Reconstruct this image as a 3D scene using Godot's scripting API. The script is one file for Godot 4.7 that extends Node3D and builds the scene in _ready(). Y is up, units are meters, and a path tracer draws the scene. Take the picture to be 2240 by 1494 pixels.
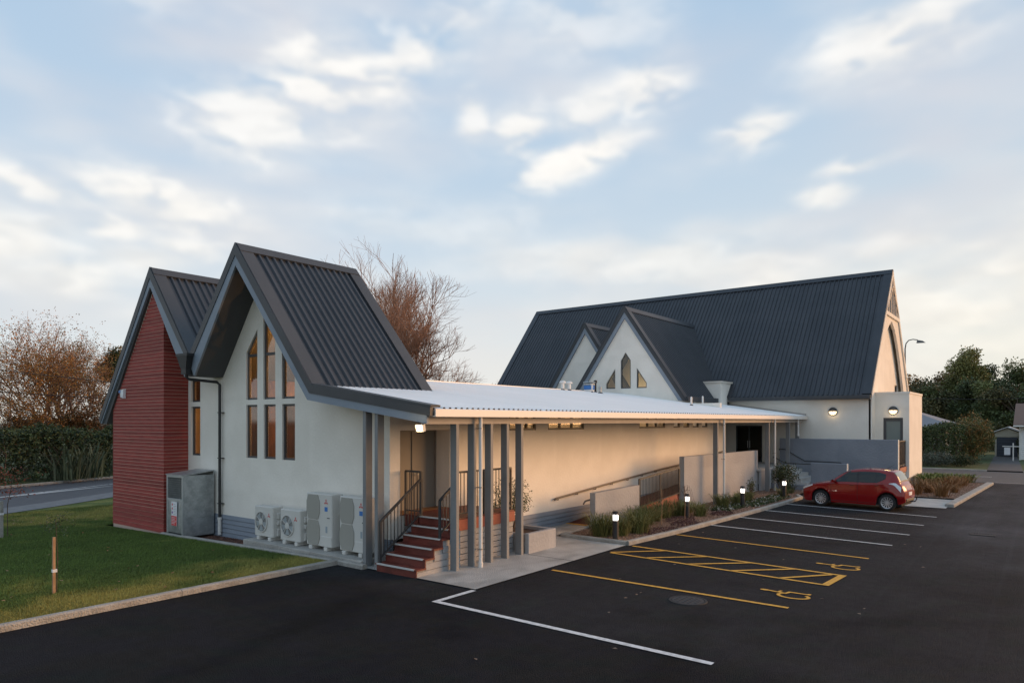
extends Node3D
# Parish hall, link building and church beside a car park at dusk.
# World axes: x runs along the link building towards the church, -z runs away to the left, y is up, metres.

var M := {}
var names := {}
var cube: BoxMesh
var rng := RandomNumberGenerator.new()

const XG := 10.6      # plane of the hall barge boards
const XW := 11.52     # hall front wall
const XR := 10.72     # red timber bay
const ZL := -12.68    # long wall of the link
const FL := 1.11      # floor level

func _ready() -> void:
	setup_camera()
	setup_sky()
	setup_materials()
	build_ground()
	build_hall()
	build_link()
	build_church()
	build_steps_and_ramp()
	build_church_steps()
	build_air_conditioners()
	build_small_things()
	build_car()
	build_beds()
	build_background()
	build_grass()

# ------------------------------------------------------------------ camera, sky, sun
func setup_camera() -> void:
	var cam := Camera3D.new()
	cam.name = "camera"
	add_child(cam)
	cam.position = Vector3(0, 3.4, 0)
	cam.rotation = Vector3(0, -(PI / 2 - 0.659066), 0)
	cam.set_frustum(0.098164, Vector2(0, 0.011449), 0.1, 1500.0)
	cam.current = true

func setup_sky() -> void:
	var env := Environment.new()
	env.background_mode = Environment.BG_SKY
	env.tonemap_mode = Environment.TONE_MAPPER_LINEAR
	env.tonemap_exposure = 1.6
	env.sdfgi_enabled = true
	env.ssao_enabled = true
	env.ssil_enabled = true
	var sky := Sky.new()
	var pm := PanoramaSkyMaterial.new()
	pm.panorama = sky_panorama()
	pm.filter = true
	sky.sky_material = pm
	env.sky = sky
	var we := WorldEnvironment.new()
	we.name = "environment"
	we.environment = env
	add_child(we)
	var sun := DirectionalLight3D.new()
	sun.name = "sun"
	sun.light_color = Color(1.0, 0.74, 0.48)
	sun.light_energy = 0.7
	sun.light_angular_distance = 30.0
	sun.shadow_enabled = true
	add_child(sun)
	var t := Vector3(0.74 * cos(deg_to_rad(10.0)), sin(deg_to_rad(10.0)), 0.67 * cos(deg_to_rad(10.0)))
	sun.look_at_from_position(t * 30.0, Vector3.ZERO, Vector3.UP)

# clouds: azimuth and elevation in degrees (azimuth 0 = -z, 90 = +x), radii in degrees, tilt, strength, 0 white / 1 grey
const CLOUDS := [
	[37.6, 25.3, 4.6, 3.2, 0, 1.0, 0], [32.0, 22.3, 4.2, 2.8, 10, 0.9, 0], [42.4, 26.2, 6.0, 1.6, 32, 0.95, 0], [46.2, 28.4, 4.2, 1.7, 30, 0.7, 0],
	[49.0, 24.6, 0.8, 1.0, 0, 0.8, 0], [49.2, 22.9, 1.0, 1.1, 0, 0.8, 0], [53.0, 22.4, 2.2, 1.5, 15, 0.95, 0], [59.0, 24.0, 2.8, 1.4, 22, 0.85, 0], [63.0, 25.2, 2.6, 1.5, 10, 0.9, 0],
	[57.5, 20.5, 4.2, 1.2, 20, 1.0, 0], [71.3, 21.4, 2.2, 1.0, 15, 0.9, 0], [81.1, 25.8, 4.2, 1.9, 5, 0.85, 0], [79.0, 18.4, 2.4, 0.45, 10, 0.8, 0], [76.6, 16.5, 1.6, 0.8, 0, 0.75, 0],
	[17.5, 15.6, 3.8, 0.9, -8, 0.9, 0], [25.6, 15.6, 5.2, 1.6, -10, 1.0, 0], [22.6, 13.6, 2.0, 0.9, 0, 0.9, 0], [18.5, 11.4, 7.5, 2.2, -6, 0.95, 0], [27.0, 12.6, 2.4, 0.8, -8, 0.8, 0],
	[82.0, 8.5, 15.0, 4.0, 0, 0.75, 0], [64.0, 12.5, 13.0, 1.8, 0, 0.6, 0], [47.0, 15.6, 9.0, 1.7, 0, 0.4, 0], [24.0, 29.5, 2.6, 1.6, 0, 0.5, 0], [58.0, 29.8, 5.0, 2.0, 0, 0.45, 0], [33.0, 8.5, 9.0, 2.4, 0, 0.5, 0],
	[30.0, 27.6, 6.0, 2.6, 10, 0.55, 1], [25.0, 21.0, 7.0, 1.7, 0, 0.4, 1], [85.0, 22.0, 6.0, 4.2, 0, 0.5, 1], [80.0, 14.0, 9.0, 1.9, 12, 0.55, 1], [68.0, 25.0, 5.0, 3.0, 0, 0.35, 1], [17.0, 8.4, 7.0, 2.0, 0, 0.5, 1], [22.0, 14.0, 6.0, 0.9, -6, 0.3, 1],
	[50.0, 8.0, 4.0, 1.6, 0, 0.35, 1], [76.0, 12.0, 12.0, 1.0, 8, 0.4, 1]]

func sky_panorama() -> ImageTexture:
	var w := 1536
	var h := 768
	var data := PackedFloat32Array()
	data.resize(w * h * 3)
	var n1 := FastNoiseLite.new()
	n1.seed = 11
	n1.noise_type = FastNoiseLite.TYPE_SIMPLEX_SMOOTH
	n1.frequency = 1.0
	n1.fractal_octaves = 5
	n1.fractal_gain = 0.42
	var n2 := FastNoiseLite.new()
	n2.seed = 29
	n2.noise_type = FastNoiseLite.TYPE_SIMPLEX_SMOOTH
	n2.frequency = 1.0
	n2.fractal_octaves = 3
	var cl := []
	for c in CLOUDS:
		var a := deg_to_rad(float(c[4]))
		cl.append([float(c[0]), float(c[1]), 1.0 / float(c[2]), 1.0 / float(c[3]), cos(a), sin(a), float(c[5]), int(c[6]), maxf(c[2], c[3]) * 2.4])
	for y in h:
		var el := 90.0 - (y + 0.5) * 180.0 / h
		var e: float = maxf(el, 0.0) / 90.0
		for x in w:
			var az := (x + 0.5) * 360.0 / w
			var i := (y * w + x) * 3
			if el < -1.0:
				data[i] = 0.10
				data[i + 1] = 0.10
				data[i + 2] = 0.09
				continue
			var ds: float = absf(wrapf(az - 132.0, -180.0, 180.0)) / 180.0
			var low := exp(-e * 9.0)
			var mid := exp(-e * 3.2)
			var warm := exp(-ds * ds * 9.0)
			# clear air: blue above, pale and cream at the horizon, warmer round the sunset
			var r: float = 0.185 + 0.30 * mid + 0.16 * low + 0.13 * warm * low + 0.03 * warm * mid
			var g: float = 0.325 + 0.25 * mid + 0.07 * low + 0.05 * warm * low + 0.01 * warm * mid
			var b: float = 0.50 + 0.16 * mid - 0.06 * low - 0.08 * warm * low - 0.03 * warm * mid
			var ca := deg_to_rad(az)
			var ce := deg_to_rad(maxf(el, 0.0))
			var px := sin(ca) * cos(ce) * 5.0
			var pz := cos(ca) * cos(ce) * 5.0
			var py := sin(ce) * 12.0
			var f1: float = 0.5 + 0.62 * n1.get_noise_3d(px * 1.3, py * 1.5, pz * 1.3)
			var wx: float = 0.35 * n2.get_noise_3d(px * 2.0, py * 2.0, pz * 2.0)
			var f3: float = clampf(0.5 + 0.75 * n1.get_noise_3d(px * 1.9 + wx * 1.2, py * 2.2 + px * 0.5 + wx * 1.2, pz * 1.9 - wx * 1.2), 0.0, 1.0)
			var f2: float = 0.5 + 0.6 * n2.get_noise_3d(px * 0.5 + 9.0, py * 0.55, pz * 0.5)
			var veil: float = smoothstep(0.40, 1.0, f2 * 0.75 + f1 * 0.35) * 0.55
			var white: float = 0.0
			var grey: float = smoothstep(0.35, 0.95, f2) * 0.42
			for c in cl:
				var du: float = wrapf(az - c[0], -180.0, 180.0)
				if du > c[8] or du < -c[8]:
					continue
				var dv: float = el - c[1]
				if dv > c[8] or dv < -c[8]:
					continue
				du *= cos(ce)
				var uu: float = (du * c[4] + dv * c[5]) * c[2]
				var vv: float = (-du * c[5] + dv * c[4]) * c[3]
				var q: float = exp(-(uu * uu + vv * vv) * 0.75)
				if c[7] == 0:
					white = maxf(white, c[6] * smoothstep(0.02, 1.05, pow(q, 0.75) * (0.05 + 1.55 * (f3 if c[8] < 16.0 else f1 * 0.75 + f3 * 0.25))))
				else:
					grey = maxf(grey, c[6] * minf(q * 1.5, 1.0) * (0.4 + 0.9 * f1))
			var wr: float = 0.68 + 0.03 * low + 0.06 * warm * mid
			var wg: float = 0.68 + 0.01 * low + 0.01 * warm * mid
			var wb: float = 0.675 - 0.05 * low - 0.06 * warm * mid
			var k: float = veil
			r = lerpf(r, wr * 0.90, k)
			g = lerpf(g, wg * 0.90, k)
			b = lerpf(b, wb * 0.92, k)
			k = clampf(grey, 0.0, 1.0)
			r = lerpf(r, 0.44 + 0.10 * low, k)
			g = lerpf(g, 0.465 + 0.08 * low, k)
			b = lerpf(b, 0.53, k)
			k = clampf(white, 0.0, 1.0)
			var shade: float = 0.84 + 0.22 * f3
			r = lerpf(r, wr * shade, k)
			g = lerpf(g, wg * shade, k)
			b = lerpf(b, wb * shade, k)
			data[i] = r * 0.90
			data[i + 1] = g * 0.89
			data[i + 2] = b * 0.88
	var img := Image.create_from_data(w, h, false, Image.FORMAT_RGBF, data.to_byte_array())
	return ImageTexture.create_from_image(img)

# ------------------------------------------------------------------ materials
func lin(r: float, g: float, b: float) -> Color:
	return Color(r, g, b).linear_to_srgb()

func noise_bytes(seed_: int, freq: float, oct: int, size: int) -> PackedByteArray:
	var n := FastNoiseLite.new()
	n.seed = seed_
	n.frequency = freq
	n.fractal_octaves = oct
	n.noise_type = FastNoiseLite.TYPE_SIMPLEX_SMOOTH
	var im := n.get_seamless_image(size, size)
	im.convert(Image.FORMAT_L8)
	return im.get_data()

# two noises mixed between two linear colours, as a repeating colour texture
func tone_tex(c0: Color, c1: Color, seed_: int, f_coarse: float, f_fine: float, fine: float, size := 256) -> ImageTexture:
	var a := noise_bytes(seed_, f_coarse, 4, size)
	var b := noise_bytes(seed_ + 7, f_fine, 2, size)
	var lut := PackedByteArray()
	lut.resize(768)
	for i in 256:
		var t := smoothstep(0.2, 0.8, i / 255.0)
		var c := c0.lerp(c1, t).linear_to_srgb()
		lut[i * 3] = int(clampf(c.r, 0, 1) * 255)
		lut[i * 3 + 1] = int(clampf(c.g, 0, 1) * 255)
		lut[i * 3 + 2] = int(clampf(c.b, 0, 1) * 255)
	var out := PackedByteArray()
	out.resize(size * size * 3)
	for i in size * size:
		var v := int(clampf(a[i] * (1.0 - fine) + b[i] * fine, 0, 255)) * 3
		out[i * 3] = lut[v]
		out[i * 3 + 1] = lut[v + 1]
		out[i * 3 + 2] = lut[v + 2]
	return ImageTexture.create_from_image(Image.create_from_data(size, size, false, Image.FORMAT_RGB8, out))

func bump_tex(seed_: int, freq: float, strength: float, size := 256) -> ImageTexture:
	var n := FastNoiseLite.new()
	n.seed = seed_
	n.frequency = freq
	n.fractal_octaves = 3
	var im := n.get_seamless_image(size, size)
	im.convert(Image.FORMAT_RGBA8)
	im.bump_map_to_normal_map(strength)
	return ImageTexture.create_from_image(im)

func mat(key: String, c: Color, rough := 0.8, metal := 0.0) -> StandardMaterial3D:
	var m := StandardMaterial3D.new()
	m.albedo_color = c
	m.roughness = rough
	m.metallic = metal
	M[key] = m
	return m

func tex_mat(key: String, t: Texture2D, scale_: Vector3, rough := 0.8, metal := 0.0, bump: Texture2D = null, bs := 0.5) -> StandardMaterial3D:
	var m := mat(key, Color.WHITE, rough, metal)
	m.albedo_texture = t
	m.uv1_triplanar = true
	m.uv1_world_triplanar = true
	m.uv1_scale = scale_
	if bump:
		m.normal_enabled = true
		m.normal_texture = bump
		m.normal_scale = bs
	return m

func glass(key: String, c: Color, a: float) -> void:
	var m := mat(key, Color(c.r, c.g, c.b, a), 0.03)
	m.transparency = BaseMaterial3D.TRANSPARENCY_ALPHA
	m.metallic_specular = 0.6

func glow(key: String, c: Color, e: float) -> void:
	var m := mat(key, Color(0.9, 0.9, 0.9), 0.4)
	m.emission_enabled = true
	m.emission = c
	m.emission_energy_multiplier = e

func setup_materials() -> void:
	cube = BoxMesh.new()
	var fine := bump_tex(3, 0.11, 3.0)
	var grit := bump_tex(5, 0.22, 6.0)
	tex_mat("plaster", tone_tex(Color(0.78, 0.745, 0.67), Color(0.85, 0.815, 0.74), 21, 0.006, 0.12, 0.25), Vector3(0.35, 0.35, 0.35), 0.85, 0.0, fine, 0.1)
	tex_mat("roof_dark", tone_tex(Color(0.026, 0.031, 0.039), Color(0.040, 0.045, 0.054), 31, 0.008, 0.09, 0.2), Vector3(0.22, 0.22, 0.22), 0.45, 0.0)
	tex_mat("flashing", tone_tex(Color(0.036, 0.041, 0.048), Color(0.050, 0.055, 0.062), 33, 0.008, 0.09, 0.2), Vector3(0.22, 0.22, 0.22), 0.5, 0.0)
	tex_mat("barge", tone_tex(Color(0.20, 0.245, 0.30), Color(0.235, 0.28, 0.335), 35, 0.006, 0.1, 0.2), Vector3(0.3, 0.3, 0.3), 0.55)
	mat("soffit", lin(0.075, 0.077, 0.08), 0.7)
	tex_mat("white_roof", tone_tex(Color(0.88, 0.88, 0.87), Color(0.93, 0.93, 0.92), 41, 0.006, 0.1, 0.15), Vector3(0.2, 0.2, 0.2), 0.45)
	mat("gutter_white", lin(0.76, 0.75, 0.72), 0.4)
	tex_mat("post_grey", tone_tex(Color(0.19, 0.20, 0.205), Color(0.225, 0.235, 0.24), 43, 0.008, 0.1, 0.2), Vector3(0.4, 0.4, 0.4), 0.6)
	tex_mat("beam_tan", tone_tex(Color(0.34, 0.32, 0.30), Color(0.38, 0.36, 0.34), 45, 0.008, 0.1, 0.2), Vector3(0.4, 0.4, 0.4), 0.6)
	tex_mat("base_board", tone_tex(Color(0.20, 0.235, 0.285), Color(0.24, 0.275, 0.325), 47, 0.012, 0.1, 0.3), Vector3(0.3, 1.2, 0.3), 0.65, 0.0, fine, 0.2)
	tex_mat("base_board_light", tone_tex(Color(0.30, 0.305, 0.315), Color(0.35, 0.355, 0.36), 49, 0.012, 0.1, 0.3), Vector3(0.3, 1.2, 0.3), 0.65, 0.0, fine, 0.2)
	for k in 4:
		var v := 0.86 + 0.09 * k
		tex_mat("slat_%d" % k, tone_tex(Color(0.24 * v, 0.036 * v, 0.028 * v), Color(0.34 * v, 0.056 * v, 0.043 * v), 60 + k, 0.010, 0.06, 0.35, 256), Vector3(0.5, 2.5, 0.5), 0.75, 0.0, fine, 0.3)
	mat("slat_back", lin(0.62, 0.47, 0.38), 0.8)
	tex_mat("deck_red", tone_tex(Color(0.105, 0.022, 0.014), Color(0.17, 0.036, 0.024), 71, 0.010, 0.08, 0.3, 256), Vector3(0.6, 1.5, 0.6), 0.55, 0.0, fine, 0.25)
	tex_mat("fascia_red", tone_tex(Color(0.25, 0.065, 0.042), Color(0.33, 0.09, 0.06), 73, 0.010, 0.08, 0.3, 256), Vector3(0.5, 1.0, 0.5), 0.6)
	tex_mat("wall_grey", tone_tex(Color(0.34, 0.34, 0.345), Color(0.39, 0.39, 0.39), 75, 0.006, 0.1, 0.2), Vector3(0.3, 0.3, 0.3), 0.85, 0.0, fine, 0.25)
	tex_mat("wall_blue", tone_tex(Color(0.215, 0.235, 0.27), Color(0.25, 0.27, 0.305), 77, 0.006, 0.1, 0.2), Vector3(0.3, 0.3, 0.3), 0.85, 0.0, fine, 0.25)
	tex_mat("concrete", tone_tex(Color(0.30, 0.29, 0.265), Color(0.44, 0.43, 0.40), 81, 0.010, 0.15, 0.4), Vector3(0.4, 0.4, 0.4), 0.75, 0.0, grit, 0.35)
	tex_mat("kerb", tone_tex(Color(0.26, 0.25, 0.225), Color(0.40, 0.39, 0.36), 83, 0.014, 0.16, 0.45), Vector3(0.5, 0.5, 0.5), 0.85, 0.0, grit, 0.5)
	tex_mat("step_stone", tone_tex(Color(0.40, 0.385, 0.36), Color(0.50, 0.485, 0.455), 85, 0.010, 0.15, 0.3), Vector3(0.4, 0.4, 0.4), 0.8)
	var pv := tex_mat("path", tone_tex(Color(0.80, 0.80, 0.80), Color(1.0, 1.0, 1.0), 87, 0.012, 0.2, 0.45), Vector3(0.45, 0.45, 0.45), 0.5, 0.0, grit, 0.3)
	pv.vertex_color_use_as_albedo = true
	var av := tex_mat("asphalt", tone_tex(Color(0.62, 0.62, 0.62), Color(1.0, 1.0, 1.0), 91, 0.02, 0.30, 0.7), Vector3(0.55, 0.55, 0.55), 0.85, 0.0, bump_tex(93, 0.3, 8.0), 0.7)
	av.vertex_color_use_as_albedo = true
	av.metallic_specular = 0.22
	tex_mat("road", tone_tex(Color(0.055, 0.058, 0.066), Color(0.085, 0.088, 0.095), 95, 0.02, 0.28, 0.6), Vector3(0.4, 0.4, 0.4), 0.75)
	tex_mat("street", tone_tex(Color(0.050, 0.049, 0.050), Color(0.080, 0.078, 0.078), 96, 0.02, 0.28, 0.6), Vector3(0.4, 0.4, 0.4), 0.8)
	tex_mat("footpath", tone_tex(Color(0.13, 0.135, 0.14), Color(0.18, 0.185, 0.19), 97, 0.02, 0.28, 0.5), Vector3(0.4, 0.4, 0.4), 0.85)
	var lv := tex_mat("lawn", tone_tex(Color(0.55, 0.60, 0.45), Color(1.0, 1.0, 0.9), 101, 0.03, 0.25, 0.6), Vector3(0.6, 0.6, 0.6), 0.95, 0.0, grit, 0.8)
	lv.vertex_color_use_as_albedo = true
	tex_mat("verge", tone_tex(Color(0.035, 0.055, 0.014), Color(0.075, 0.10, 0.028), 103, 0.03, 0.25, 0.6), Vector3(0.6, 0.6, 0.6), 0.95)
	tex_mat("earth", tone_tex(Color(0.05, 0.055, 0.025), Color(0.09, 0.08, 0.045), 105, 0.02, 0.2, 0.5), Vector3(0.15, 0.15, 0.15), 0.95)
	tex_mat("mulch", tone_tex(Color(0.035, 0.018, 0.012), Color(0.12, 0.065, 0.045), 107, 0.05, 0.3, 0.6), Vector3(1.2, 1.2, 1.2), 0.95, 0.0, grit, 1.0)
	tex_mat("gravel", tone_tex(Color(0.12, 0.062, 0.038), Color(0.28, 0.18, 0.13), 109, 0.04, 0.3, 0.7), Vector3(1.5, 1.5, 1.5), 0.95, 0.0, grit, 1.0)
	mat("chip", Color.WHITE, 0.9).vertex_color_use_as_albedo = true
	tex_mat("paint_white", tone_tex(Color(0.46, 0.46, 0.455), Color(0.74, 0.74, 0.73), 127, 0.03, 0.25, 0.5), Vector3(0.9, 0.9, 0.9), 0.8)
	tex_mat("paint_yellow", tone_tex(Color(0.50, 0.26, 0.04), Color(0.78, 0.41, 0.05), 129, 0.03, 0.25, 0.5), Vector3(0.9, 0.9, 0.9), 0.8)
	mat("paint_worn", lin(0.42, 0.42, 0.41), 0.7)
	mat("frame_dark", lin(0.055, 0.06, 0.066), 0.45)
	mat("rail_dark", lin(0.045, 0.047, 0.05), 0.45, 0.2)
	mat("black_plastic", lin(0.02, 0.02, 0.022), 0.5)
	mat("rail_bronze", lin(0.17, 0.145, 0.12), 0.5, 0.2)
	mat("steel", lin(0.42, 0.41, 0.40), 0.35, 0.8)
	tex_mat("galv", tone_tex(Color(0.36, 0.39, 0.40), Color(0.50, 0.53, 0.54), 111, 0.012, 0.05, 0.35), Vector3(0.9, 0.9, 0.9), 0.42, 0.75)
	mat("galv_edge", lin(0.52, 0.55, 0.56), 0.4, 0.7)
	mat("pvc", lin(0.68, 0.67, 0.64), 0.35)
	mat("pipe_dark", lin(0.022, 0.023, 0.025), 0.55)
	mat("unit_white", lin(0.60, 0.595, 0.56), 0.45)
	mat("unit_panel", lin(0.33, 0.325, 0.29), 0.6)
	mat("unit_dark", lin(0.10, 0.105, 0.11), 0.6)
	mat("logo_red", lin(0.55, 0.04, 0.05), 0.5)
	mat("label_blue", lin(0.04, 0.18, 0.50), 0.5)
	mat("label_white", lin(0.75, 0.76, 0.78), 0.5)
	mat("nosing", lin(0.52, 0.52, 0.50), 0.6)
	mat("label_grey", lin(0.30, 0.36, 0.40), 0.5)
	mat("sign_red", lin(0.62, 0.05, 0.05), 0.5)
	mat("sign_purple", lin(0.20, 0.05, 0.28), 0.5)
	mat("door_leaf", lin(0.235, 0.22, 0.195), 0.7)
	mat("rubber_and_void", lin(0.02, 0.02, 0.02), 0.9)  # black seals and joints, also the dark inside the open rib ends
	tex_mat("panel_wood", tone_tex(Color(0.34, 0.15, 0.035), Color(0.58, 0.29, 0.085), 115, 0.012, 0.05, 0.4), Vector3(0.6, 0.25, 0.6), 0.5)
	tex_mat("wood_dimmed", tone_tex(Color(0.060, 0.026, 0.010), Color(0.14, 0.062, 0.022), 118, 0.012, 0.05, 0.4), Vector3(0.6, 0.25, 0.6), 0.45)  # dark tone imitates the unlit lower half of the hall room
	tex_mat("panel_wood_dark", tone_tex(Color(0.20, 0.09, 0.03), Color(0.32, 0.15, 0.05), 117, 0.012, 0.05, 0.4), Vector3(0.6, 0.25, 0.6), 0.5)
	tex_mat("stake", tone_tex(Color(0.34, 0.19, 0.10), Color(0.46, 0.28, 0.16), 119, 0.02, 0.1, 0.3, 256), Vector3(3, 0.8, 3), 0.8)
	glass("glass", Color(0.10, 0.10, 0.10), 0.10)
	glass("glass_dark", Color(0.045, 0.048, 0.042), 0.6)
	glass("glass_clear", Color(0.9, 0.92, 0.92), 0.12)
	glow("lamp_white", Color(1.0, 0.97, 0.94), 1.8)
	glow("lamp_warm", Color(1.0, 0.86, 0.64), 1.3)
	glow("lamp_flood", Color(1.0, 0.88, 0.68), 8.0)
	tex_mat("bark", tone_tex(Color(0.07, 0.05, 0.036), Color(0.16, 0.115, 0.085), 121, 0.03, 0.12, 0.4, 256), Vector3(1.5, 0.5, 1.5), 0.95)
	tex_mat("bark_warm", tone_tex(Color(0.22, 0.125, 0.085), Color(0.36, 0.215, 0.15), 123, 0.03, 0.12, 0.4, 256), Vector3(1.5, 0.5, 1.5), 0.95)
	var lf := mat("leaf", Color.WHITE, 0.65)
	lf.vertex_color_use_as_albedo = true
	lf.backlight_enabled = true
	lf.backlight = Color(0.25, 0.25, 0.2)
	var lb := mat("blade", Color.WHITE, 0.7)
	lb.vertex_color_use_as_albedo = true

# ------------------------------------------------------------------ mesh and node helpers
class MB:
	var v := PackedVector3Array()
	var n := PackedVector3Array()
	var c := PackedColorArray()
	var col := Color.WHITE
	func tri(a: Vector3, b: Vector3, d: Vector3) -> void:
		var k := (d - a).cross(b - a)
		k = k.normalized() if k.length_squared() > 1e-16 else Vector3.UP
		v.append(a); v.append(b); v.append(d)
		n.append(k); n.append(k); n.append(k)
		c.append(col); c.append(col); c.append(col)
	func tri_n(a: Vector3, b: Vector3, d: Vector3, na: Vector3, nb: Vector3, nd: Vector3) -> void:
		if (d - a).cross(b - a).dot(na + nb + nd) < 0.0:
			tri_n(a, d, b, na, nd, nb)
			return
		v.append(a); v.append(b); v.append(d)
		n.append(na); n.append(nb); n.append(nd)
		c.append(col); c.append(col); c.append(col)
	func quad(a: Vector3, b: Vector3, d: Vector3, e: Vector3) -> void:
		tri(a, b, d)
		tri(a, d, e)
	# corners given any way round; the outward side is found from the box centre
	func hexa(p: Array) -> void:
		var m := Vector3.ZERO
		for q in p: m += q
		m /= 8.0
		for f in [[0, 1, 2, 3], [4, 5, 6, 7], [0, 1, 5, 4], [1, 2, 6, 5], [2, 3, 7, 6], [3, 0, 4, 7]]:
			face_out(p[f[0]], p[f[1]], p[f[2]], p[f[3]], m)
	func face_out(a: Vector3, b: Vector3, d: Vector3, e: Vector3, m: Vector3) -> void:
		var k := (d - a).cross(b - a)
		if k.dot((a + d) * 0.5 - m) < 0.0: quad(a, e, d, b)
		else: quad(a, b, d, e)
	func box(a: Vector3, b: Vector3) -> void:
		hexa([Vector3(a.x, a.y, a.z), Vector3(b.x, a.y, a.z), Vector3(b.x, a.y, b.z), Vector3(a.x, a.y, b.z), Vector3(a.x, b.y, a.z), Vector3(b.x, b.y, a.z), Vector3(b.x, b.y, b.z), Vector3(a.x, b.y, b.z)])
	# box with chamfered edges
	func cbox(a: Vector3, b: Vector3, r: float) -> void:
		var m := (a + b) * 0.5
		var s := (b - a) * 0.5
		var q := func(i: int, sx: float, sy: float, sz: float) -> Vector3:
			var e := Vector3(s.x - (0.0 if i == 0 else r), s.y - (0.0 if i == 1 else r), s.z - (0.0 if i == 2 else r))
			return m + Vector3(e.x * sx, e.y * sy, e.z * sz)
		for g in [-1.0, 1.0]:
			face_out(q.call(0, g, -1, -1), q.call(0, g, 1, -1), q.call(0, g, 1, 1), q.call(0, g, -1, 1), m)
			face_out(q.call(1, -1, g, -1), q.call(1, 1, g, -1), q.call(1, 1, g, 1), q.call(1, -1, g, 1), m)
			face_out(q.call(2, -1, -1, g), q.call(2, 1, -1, g), q.call(2, 1, 1, g), q.call(2, -1, 1, g), m)
			for h in [-1.0, 1.0]:
				face_out(q.call(0, g, h, -1), q.call(0, g, h, 1), q.call(1, g, h, 1), q.call(1, g, h, -1), m)
				face_out(q.call(0, g, -1, h), q.call(0, g, 1, h), q.call(2, g, 1, h), q.call(2, g, -1, h), m)
				face_out(q.call(1, -1, g, h), q.call(1, 1, g, h), q.call(2, 1, g, h), q.call(2, -1, g, h), m)
				for o in [-1.0, 1.0]:
					var A: Vector3 = q.call(0, g, h, o)
					var B: Vector3 = q.call(1, g, h, o)
					var C: Vector3 = q.call(2, g, h, o)
					if (C - A).cross(B - A).dot(A - m) < 0.0: tri(A, C, B)
					else: tri(A, B, C)
	# straight square bar between two points
	func bar(a: Vector3, b: Vector3, w: float, h: float, up := Vector3.UP) -> void:
		var d := (b - a).normalized()
		var s := d.cross(up)
		if s.length() < 0.01: s = d.cross(Vector3.RIGHT)
		s = s.normalized() * w * 0.5
		var u := s.cross(d).normalized() * h * 0.5
		hexa([a - s - u, a + s - u, a + s + u, a - s + u, b - s - u, b + s - u, b + s + u, b - s + u])
	# round tapering tube through points
	func tube(p: Array, r: Array, sides := 8, caps := true) -> void:
		var prev := []
		var pn := []
		var u := Vector3.ZERO
		for i in p.size():
			var d: Vector3 = (p[mini(i + 1, p.size() - 1)] - p[maxi(i - 1, 0)])
			d = d.normalized()
			if i == 0:
				u = d.cross(Vector3.UP if absf(d.y) < 0.9 else Vector3.RIGHT).normalized()
			else:
				u = (u - d * u.dot(d)).normalized()
			var w := d.cross(u)
			var ring := []
			var rn := []
			for k in sides:
				var a := TAU * k / sides
				var nn := u * cos(a) + w * sin(a)
				ring.append(p[i] + nn * float(r[i]))
				rn.append(nn)
			if i > 0:
				for k in sides:
					var j := (k + 1) % sides
					tri_n(prev[k], ring[k], ring[j], pn[k], rn[k], rn[j])
					tri_n(prev[k], ring[j], prev[j], pn[k], rn[j], pn[j])
			if caps and (i == 0 or i == p.size() - 1):
				for k in range(1, sides - 1):
					tri(ring[0], ring[k], ring[k + 1])
			prev = ring
			pn = rn
	# profile [radius, height] turned about an axis
	func lathe(at: Vector3, prof: Array, sides := 20, axis := Vector3.UP) -> void:
		var u := axis.cross(Vector3.RIGHT if absf(axis.x) < 0.9 else Vector3.UP).normalized()
		var w := axis.cross(u).normalized()
		for i in prof.size() - 1:
			var a = prof[i]
			var b = prof[i + 1]
			var sl := Vector2(b[0] - a[0], b[1] - a[1]).normalized()
			for k in sides:
				var t0 := TAU * k / sides
				var t1 := TAU * (k + 1) / sides
				var d0 := u * cos(t0) + w * sin(t0)
				var d1 := u * cos(t1) + w * sin(t1)
				var n0 := (d0 * sl.y - axis * sl.x)
				var n1 := (d1 * sl.y - axis * sl.x)
				var p0: Vector3 = at + d0 * a[0] + axis * a[1]
				var p1: Vector3 = at + d1 * a[0] + axis * a[1]
				var q0: Vector3 = at + d0 * b[0] + axis * b[1]
				var q1: Vector3 = at + d1 * b[0] + axis * b[1]
				tri_n(p0, q0, q1, n0, n0, n1)
				tri_n(p0, q1, p1, n0, n1, n1)
	func mesh() -> ArrayMesh:
		var arr := []
		arr.resize(Mesh.ARRAY_MAX)
		arr[Mesh.ARRAY_VERTEX] = v
		arr[Mesh.ARRAY_NORMAL] = n
		arr[Mesh.ARRAY_COLOR] = c
		var m := ArrayMesh.new()
		m.add_surface_from_arrays(Mesh.PRIMITIVE_TRIANGLES, arr)
		return m

func ax(axis: String, u: float, y: float, d: float) -> Vector3:
	if axis == "x": return Vector3(d, y, u)     # polygon in (z, y), depth along x
	if axis == "z": return Vector3(u, y, d)     # polygon in (x, y), depth along z
	return Vector3(u, d, y)                     # "y": polygon in (x, z), depth along y

func solid(b: MB, pts: Array, axis: String, d0: float, d1: float) -> void:
	var pl := PackedVector2Array()
	for p in pts: pl.append(Vector2(p[0], p[1]))
	var t := Geometry2D.triangulate_polygon(pl)
	var up := ax(axis, 0, 0, 1)
	for i in range(0, t.size(), 3):
		for e in [[d0, -1.0 if d1 > d0 else 1.0], [d1, 1.0 if d1 > d0 else -1.0]]:
			var A := ax(axis, pl[t[i]].x, pl[t[i]].y, e[0])
			var B := ax(axis, pl[t[i + 1]].x, pl[t[i + 1]].y, e[0])
			var C := ax(axis, pl[t[i + 2]].x, pl[t[i + 2]].y, e[0])
			if (C - A).cross(B - A).dot(up * float(e[1])) < 0.0: b.tri(A, C, B)
			else: b.tri(A, B, C)
	edges(b, pl, axis, d0, d1, true)

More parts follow.
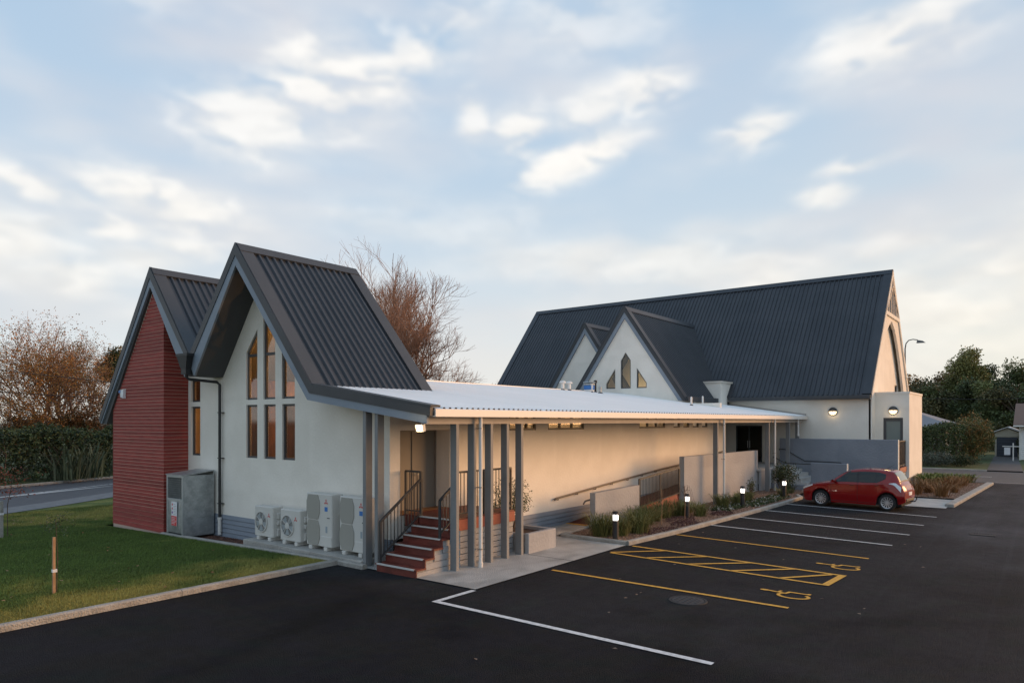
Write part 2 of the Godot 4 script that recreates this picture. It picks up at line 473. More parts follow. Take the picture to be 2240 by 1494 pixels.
func edges(b: MB, pl: PackedVector2Array, axis: String, d0: float, d1: float, outward: bool) -> void:
	var cw := Geometry2D.is_polygon_clockwise(pl)
	for i in pl.size():
		var p := pl[i]
		var q := pl[(i + 1) % pl.size()]
		var e := (q - p).normalized()
		var nn := Vector2(e.y, -e.x)
		if not cw: nn = -nn
		if Geometry2D.is_point_in_polygon((p + q) * 0.5 + nn * 0.001, pl) == outward: nn = -nn
		var n3 := ax(axis, nn.x, nn.y, 0)
		var A := ax(axis, p.x, p.y, d0)
		var B := ax(axis, q.x, q.y, d0)
		var C := ax(axis, q.x, q.y, d1)
		var D := ax(axis, p.x, p.y, d1)
		if (C - A).cross(B - A).dot(n3) < 0.0: b.quad(A, D, C, B)
		else: b.quad(A, B, C, D)

func span(pl: Array, u0: float, u1: float) -> Array:
	var got := []
	for i in pl.size():
		var p = pl[i]
		var q = pl[(i + 1) % pl.size()]
		var a: float = minf(p[0], q[0])
		var z: float = maxf(p[0], q[0])
		if z - a < 1e-6 or a > u0 + 1e-5 or z < u1 - 1e-5: continue
		var v0: float = lerpf(p[1], q[1], (u0 - p[0]) / (q[0] - p[0]))
		var v1: float = lerpf(p[1], q[1], (u1 - p[0]) / (q[0] - p[0]))
		got.append([v0, v1])
	got.sort_custom(func(s, t): return s[0] + s[1] < t[0] + t[1])
	return got

# a slab with openings: outline and holes are polygons with one bottom and one top at every place
func pierced(b: MB, outline: Array, holes: Array, axis: String, d0: float, d1: float) -> void:
	var us := []
	for p in outline: us.append(float(p[0]))
	for h in holes:
		for p in h: us.append(float(p[0]))
	us.sort()
	for i in us.size() - 1:
		var u0: float = us[i]
		var u1: float = us[i + 1]
		if u1 - u0 < 1e-4: continue
		var o := span(outline, u0, u1)
		if o.size() < 2: continue
		var cuts := []
		for h in holes:
			var s := span(h, u0, u1)
			if s.size() >= 2: cuts.append([s[0], s[s.size() - 1]])
		cuts.sort_custom(func(s, t): return s[0][0] < t[0][0])
		var lo = o[0]
		var pieces := []
		for k in cuts:
			pieces.append([lo, k[0]])
			lo = k[1]
		pieces.append([lo, o[o.size() - 1]])
		for k in pieces:
			for d in [d0, d1]:
				var A := ax(axis, u0, k[0][0], d)
				var B := ax(axis, u1, k[0][1], d)
				var C := ax(axis, u1, k[1][1], d)
				var D := ax(axis, u0, k[1][0], d)
				if d == d0: b.quad(A, B, C, D)
				else: b.quad(A, D, C, B)
	var pl := PackedVector2Array()
	for p in outline: pl.append(Vector2(p[0], p[1]))
	edges(b, pl, axis, d0, d1, true)
	for h in holes:
		pl = PackedVector2Array()
		for p in h: pl.append(Vector2(p[0], p[1]))
		edges(b, pl, axis, d0, d1, false)

func rect(u0: float, v0: float, u1: float, v1: float) -> Array:
	return [[u0, v0], [u1, v0], [u1, v1], [u0, v1]]

func numbered(called: String) -> String:
	names[called] = names.get(called, 0) + 1
	return called if names[called] == 1 else "%s_%03d" % [called, names[called] - 1]

func thing(called: String, label: String, category: String, at := Vector3.ZERO, group := "") -> Node3D:
	var o := Node3D.new()
	o.name = numbered(called)
	add_child(o)
	o.position = at
	tag(o, label, category, group)
	return o

func tag(o: Node, label: String, category: String, group := "") -> Node:
	o.set_meta("label", label)
	o.set_meta("category", category)
	if group: o.set_meta("group", group)
	return o

func put(called: String, b: MB, m: String, parent: Node = self) -> MeshInstance3D:
	return put_mesh(called, b.mesh(), m, parent)

func put_mesh(called: String, me: Mesh, m: String, parent: Node = self) -> MeshInstance3D:
	var o := MeshInstance3D.new()
	o.name = numbered(called) if parent == self else called
	o.mesh = me
	o.material_override = M[m]
	parent.add_child(o, true)
	return o

func struct(called: String, b: MB, m: String) -> MeshInstance3D:
	var o := put(called, b, m)
	o.set_meta("kind", "structure")
	return o

# one box as an object of its own (shares one cube mesh); corners in world coordinates, parent at the origin
func bx(called: String, x0: float, y0: float, z0: float, x1: float, y1: float, z1: float, m: String, parent: Node) -> MeshInstance3D:
	var o := MeshInstance3D.new()
	o.name = numbered(called) if parent == self else called
	o.mesh = cube
	o.material_override = M[m]
	parent.add_child(o, true)
	o.position = Vector3((x0 + x1) / 2, (y0 + y1) / 2, (z0 + z1) / 2)
	o.scale = Vector3(absf(x1 - x0), absf(y1 - y0), absf(z1 - z0))
	return o

func poly(called: String, pts: Array, axis: String, d0: float, d1: float, m: String, parent: Node = self) -> MeshInstance3D:
	var b := MB.new()
	solid(b, pts, axis, d0, d1)
	return put(called, b, m, parent)

func wall(called: String, outline: Array, holes: Array, axis: String, d0: float, d1: float, m: String, parent: Node = self) -> MeshInstance3D:
	var b := MB.new()
	pierced(b, outline, holes, axis, d0, d1)
	return put(called, b, m, parent)

func inset(pts: Array, k: float) -> Array:
	var pl := PackedVector2Array()
	for p in pts: pl.append(Vector2(p[0], p[1]))
	var r := Geometry2D.offset_polygon(pl, -k, Geometry2D.JOIN_MITER)
	var out := []
	for p in r[0]: out.append([p.x, p.y])
	return out

# framed window in a wall opening: window (frame) > pane, mullions
func window_in(pts: Array, axis: String, d0: float, d1: float, parent: Node, pane := "glass", mullions := [], k := 0.055) -> MeshInstance3D:
	var inner := inset(pts, k)
	var b := MB.new()
	pierced(b, pts, [inner], axis, d0, d1)
	for s in mullions: solid(b, s, axis, d0 + 0.004, d1 - 0.004)
	var f := put("window", b, "frame_dark", parent)
	var dm := (d0 + d1) / 2
	poly("pane", inset(pts, k * 0.8), axis, dm - 0.004, dm + 0.004, pane, f)
	return f

# ribbed metal sheet: along A the ribs repeat, D runs down the ribs
func ribbed(b: MB, o: Vector3, A: Vector3, la: float, D: Vector3, ld: float, pitch: float, base: float, top: float, hgt: float) -> void:
	var N := A.cross(D).normalized()
	if N.y < 0.0: N = -N
	var prof := [[0.0, 0.0]]
	var n := int(la / pitch)
	var off := (la - (n - 1) * pitch) / 2.0
	for i in n:
		var s := off + i * pitch
		prof.append([s - base / 2, 0.0])
		prof.append([s - top / 2, hgt])
		prof.append([s + top / 2, hgt])
		prof.append([s + base / 2, 0.0])
	prof.append([la, 0.0])
	for i in prof.size() - 1:
		var p: Vector3 = o + A * prof[i][0] + N * prof[i][1]
		var q: Vector3 = o + A * prof[i + 1][0] + N * prof[i + 1][1]
		if (q + D * ld - p).cross(q - p).dot(N) < 0.0: b.quad(p, p + D * ld, q + D * ld, q)
		else: b.quad(p, q, q + D * ld, p + D * ld)
		if prof[i + 1][1] > 0.0 or prof[i][1] > 0.0:
			b.quad(p + D * ld, q + D * ld, q + D * ld - N * prof[i + 1][1], p + D * ld - N * prof[i][1])

# ------------------------------------------------------------------ ground
func lawn_y(z: float) -> float:
	return 0.07 - 0.023 * clampf(-14.0 - z, 0.0, 18.0)

func sheet(called: String, pts: Array, y: float, m: String, parent: Node = self) -> MeshInstance3D:
	var b := MB.new()
	var pl := PackedVector2Array()
	for p in pts: pl.append(Vector2(p[0], p[1]))
	var t := Geometry2D.triangulate_polygon(pl)
	for i in range(0, t.size(), 3):
		var q := []
		for k in 3:
			var p := pl[t[i + k]]
			q.append(Vector3(p.x, (pts[t[i + k]][2] if pts[t[i + k]].size() > 2 else y), p.y))
		if (q[2] - q[0]).cross(q[1] - q[0]).y < 0.0: b.tri(q[0], q[2], q[1])
		else: b.tri(q[0], q[1], q[2])
	var o := put(called, b, m, parent)
	return o

# coloured grid sheet; paint(x, z) gives a linear colour, hgt(x, z) the height, keep(x, z) whether the cell is there
func grid_sheet(x0: float, x1: float, z0: float, z1: float, step: float, paint: Callable, hgt: Callable, keep: Callable) -> MB:
	var b := MB.new()
	var nx := int((x1 - x0) / step)
	var nz := int((z1 - z0) / step)
	var hs := []
	var cs := []
	for i in nx + 1:
		var hr := PackedFloat32Array()
		var cr := PackedColorArray()
		for k in nz + 1:
			var x := x0 + i * step
			var z := z0 + k * step
			hr.append(hgt.call(x, z))
			cr.append(paint.call(x, z))
		hs.append(hr)
		cs.append(cr)
	for i in nx:
		for k in nz:
			var x := x0 + i * step
			var z := z0 + k * step
			if not keep.call(x + step / 2, z + step / 2): continue
			var A := Vector3(x, hs[i][k], z)
			var B := Vector3(x + step, hs[i + 1][k], z)
			var C := Vector3(x + step, hs[i + 1][k + 1], z + step)
			var D := Vector3(x, hs[i][k + 1], z + step)
			for q in [[A, B, C, cs[i][k], cs[i + 1][k], cs[i + 1][k + 1]], [A, C, D, cs[i][k], cs[i + 1][k + 1], cs[i][k + 1]]]:
				b.v.append(q[0]); b.v.append(q[1]); b.v.append(q[2])
				b.n.append(Vector3.UP); b.n.append(Vector3.UP); b.n.append(Vector3.UP)
				b.c.append(q[3]); b.c.append(q[4]); b.c.append(q[5])
	return b

var nA := FastNoiseLite.new()
var nB := FastNoiseLite.new()

func near_line(x: float, z: float, ax_: float, az: float, bx_: float, bz: float) -> float:
	var p := Vector2(x, z)
	return p.distance_to(Geometry2D.get_closest_point_to_segment(p, Vector2(ax_, az), Vector2(bx_, bz)))

func asphalt_tone(x: float, z: float) -> Color:
	var v := 0.034 + 0.005 * nA.get_noise_2d(x * 4.0, z * 4.0) + 0.007 * nB.get_noise_2d(x * 14.0, z * 14.0) + 0.003 * nB.get_noise_2d(x * 70.0, z * 70.0)
	# newer, blacker strip by the steps and old worn driveway towards the street
	v *= lerpf(0.62, 1.0, smoothstep(9.2, 9.9, x + 0.25 * nB.get_noise_2d(x * 20.0, z * 20.0)))
	var worn: float = smoothstep(-4.0, -1.4, z + 1.4 * nB.get_noise_2d(x * 7.0, z * 7.0)) * smoothstep(18.0, 25.0, x + 3.0 * nA.get_noise_2d(x * 6.0, z * 6.0))
	v += worn * (0.040 + 0.030 * nB.get_noise_2d(x * 9.0, z * 26.0))
	var band: float = 1.0 - smoothstep(0.25, 1.5, absf(x - 26.8 + 0.35 * (z + 3.0) + 0.7 * nA.get_noise_2d(x * 9.0, z * 9.0)))
	v += 0.030 * band * smoothstep(-4.6, -2.4, z) * (0.6 + 0.8 * nB.get_noise_2d(x * 30.0, z * 12.0))
	# tyre-polished lane and trench patches with darker seams
	for s in [[10.2, -6.2, 16.0, 1.6], [10.8, -3.6, 16.2, -0.6], [17.5, -6.4, 23.5, -3.2], [6.0, -3.4, 12.0, -5.0], [4.0, -9.0, 9.0, -10.5]]:
		var d: float = near_line(x, z, s[0], s[1], s[2], s[3]) + 0.12 * nB.get_noise_2d(x * 40.0, z * 40.0)
		v -= 0.006 * (1.0 - smoothstep(0.05, 0.45, d))
	for s in [[14.4, -5.2, 0.35], [18.0, -5.6, 0.3], [20.6, -5.0, 0.28], [23.0, -5.2, 0.3], [11.2, -5.9, 0.3], [8.2, -7.6, 0.4], [16.0, -1.4, 0.5]]:
		var d: float = Vector2(x - s[0], (z - s[1]) * 0.7).length() + 0.25 * nB.get_noise_2d(x * 25.0, z * 25.0)
		v -= 0.007 * (1.0 - smoothstep(s[2] * 0.4, s[2], d))
	v = maxf(v, 0.008)
	return Color(v * 0.96, v * 0.985, v * 1.07)

func path_tone(x: float, z: float) -> Color:
	var s: float = smoothstep(0.05, 0.45, nB.get_noise_2d(x * 16.0, z * 30.0) + 0.55 * nA.get_noise_2d(x * 14.0, z * 14.0) - 0.02)
	var v := lerpf(0.48, 0.34, s) + 0.02 * nB.get_noise_2d(x * 60.0, z * 60.0)
	return Color(v, v * 0.985, v * 0.93)

func lawn_tone(x: float, z: float) -> Color:
	var a := nA.get_noise_2d(x * 5.0, z * 5.0)
	var b := nB.get_noise_2d(x * 16.0, z * 16.0)
	var dry: float = smoothstep(0.0, 0.55, 0.45 * a + 0.5 * b + 0.45 * smoothstep(-16.5, -13.6, z) + 0.40 * smoothstep(-26.0, -30.0, z) - 0.05)
	var c := Color(0.085, 0.135, 0.021).lerp(Color(0.235, 0.215, 0.05), dry)
	var v := 1.0 + 0.25 * b
	return Color(c.r * v, c.g * v, c.b * v)

func road_near(x: float) -> float:
	return -33.4 - 0.64 * (x - 9.5) if x > 9.5 else -33.4 - 0.45 * (x - 9.5)

func road_far(x: float) -> float:
	return -46.4 - 0.36 * (x - 13.2)

func line_mark(pts: Array, w: float, m: String, parent: Node, called := "painted_line", y := 0.012, closed := false) -> void:
	# flat painted stripe along points, mitred
	var b := MB.new()
	var n := pts.size()
	var L := []
	var R := []
	for i in n:
		var p := Vector2(pts[i][0], pts[i][1])
		var d0 := Vector2.ZERO
		var d1 := Vector2.ZERO
		if i > 0 or closed: d0 = (p - Vector2(pts[(i - 1 + n) % n][0], pts[(i - 1 + n) % n][1])).normalized()
		if i < n - 1 or closed: d1 = (Vector2(pts[(i + 1) % n][0], pts[(i + 1) % n][1]) - p).normalized()
		if d0 == Vector2.ZERO: d0 = d1
		if d1 == Vector2.ZERO: d1 = d0
		var t := (d0 + d1).normalized()
		var nn := Vector2(-t.y, t.x)
		var k: float = w * 0.5 / maxf(0.35, nn.dot(Vector2(-d1.y, d1.x)))
		L.append(p + nn * k)
		R.append(p - nn * k)
	for i in (n if closed else n - 1):
		var j := (i + 1) % n
		var A := Vector3(L[i].x, y, L[i].y)
		var B := Vector3(L[j].x, y, L[j].y)
		var C := Vector3(R[j].x, y, R[j].y)
		var D := Vector3(R[i].x, y, R[i].y)
		if (C - A).cross(B - A).y < 0.0: b.quad(A, D, C, B)
		else: b.quad(A, B, C, D)
	put(called, b, m, parent)

func kerb_run(pts: Array, w: float, h: float, y0: Callable, joint := 3.0) -> void:
	# kerb stones laid end to end with open joints; top edges rounded off
	var root := Node3D.new()
	root.name = numbered("kerb")
	add_child(root)
	root.set_meta("kind", "structure")
	for i in pts.size() - 1:
		var a := Vector2(pts[i][0], pts[i][1])
		var z := Vector2(pts[i + 1][0], pts[i + 1][1])
		var n: int = maxi(1, roundi(a.distance_to(z) / joint))
		for k in n:
			var p := a.lerp(z, float(k) / n)
			var q := a.lerp(z, float(k + 1) / n)
			var d := (q - p).normalized()
			q -= d * (0.012 if k < n - 1 else 0.0)
			var s := Vector2(-d.y, d.x) * w * 0.5
			var b := MB.new()
			var c := 0.025
			var prof := [[-1.0, -0.1, 0.0], [-1.0, h - c, 0.0], [-1.0, h, c], [1.0, h, -c], [1.0, h - c, 0.0], [1.0, -0.1, 0.0]]
			var ring0 := []
			var ring1 := []
			for e in prof:
				var o: Vector2 = s * e[0] + s.normalized() * e[2]
				ring0.append(Vector3(p.x + o.x, float(y0.call(p.x, p.y)) + e[1], p.y + o.y))
				ring1.append(Vector3(q.x + o.x, float(y0.call(q.x, q.y)) + e[1], q.y + o.y))
			var m: Vector3 = (ring0[0] + ring1[4]) * 0.5
			for e in prof.size() - 1:
				b.face_out(ring0[e], ring0[e + 1], ring1[e + 1], ring1[e], m)
			for r in [ring0, ring1]:
				for e in range(1, 5): b.tri(r[0], r[e], r[e + 1])
			put("kerb_stone", b, "kerb", root)

func build_ground() -> void:
	nA.seed = 5
	nA.frequency = 0.03
	nA.fractal_octaves = 3
	nB.seed = 8
	nB.frequency = 0.03
	nB.fractal_octaves = 4
	var e := MB.new()
	e.quad(Vector3(-700, -0.75, -700), Vector3(900, -0.75, -700), Vector3(900, -0.75, 700), Vector3(-700, -0.75, 700))
	struct("ground", e, "earth")
	# car park
	var cp := struct("car_park", grid_sheet(-14, 46.5, -13.5, 16, 0.25, asphalt_tone, func(_x, _z): return 0.0, func(x, z): return z > -12.6 or x < 10.6), "asphalt")
	line_mark([[10.55, -9.14], [9.46, -9.14], [9.40, -3.73]], 0.12, "paint_white", cp)
	for s in [[13.09, -8.98, 13.06, -3.76, 0.105], [19.45, -8.84, 18.95, -3.54, 0.10]]:
		line_mark([[s[0], s[1]], [s[2], s[3]]], s[4], "paint_yellow", cp)
	for s in [[21.94, -8.76, 21.36, -3.41], [24.35, -8.66, 23.64, -3.31], [26.80, -8.57, 26.09, -3.25], [29.40, -8.53, 28.60, -3.17]]:
		line_mark([[s[0], s[1]], [s[2], s[3]]], 0.10, "paint_white", cp)
	# hatched zone between the two accessible bays
	line_mark([[15.74, -8.98], [15.35, -3.67]], 0.10, "paint_yellow", cp)
	line_mark([[16.95, -8.98], [16.52, -3.60]], 0.10, "paint_yellow", cp)
	line_mark([[15.30, -3.68], [16.56, -3.60]], 0.15, "paint_yellow", cp, "painted_line", 0.016)
	for s in [[15.77, -8.98, 16.85, -7.95], [15.68, -7.92, 16.76, -6.78], [15.58, -6.80, 16.66, -5.66], [15.50, -5.72, 16.58, -4.62], [15.42, -4.62, 16.46, -3.82]]:
		line_mark([[s[0], s[1]], [s[2], s[3]]], 0.10, "paint_yellow", cp, "painted_line", 0.016)
	# wheelchair symbols: head towards the kerb, wheel towards the lane
	for s in [[14.10, -3.82], [17.52, -3.62]]:
		var X: float = s[0]
		var Z: float = s[1]
		var wheel := []
		for i in 19:
			var a := deg_to_rad(-140.0 + 275.0 * i / 18.0)
			wheel.append([X - 0.10 + 0.19 * cos(a + PI), Z - 0.12 + 0.28 * sin(a)])
		line_mark(wheel, 0.07, "paint_yellow", cp, "painted_symbol")
		line_mark([[X + 0.07, Z - 0.64], [X + 0.02, Z - 0.30], [X + 0.17, Z - 0.26], [X + 0.16, Z + 0.10], [X + 0.23, Z + 0.10]], 0.065, "paint_yellow", cp, "painted_symbol", 0.016)
		line_mark([[X + 0.05, Z - 0.46], [X + 0.19, Z - 0.42]], 0.055, "paint_yellow", cp, "painted_symbol", 0.016)
		var head := []
		for i in 10: head.append([X + 0.085 + 0.06 * cos(TAU * i / 10.0), Z - 0.72 + 0.10 * sin(TAU * i / 10.0)])
		sheet("painted_symbol", head, 0.013, "paint_yellow", cp)
	# concrete path round the ramp
	var pp := struct("concrete_path", grid_sheet(10.6, 19.7, -12.65, -9.08, 0.1, path_tone, func(_x, _z): return 0.02, func(x, z): return z < -11.5 or x < 16.9 - (z + 9.05) * 0.03), "path")
	for s in [14.2, 17.3]:
		var gap := bx("joint", s, 0.012, -10.5 if s < 15.0 else -12.6, s + 0.012, 0.0225, -9.09, "rubber_and_void", pp)
		gap.name = "joint"
	struct("concrete_path", grid_sheet(31.6, 35.2, -5.6, -3.1, 0.1, func(x, z): return path_tone(x * 0.6, z).lerp(Color(0.42, 0.41, 0.38), 0.6), func(_x, _z): return 0.02, func(_x, _z): return true), "path")
	# lawn, falling gently to the road
	struct("lawn", grid_sheet(-16, 26, -41, -13.5, 0.25, lawn_tone, func(_x, z): return lawn_y(z) - 0.03, func(x, z): return (x < 10.5 or z < -26.2) and z > road_near(x) - 0.4), "lawn")
	var rb := MB.new()
	var fb := MB.new()
	var vb := MB.new()
	for i in 16:
		var xa := -20.0 + i * 8.0
		var xb := xa + 8.0
		rb.quad(Vector3(xa, -0.36, road_near(xa) - 1.5), Vector3(xb, -0.36, road_near(xb) - 1.5), Vector3(xb, -0.36, road_far(xb)), Vector3(xa, -0.36, road_far(xa)))
		fb.quad(Vector3(xa, -0.352, road_near(xa) + 0.3), Vector3(xb, -0.352, road_near(xb) + 0.3), Vector3(xb, -0.352, road_near(xb) - 1.6), Vector3(xa, -0.352, road_near(xa) - 1.6))
		vb.quad(Vector3(xa, -0.24, road_far(xa)), Vector3(xb, -0.24, road_far(xb)), Vector3(xb, -0.05, road_far(xb) - 30), Vector3(xa, -0.05, road_far(xa) - 30))
	var rd := struct("road", rb, "road")
	struct("footpath", fb, "footpath")
	struct("verge", vb, "verge")
	for i in 12:
		var xa := -6.0 + i * 4.0
		line_mark([[xa, (road_near(xa) - 1.5) * 0.5 + road_far(xa) * 0.5], [xa + 3.9, (road_near(xa + 3.9) - 1.5) * 0.5 + road_far(xa + 3.9) * 0.5]], 0.12, "paint_white", rd, "painted_line", -0.35)
	sheet("painted_island", [[9.5, -40.1], [13.4, -41.2], [18.4, -43.3], [13.6, -42.0]], -0.348, "paint_worn", rd)
	# kerbs
	kerb_run([[-16, -13.42], [10.55, -13.42]], 0.15, 0.12, func(_x, _z): return 0.0, 3.6)
	kerb_run([[10.55, -13.42], [10.55, -12.45]], 0.15, 0.11, func(_x, _z): return 0.0, 1.2)
	kerb_run([[10.50, -13.55], [10.50, -22.0]], 0.13, 0.06, func(_x, z): return lawn_y(z) - 0.02, 2.8)
	kerb_run([[-6, road_far(-6.0)], [40, road_far(40.0)]], 0.2, 0.13, func(_x, _z): return -0.36, 4.0)
	# bed kerbs by the bays
	kerb_run([[16.98, -9.18], [19.5, -8.97], [22.0, -8.85], [24.4, -8.74], [26.9, -8.66], [29.5, -8.60], [31.8, -8.62], [32.6, -9.0]], 0.16, 0.12, func(_x, _z): return 0.0, 2.4)
	kerb_run([[16.98, -9.18], [17.0, -11.3], [19.0, -11.52]], 0.13, 0.10, func(_x, _z): return 0.02, 1.5)
	kerb_run([[32.3, -3.15], [45.2, -2.55]], 0.32, 0.12, func(_x, _z): return 0.0, 3.2)
	# street beyond the church
	var sb := MB.new()
	sb.quad(Vector3(46.5, 0.0, -60), Vector3(57.0, 0.0, -60), Vector3(57.0, 0.0, 60), Vector3(46.5, 0.0, 60))
	var st := struct("street", sb, "street")
	line_mark([[46.7, -2.4], [46.7, 6]], 0.12, "paint_worn", st)
	line_mark([[51.0, -4.9], [51.2, -2.8]], 0.14, "paint_white", st)
	kerb_run([[57.0, -20], [57.0, -3.4]], 0.2, 0.10, func(_x, _z): return 0.0, 3.0)
	kerb_run([[57.0, -1.4], [57.0, 10]], 0.2, 0.10, func(_x, _z): return 0.0, 3.0)
	var gb := MB.new()
	gb.quad(Vector3(57.1, 0.06, -60), Vector3(150, 0.06, -60), Vector3(150, 0.06, 60), Vector3(57.1, 0.06, 60))
	struct("verge", gb, "verge")
	var db := sheet("driveway", [[57.0, -3.4], [57.0, -1.4], [80.0, -2.4], [80.0, -4.2]], 0.072, "street")
	db.set_meta("kind", "structure")

# ------------------------------------------------------------------ hall with its two gables
const RA := 8.31      # ridge height
const ZA := -17.96    # ridge of the plain gable
const ZB := -23.01    # ridge of the red gable
const ZV := -20.49    # valley
const YV := 5.33
const ZE := -14.51    # foot of the right-hand slope
const YE := 4.26
const ZF := -26.83
const YF := 3.45
const XB := 14.8

func build_hall() -> void:
	var h := thing("parish_hall", "white parish hall with two steep dark gables, one clad in red boards", "hall")
	# roofs: slab, ribbed sheets, flashings
	var slab := MB.new()
	solid(slab, [[ZE, YE - 0.03], [ZA, RA - 0.03], [ZV, YV - 0.03], [ZB, RA - 0.03], [ZF, YF - 0.03], [ZF + 0.12, YF - 0.16], [ZF + 0.42, YF - 0.16], [ZB, RA - 0.56], [ZV - 0.30, 4.76], [ZV + 0.27, 4.76], [ZA, RA - 0.56], [ZE - 0.14, 3.95]], "x", XG + 0.05, XB - 0.02)
	var roof := put("roof", slab, "soffit", h)
	for s in [[ZA, RA, ZE, YE], [ZA, RA, ZV, YV], [ZB, RA, ZV, YV], [ZB, RA, ZF, YF]]:
		var top := Vector3(XG + 0.38, s[1], s[0])
		var foot := Vector3(XG + 0.38, s[3], s[2])
		var D := (foot - top).normalized()
		var ld := top.distance_to(foot)
		var b := MB.new()
		ribbed(b, top + D * 0.26, Vector3(1, 0, 0), XB - XG - 0.74, D, ld - 0.22, 0.235, 0.115, 0.05, 0.055)
		put("roof_sheet", b, "roof_dark", roof)
		var N := Vector3(1, 0, 0).cross(D)
		if N.y < 0: N = -N
		var f := MB.new()
		f.hexa(strip(Vector3(XG - 0.01, s[1], s[0]), Vector3(XG - 0.01, s[3], s[2]), Vector3(0.40, 0, 0), N, 0.065))
		put("verge_flashing", f, "flashing", roof)
		f = MB.new()
		f.hexa(strip(Vector3(XB - 0.40, s[1], s[0]), Vector3(XB - 0.40, s[3], s[2]), Vector3(0.42, 0, 0), N, 0.065))
		put("verge_flashing", f, "flashing", roof)
		f = MB.new()
		f.hexa(strip(Vector3(XG - 0.005, s[1], s[0]), Vector3(XG - 0.005, s[1], s[0]) + D * 0.30, Vector3(XB - XG + 0.01, 0, 0), N, 0.078))
		put("ridge_cap", f, "flashing", roof)
	# barge boards: dark metal edge over a grey-blue board, in the gable plane
	var dark := MB.new()
	solid(dark, [[ZE + 0.05, YE + 0.03], [ZA, RA + 0.07], [ZV, YV + 0.03], [ZV + 0.02, YV - 0.24], [ZA, RA - 0.28], [ZE - 0.07, 4.10]], "x", XG - 0.03, XG + 0.06)
	put("barge_flashing", dark, "flashing", h)
	dark = MB.new()
	solid(dark, [[ZV, YV + 0.03], [ZB, RA + 0.07], [ZF - 0.03, YF + 0.02], [ZF + 0.10, YF - 0.13], [ZB, RA - 0.28], [ZV - 0.02, YV - 0.24]], "x", XG - 0.03, XG + 0.06)
	put("barge_flashing", dark, "flashing", h)
	var grey := MB.new()
	solid(grey, [[ZE - 0.06, 4.11], [ZA, RA - 0.27], [ZV + 0.02, YV - 0.22], [ZV + 0.27, 4.74], [ZA, RA - 0.57], [ZE - 0.17, 3.93]], "x", XG - 0.01, XG + 0.05)
	put("barge_board", grey, "barge", h)
	grey = MB.new()
	solid(grey, [[ZV - 0.02, YV - 0.22], [ZB, RA - 0.27], [ZF + 0.09, YF - 0.12], [ZF + 0.07, 3.31], [ZF + 0.16, 3.31], [ZB, RA - 0.57], [ZV - 0.30, 4.74]], "x", XG - 0.01, XG + 0.05)
	put("barge_board", grey, "barge", h)
	# front wall with its windows
	var holes := []
	var wins := []
	for z in [[-18.94, -18.36], [-18.03, -17.44], [-17.12, -16.52]]:
		wins.append([rect(z[0], 2.31, z[1], 3.88), []])
	wins.append([[[-18.94, 4.03], [-18.36, 4.03], [-18.36, 6.10], [-18.94, 5.42]], [rect(-18.90, 5.30, -18.40, 5.38)]])
	wins.append([[[-18.05, 4.03], [-17.46, 4.03], [-17.46, 6.60], [-17.755, 6.95], [-18.05, 6.60]], [rect(-18.0, 5.30, -17.5, 5.38)]])
	wins.append([[[-17.14, 4.03], [-16.53, 4.03], [-16.53, 5.42], [-17.14, 6.10]], [rect(-17.1, 5.30, -16.57, 5.38)]])
	wins.append([rect(-22.16, 2.29, -21.60, 3.87), []])
	wins.append([rect(-22.16, 4.02, -21.60, 4.74), []])
	for w in wins: holes.append(w[0])
	wall("front_wall", [[-22.36, 0.50], [ZL, 0.50], [ZL, 3.72], [ZE - 0.2, 3.86], [ZA, RA - 0.5], [ZV + 0.05, 4.79], [ZV - 0.1, 4.79], [-22.36, 7.10]], holes, "x", XW, XW + 0.16, "plaster", h)
	for w in wins:
		window_in(w[0], "x", XW + 0.05, XW + 0.11, h, "glass", w[1], 0.06)
	# grey-blue weatherboards below
	for i in 5:
		var y0 := -0.02 + i * 0.137 - 0.13
		var b := MB.new()
		b.hexa([Vector3(XW - 0.035, y0, -22.3), Vector3(XW + 0.1, y0, -22.3), Vector3(XW + 0.1, y0, ZL), Vector3(XW - 0.035, y0, ZL), Vector3(XW - 0.012, y0 + 0.121, -22.3), Vector3(XW + 0.1, y0 + 0.121, -22.3), Vector3(XW + 0.1, y0 + 0.121, ZL), Vector3(XW - 0.012, y0 + 0.121, ZL)])
		put("weatherboard", b, "base_board", h)
	bx("base_backing", XW + 0.01, -0.3, -22.3, XW + 0.12, 0.52, ZL - 0.01, "base_board", h)
	# side wall towards the steps, with a recessed pair of doors
	wall("side_wall", [[XW + 0.16, 0.5], [15.2, 0.5], [15.2, 3.72], [XW + 0.16, 3.72]], [rect(11.86, 1.06, 13.66, 3.17)], "z", ZL, ZL - 0.62, "plaster", h)
	var dr := MB.new()
	pierced(dr, rect(11.86, 1.06, 13.66, 3.17), [rect(11.91, 1.12, 12.755, 3.12), rect(12.765, 1.12, 13.61, 3.12)], "z", ZL - 0.50, ZL - 0.6)
	put("door_frame", dr, "door_leaf", h)
	for s in [[11.915, 12.752], [12.768, 13.605]]:
		var lf := bx("door", s[0], 1.12, ZL - 0.53, s[1], 3.12, ZL - 0.58, "door_leaf", h)
		lf.name = "door"
	var hd := MB.new()
	hd.tube([Vector3(12.83, 2.0, ZL - 0.53), Vector3(12.83, 2.0, ZL - 0.47), Vector3(12.95, 2.0, ZL - 0.47)], [0.012, 0.012, 0.012], 6)
	put("door_handle", hd, "steel", h)
	# red timber bay: pale backing, one slat after another
	var zl := -26.05
	var zr := -22.36
	var under := func(z: float) -> float:
		return (RA - 0.60) - (RA - YV) / (ZV - ZB) * (z - ZB) if z > ZB else (RA - 0.60) - (RA - YF) / (ZB - ZF) * (ZB - z)
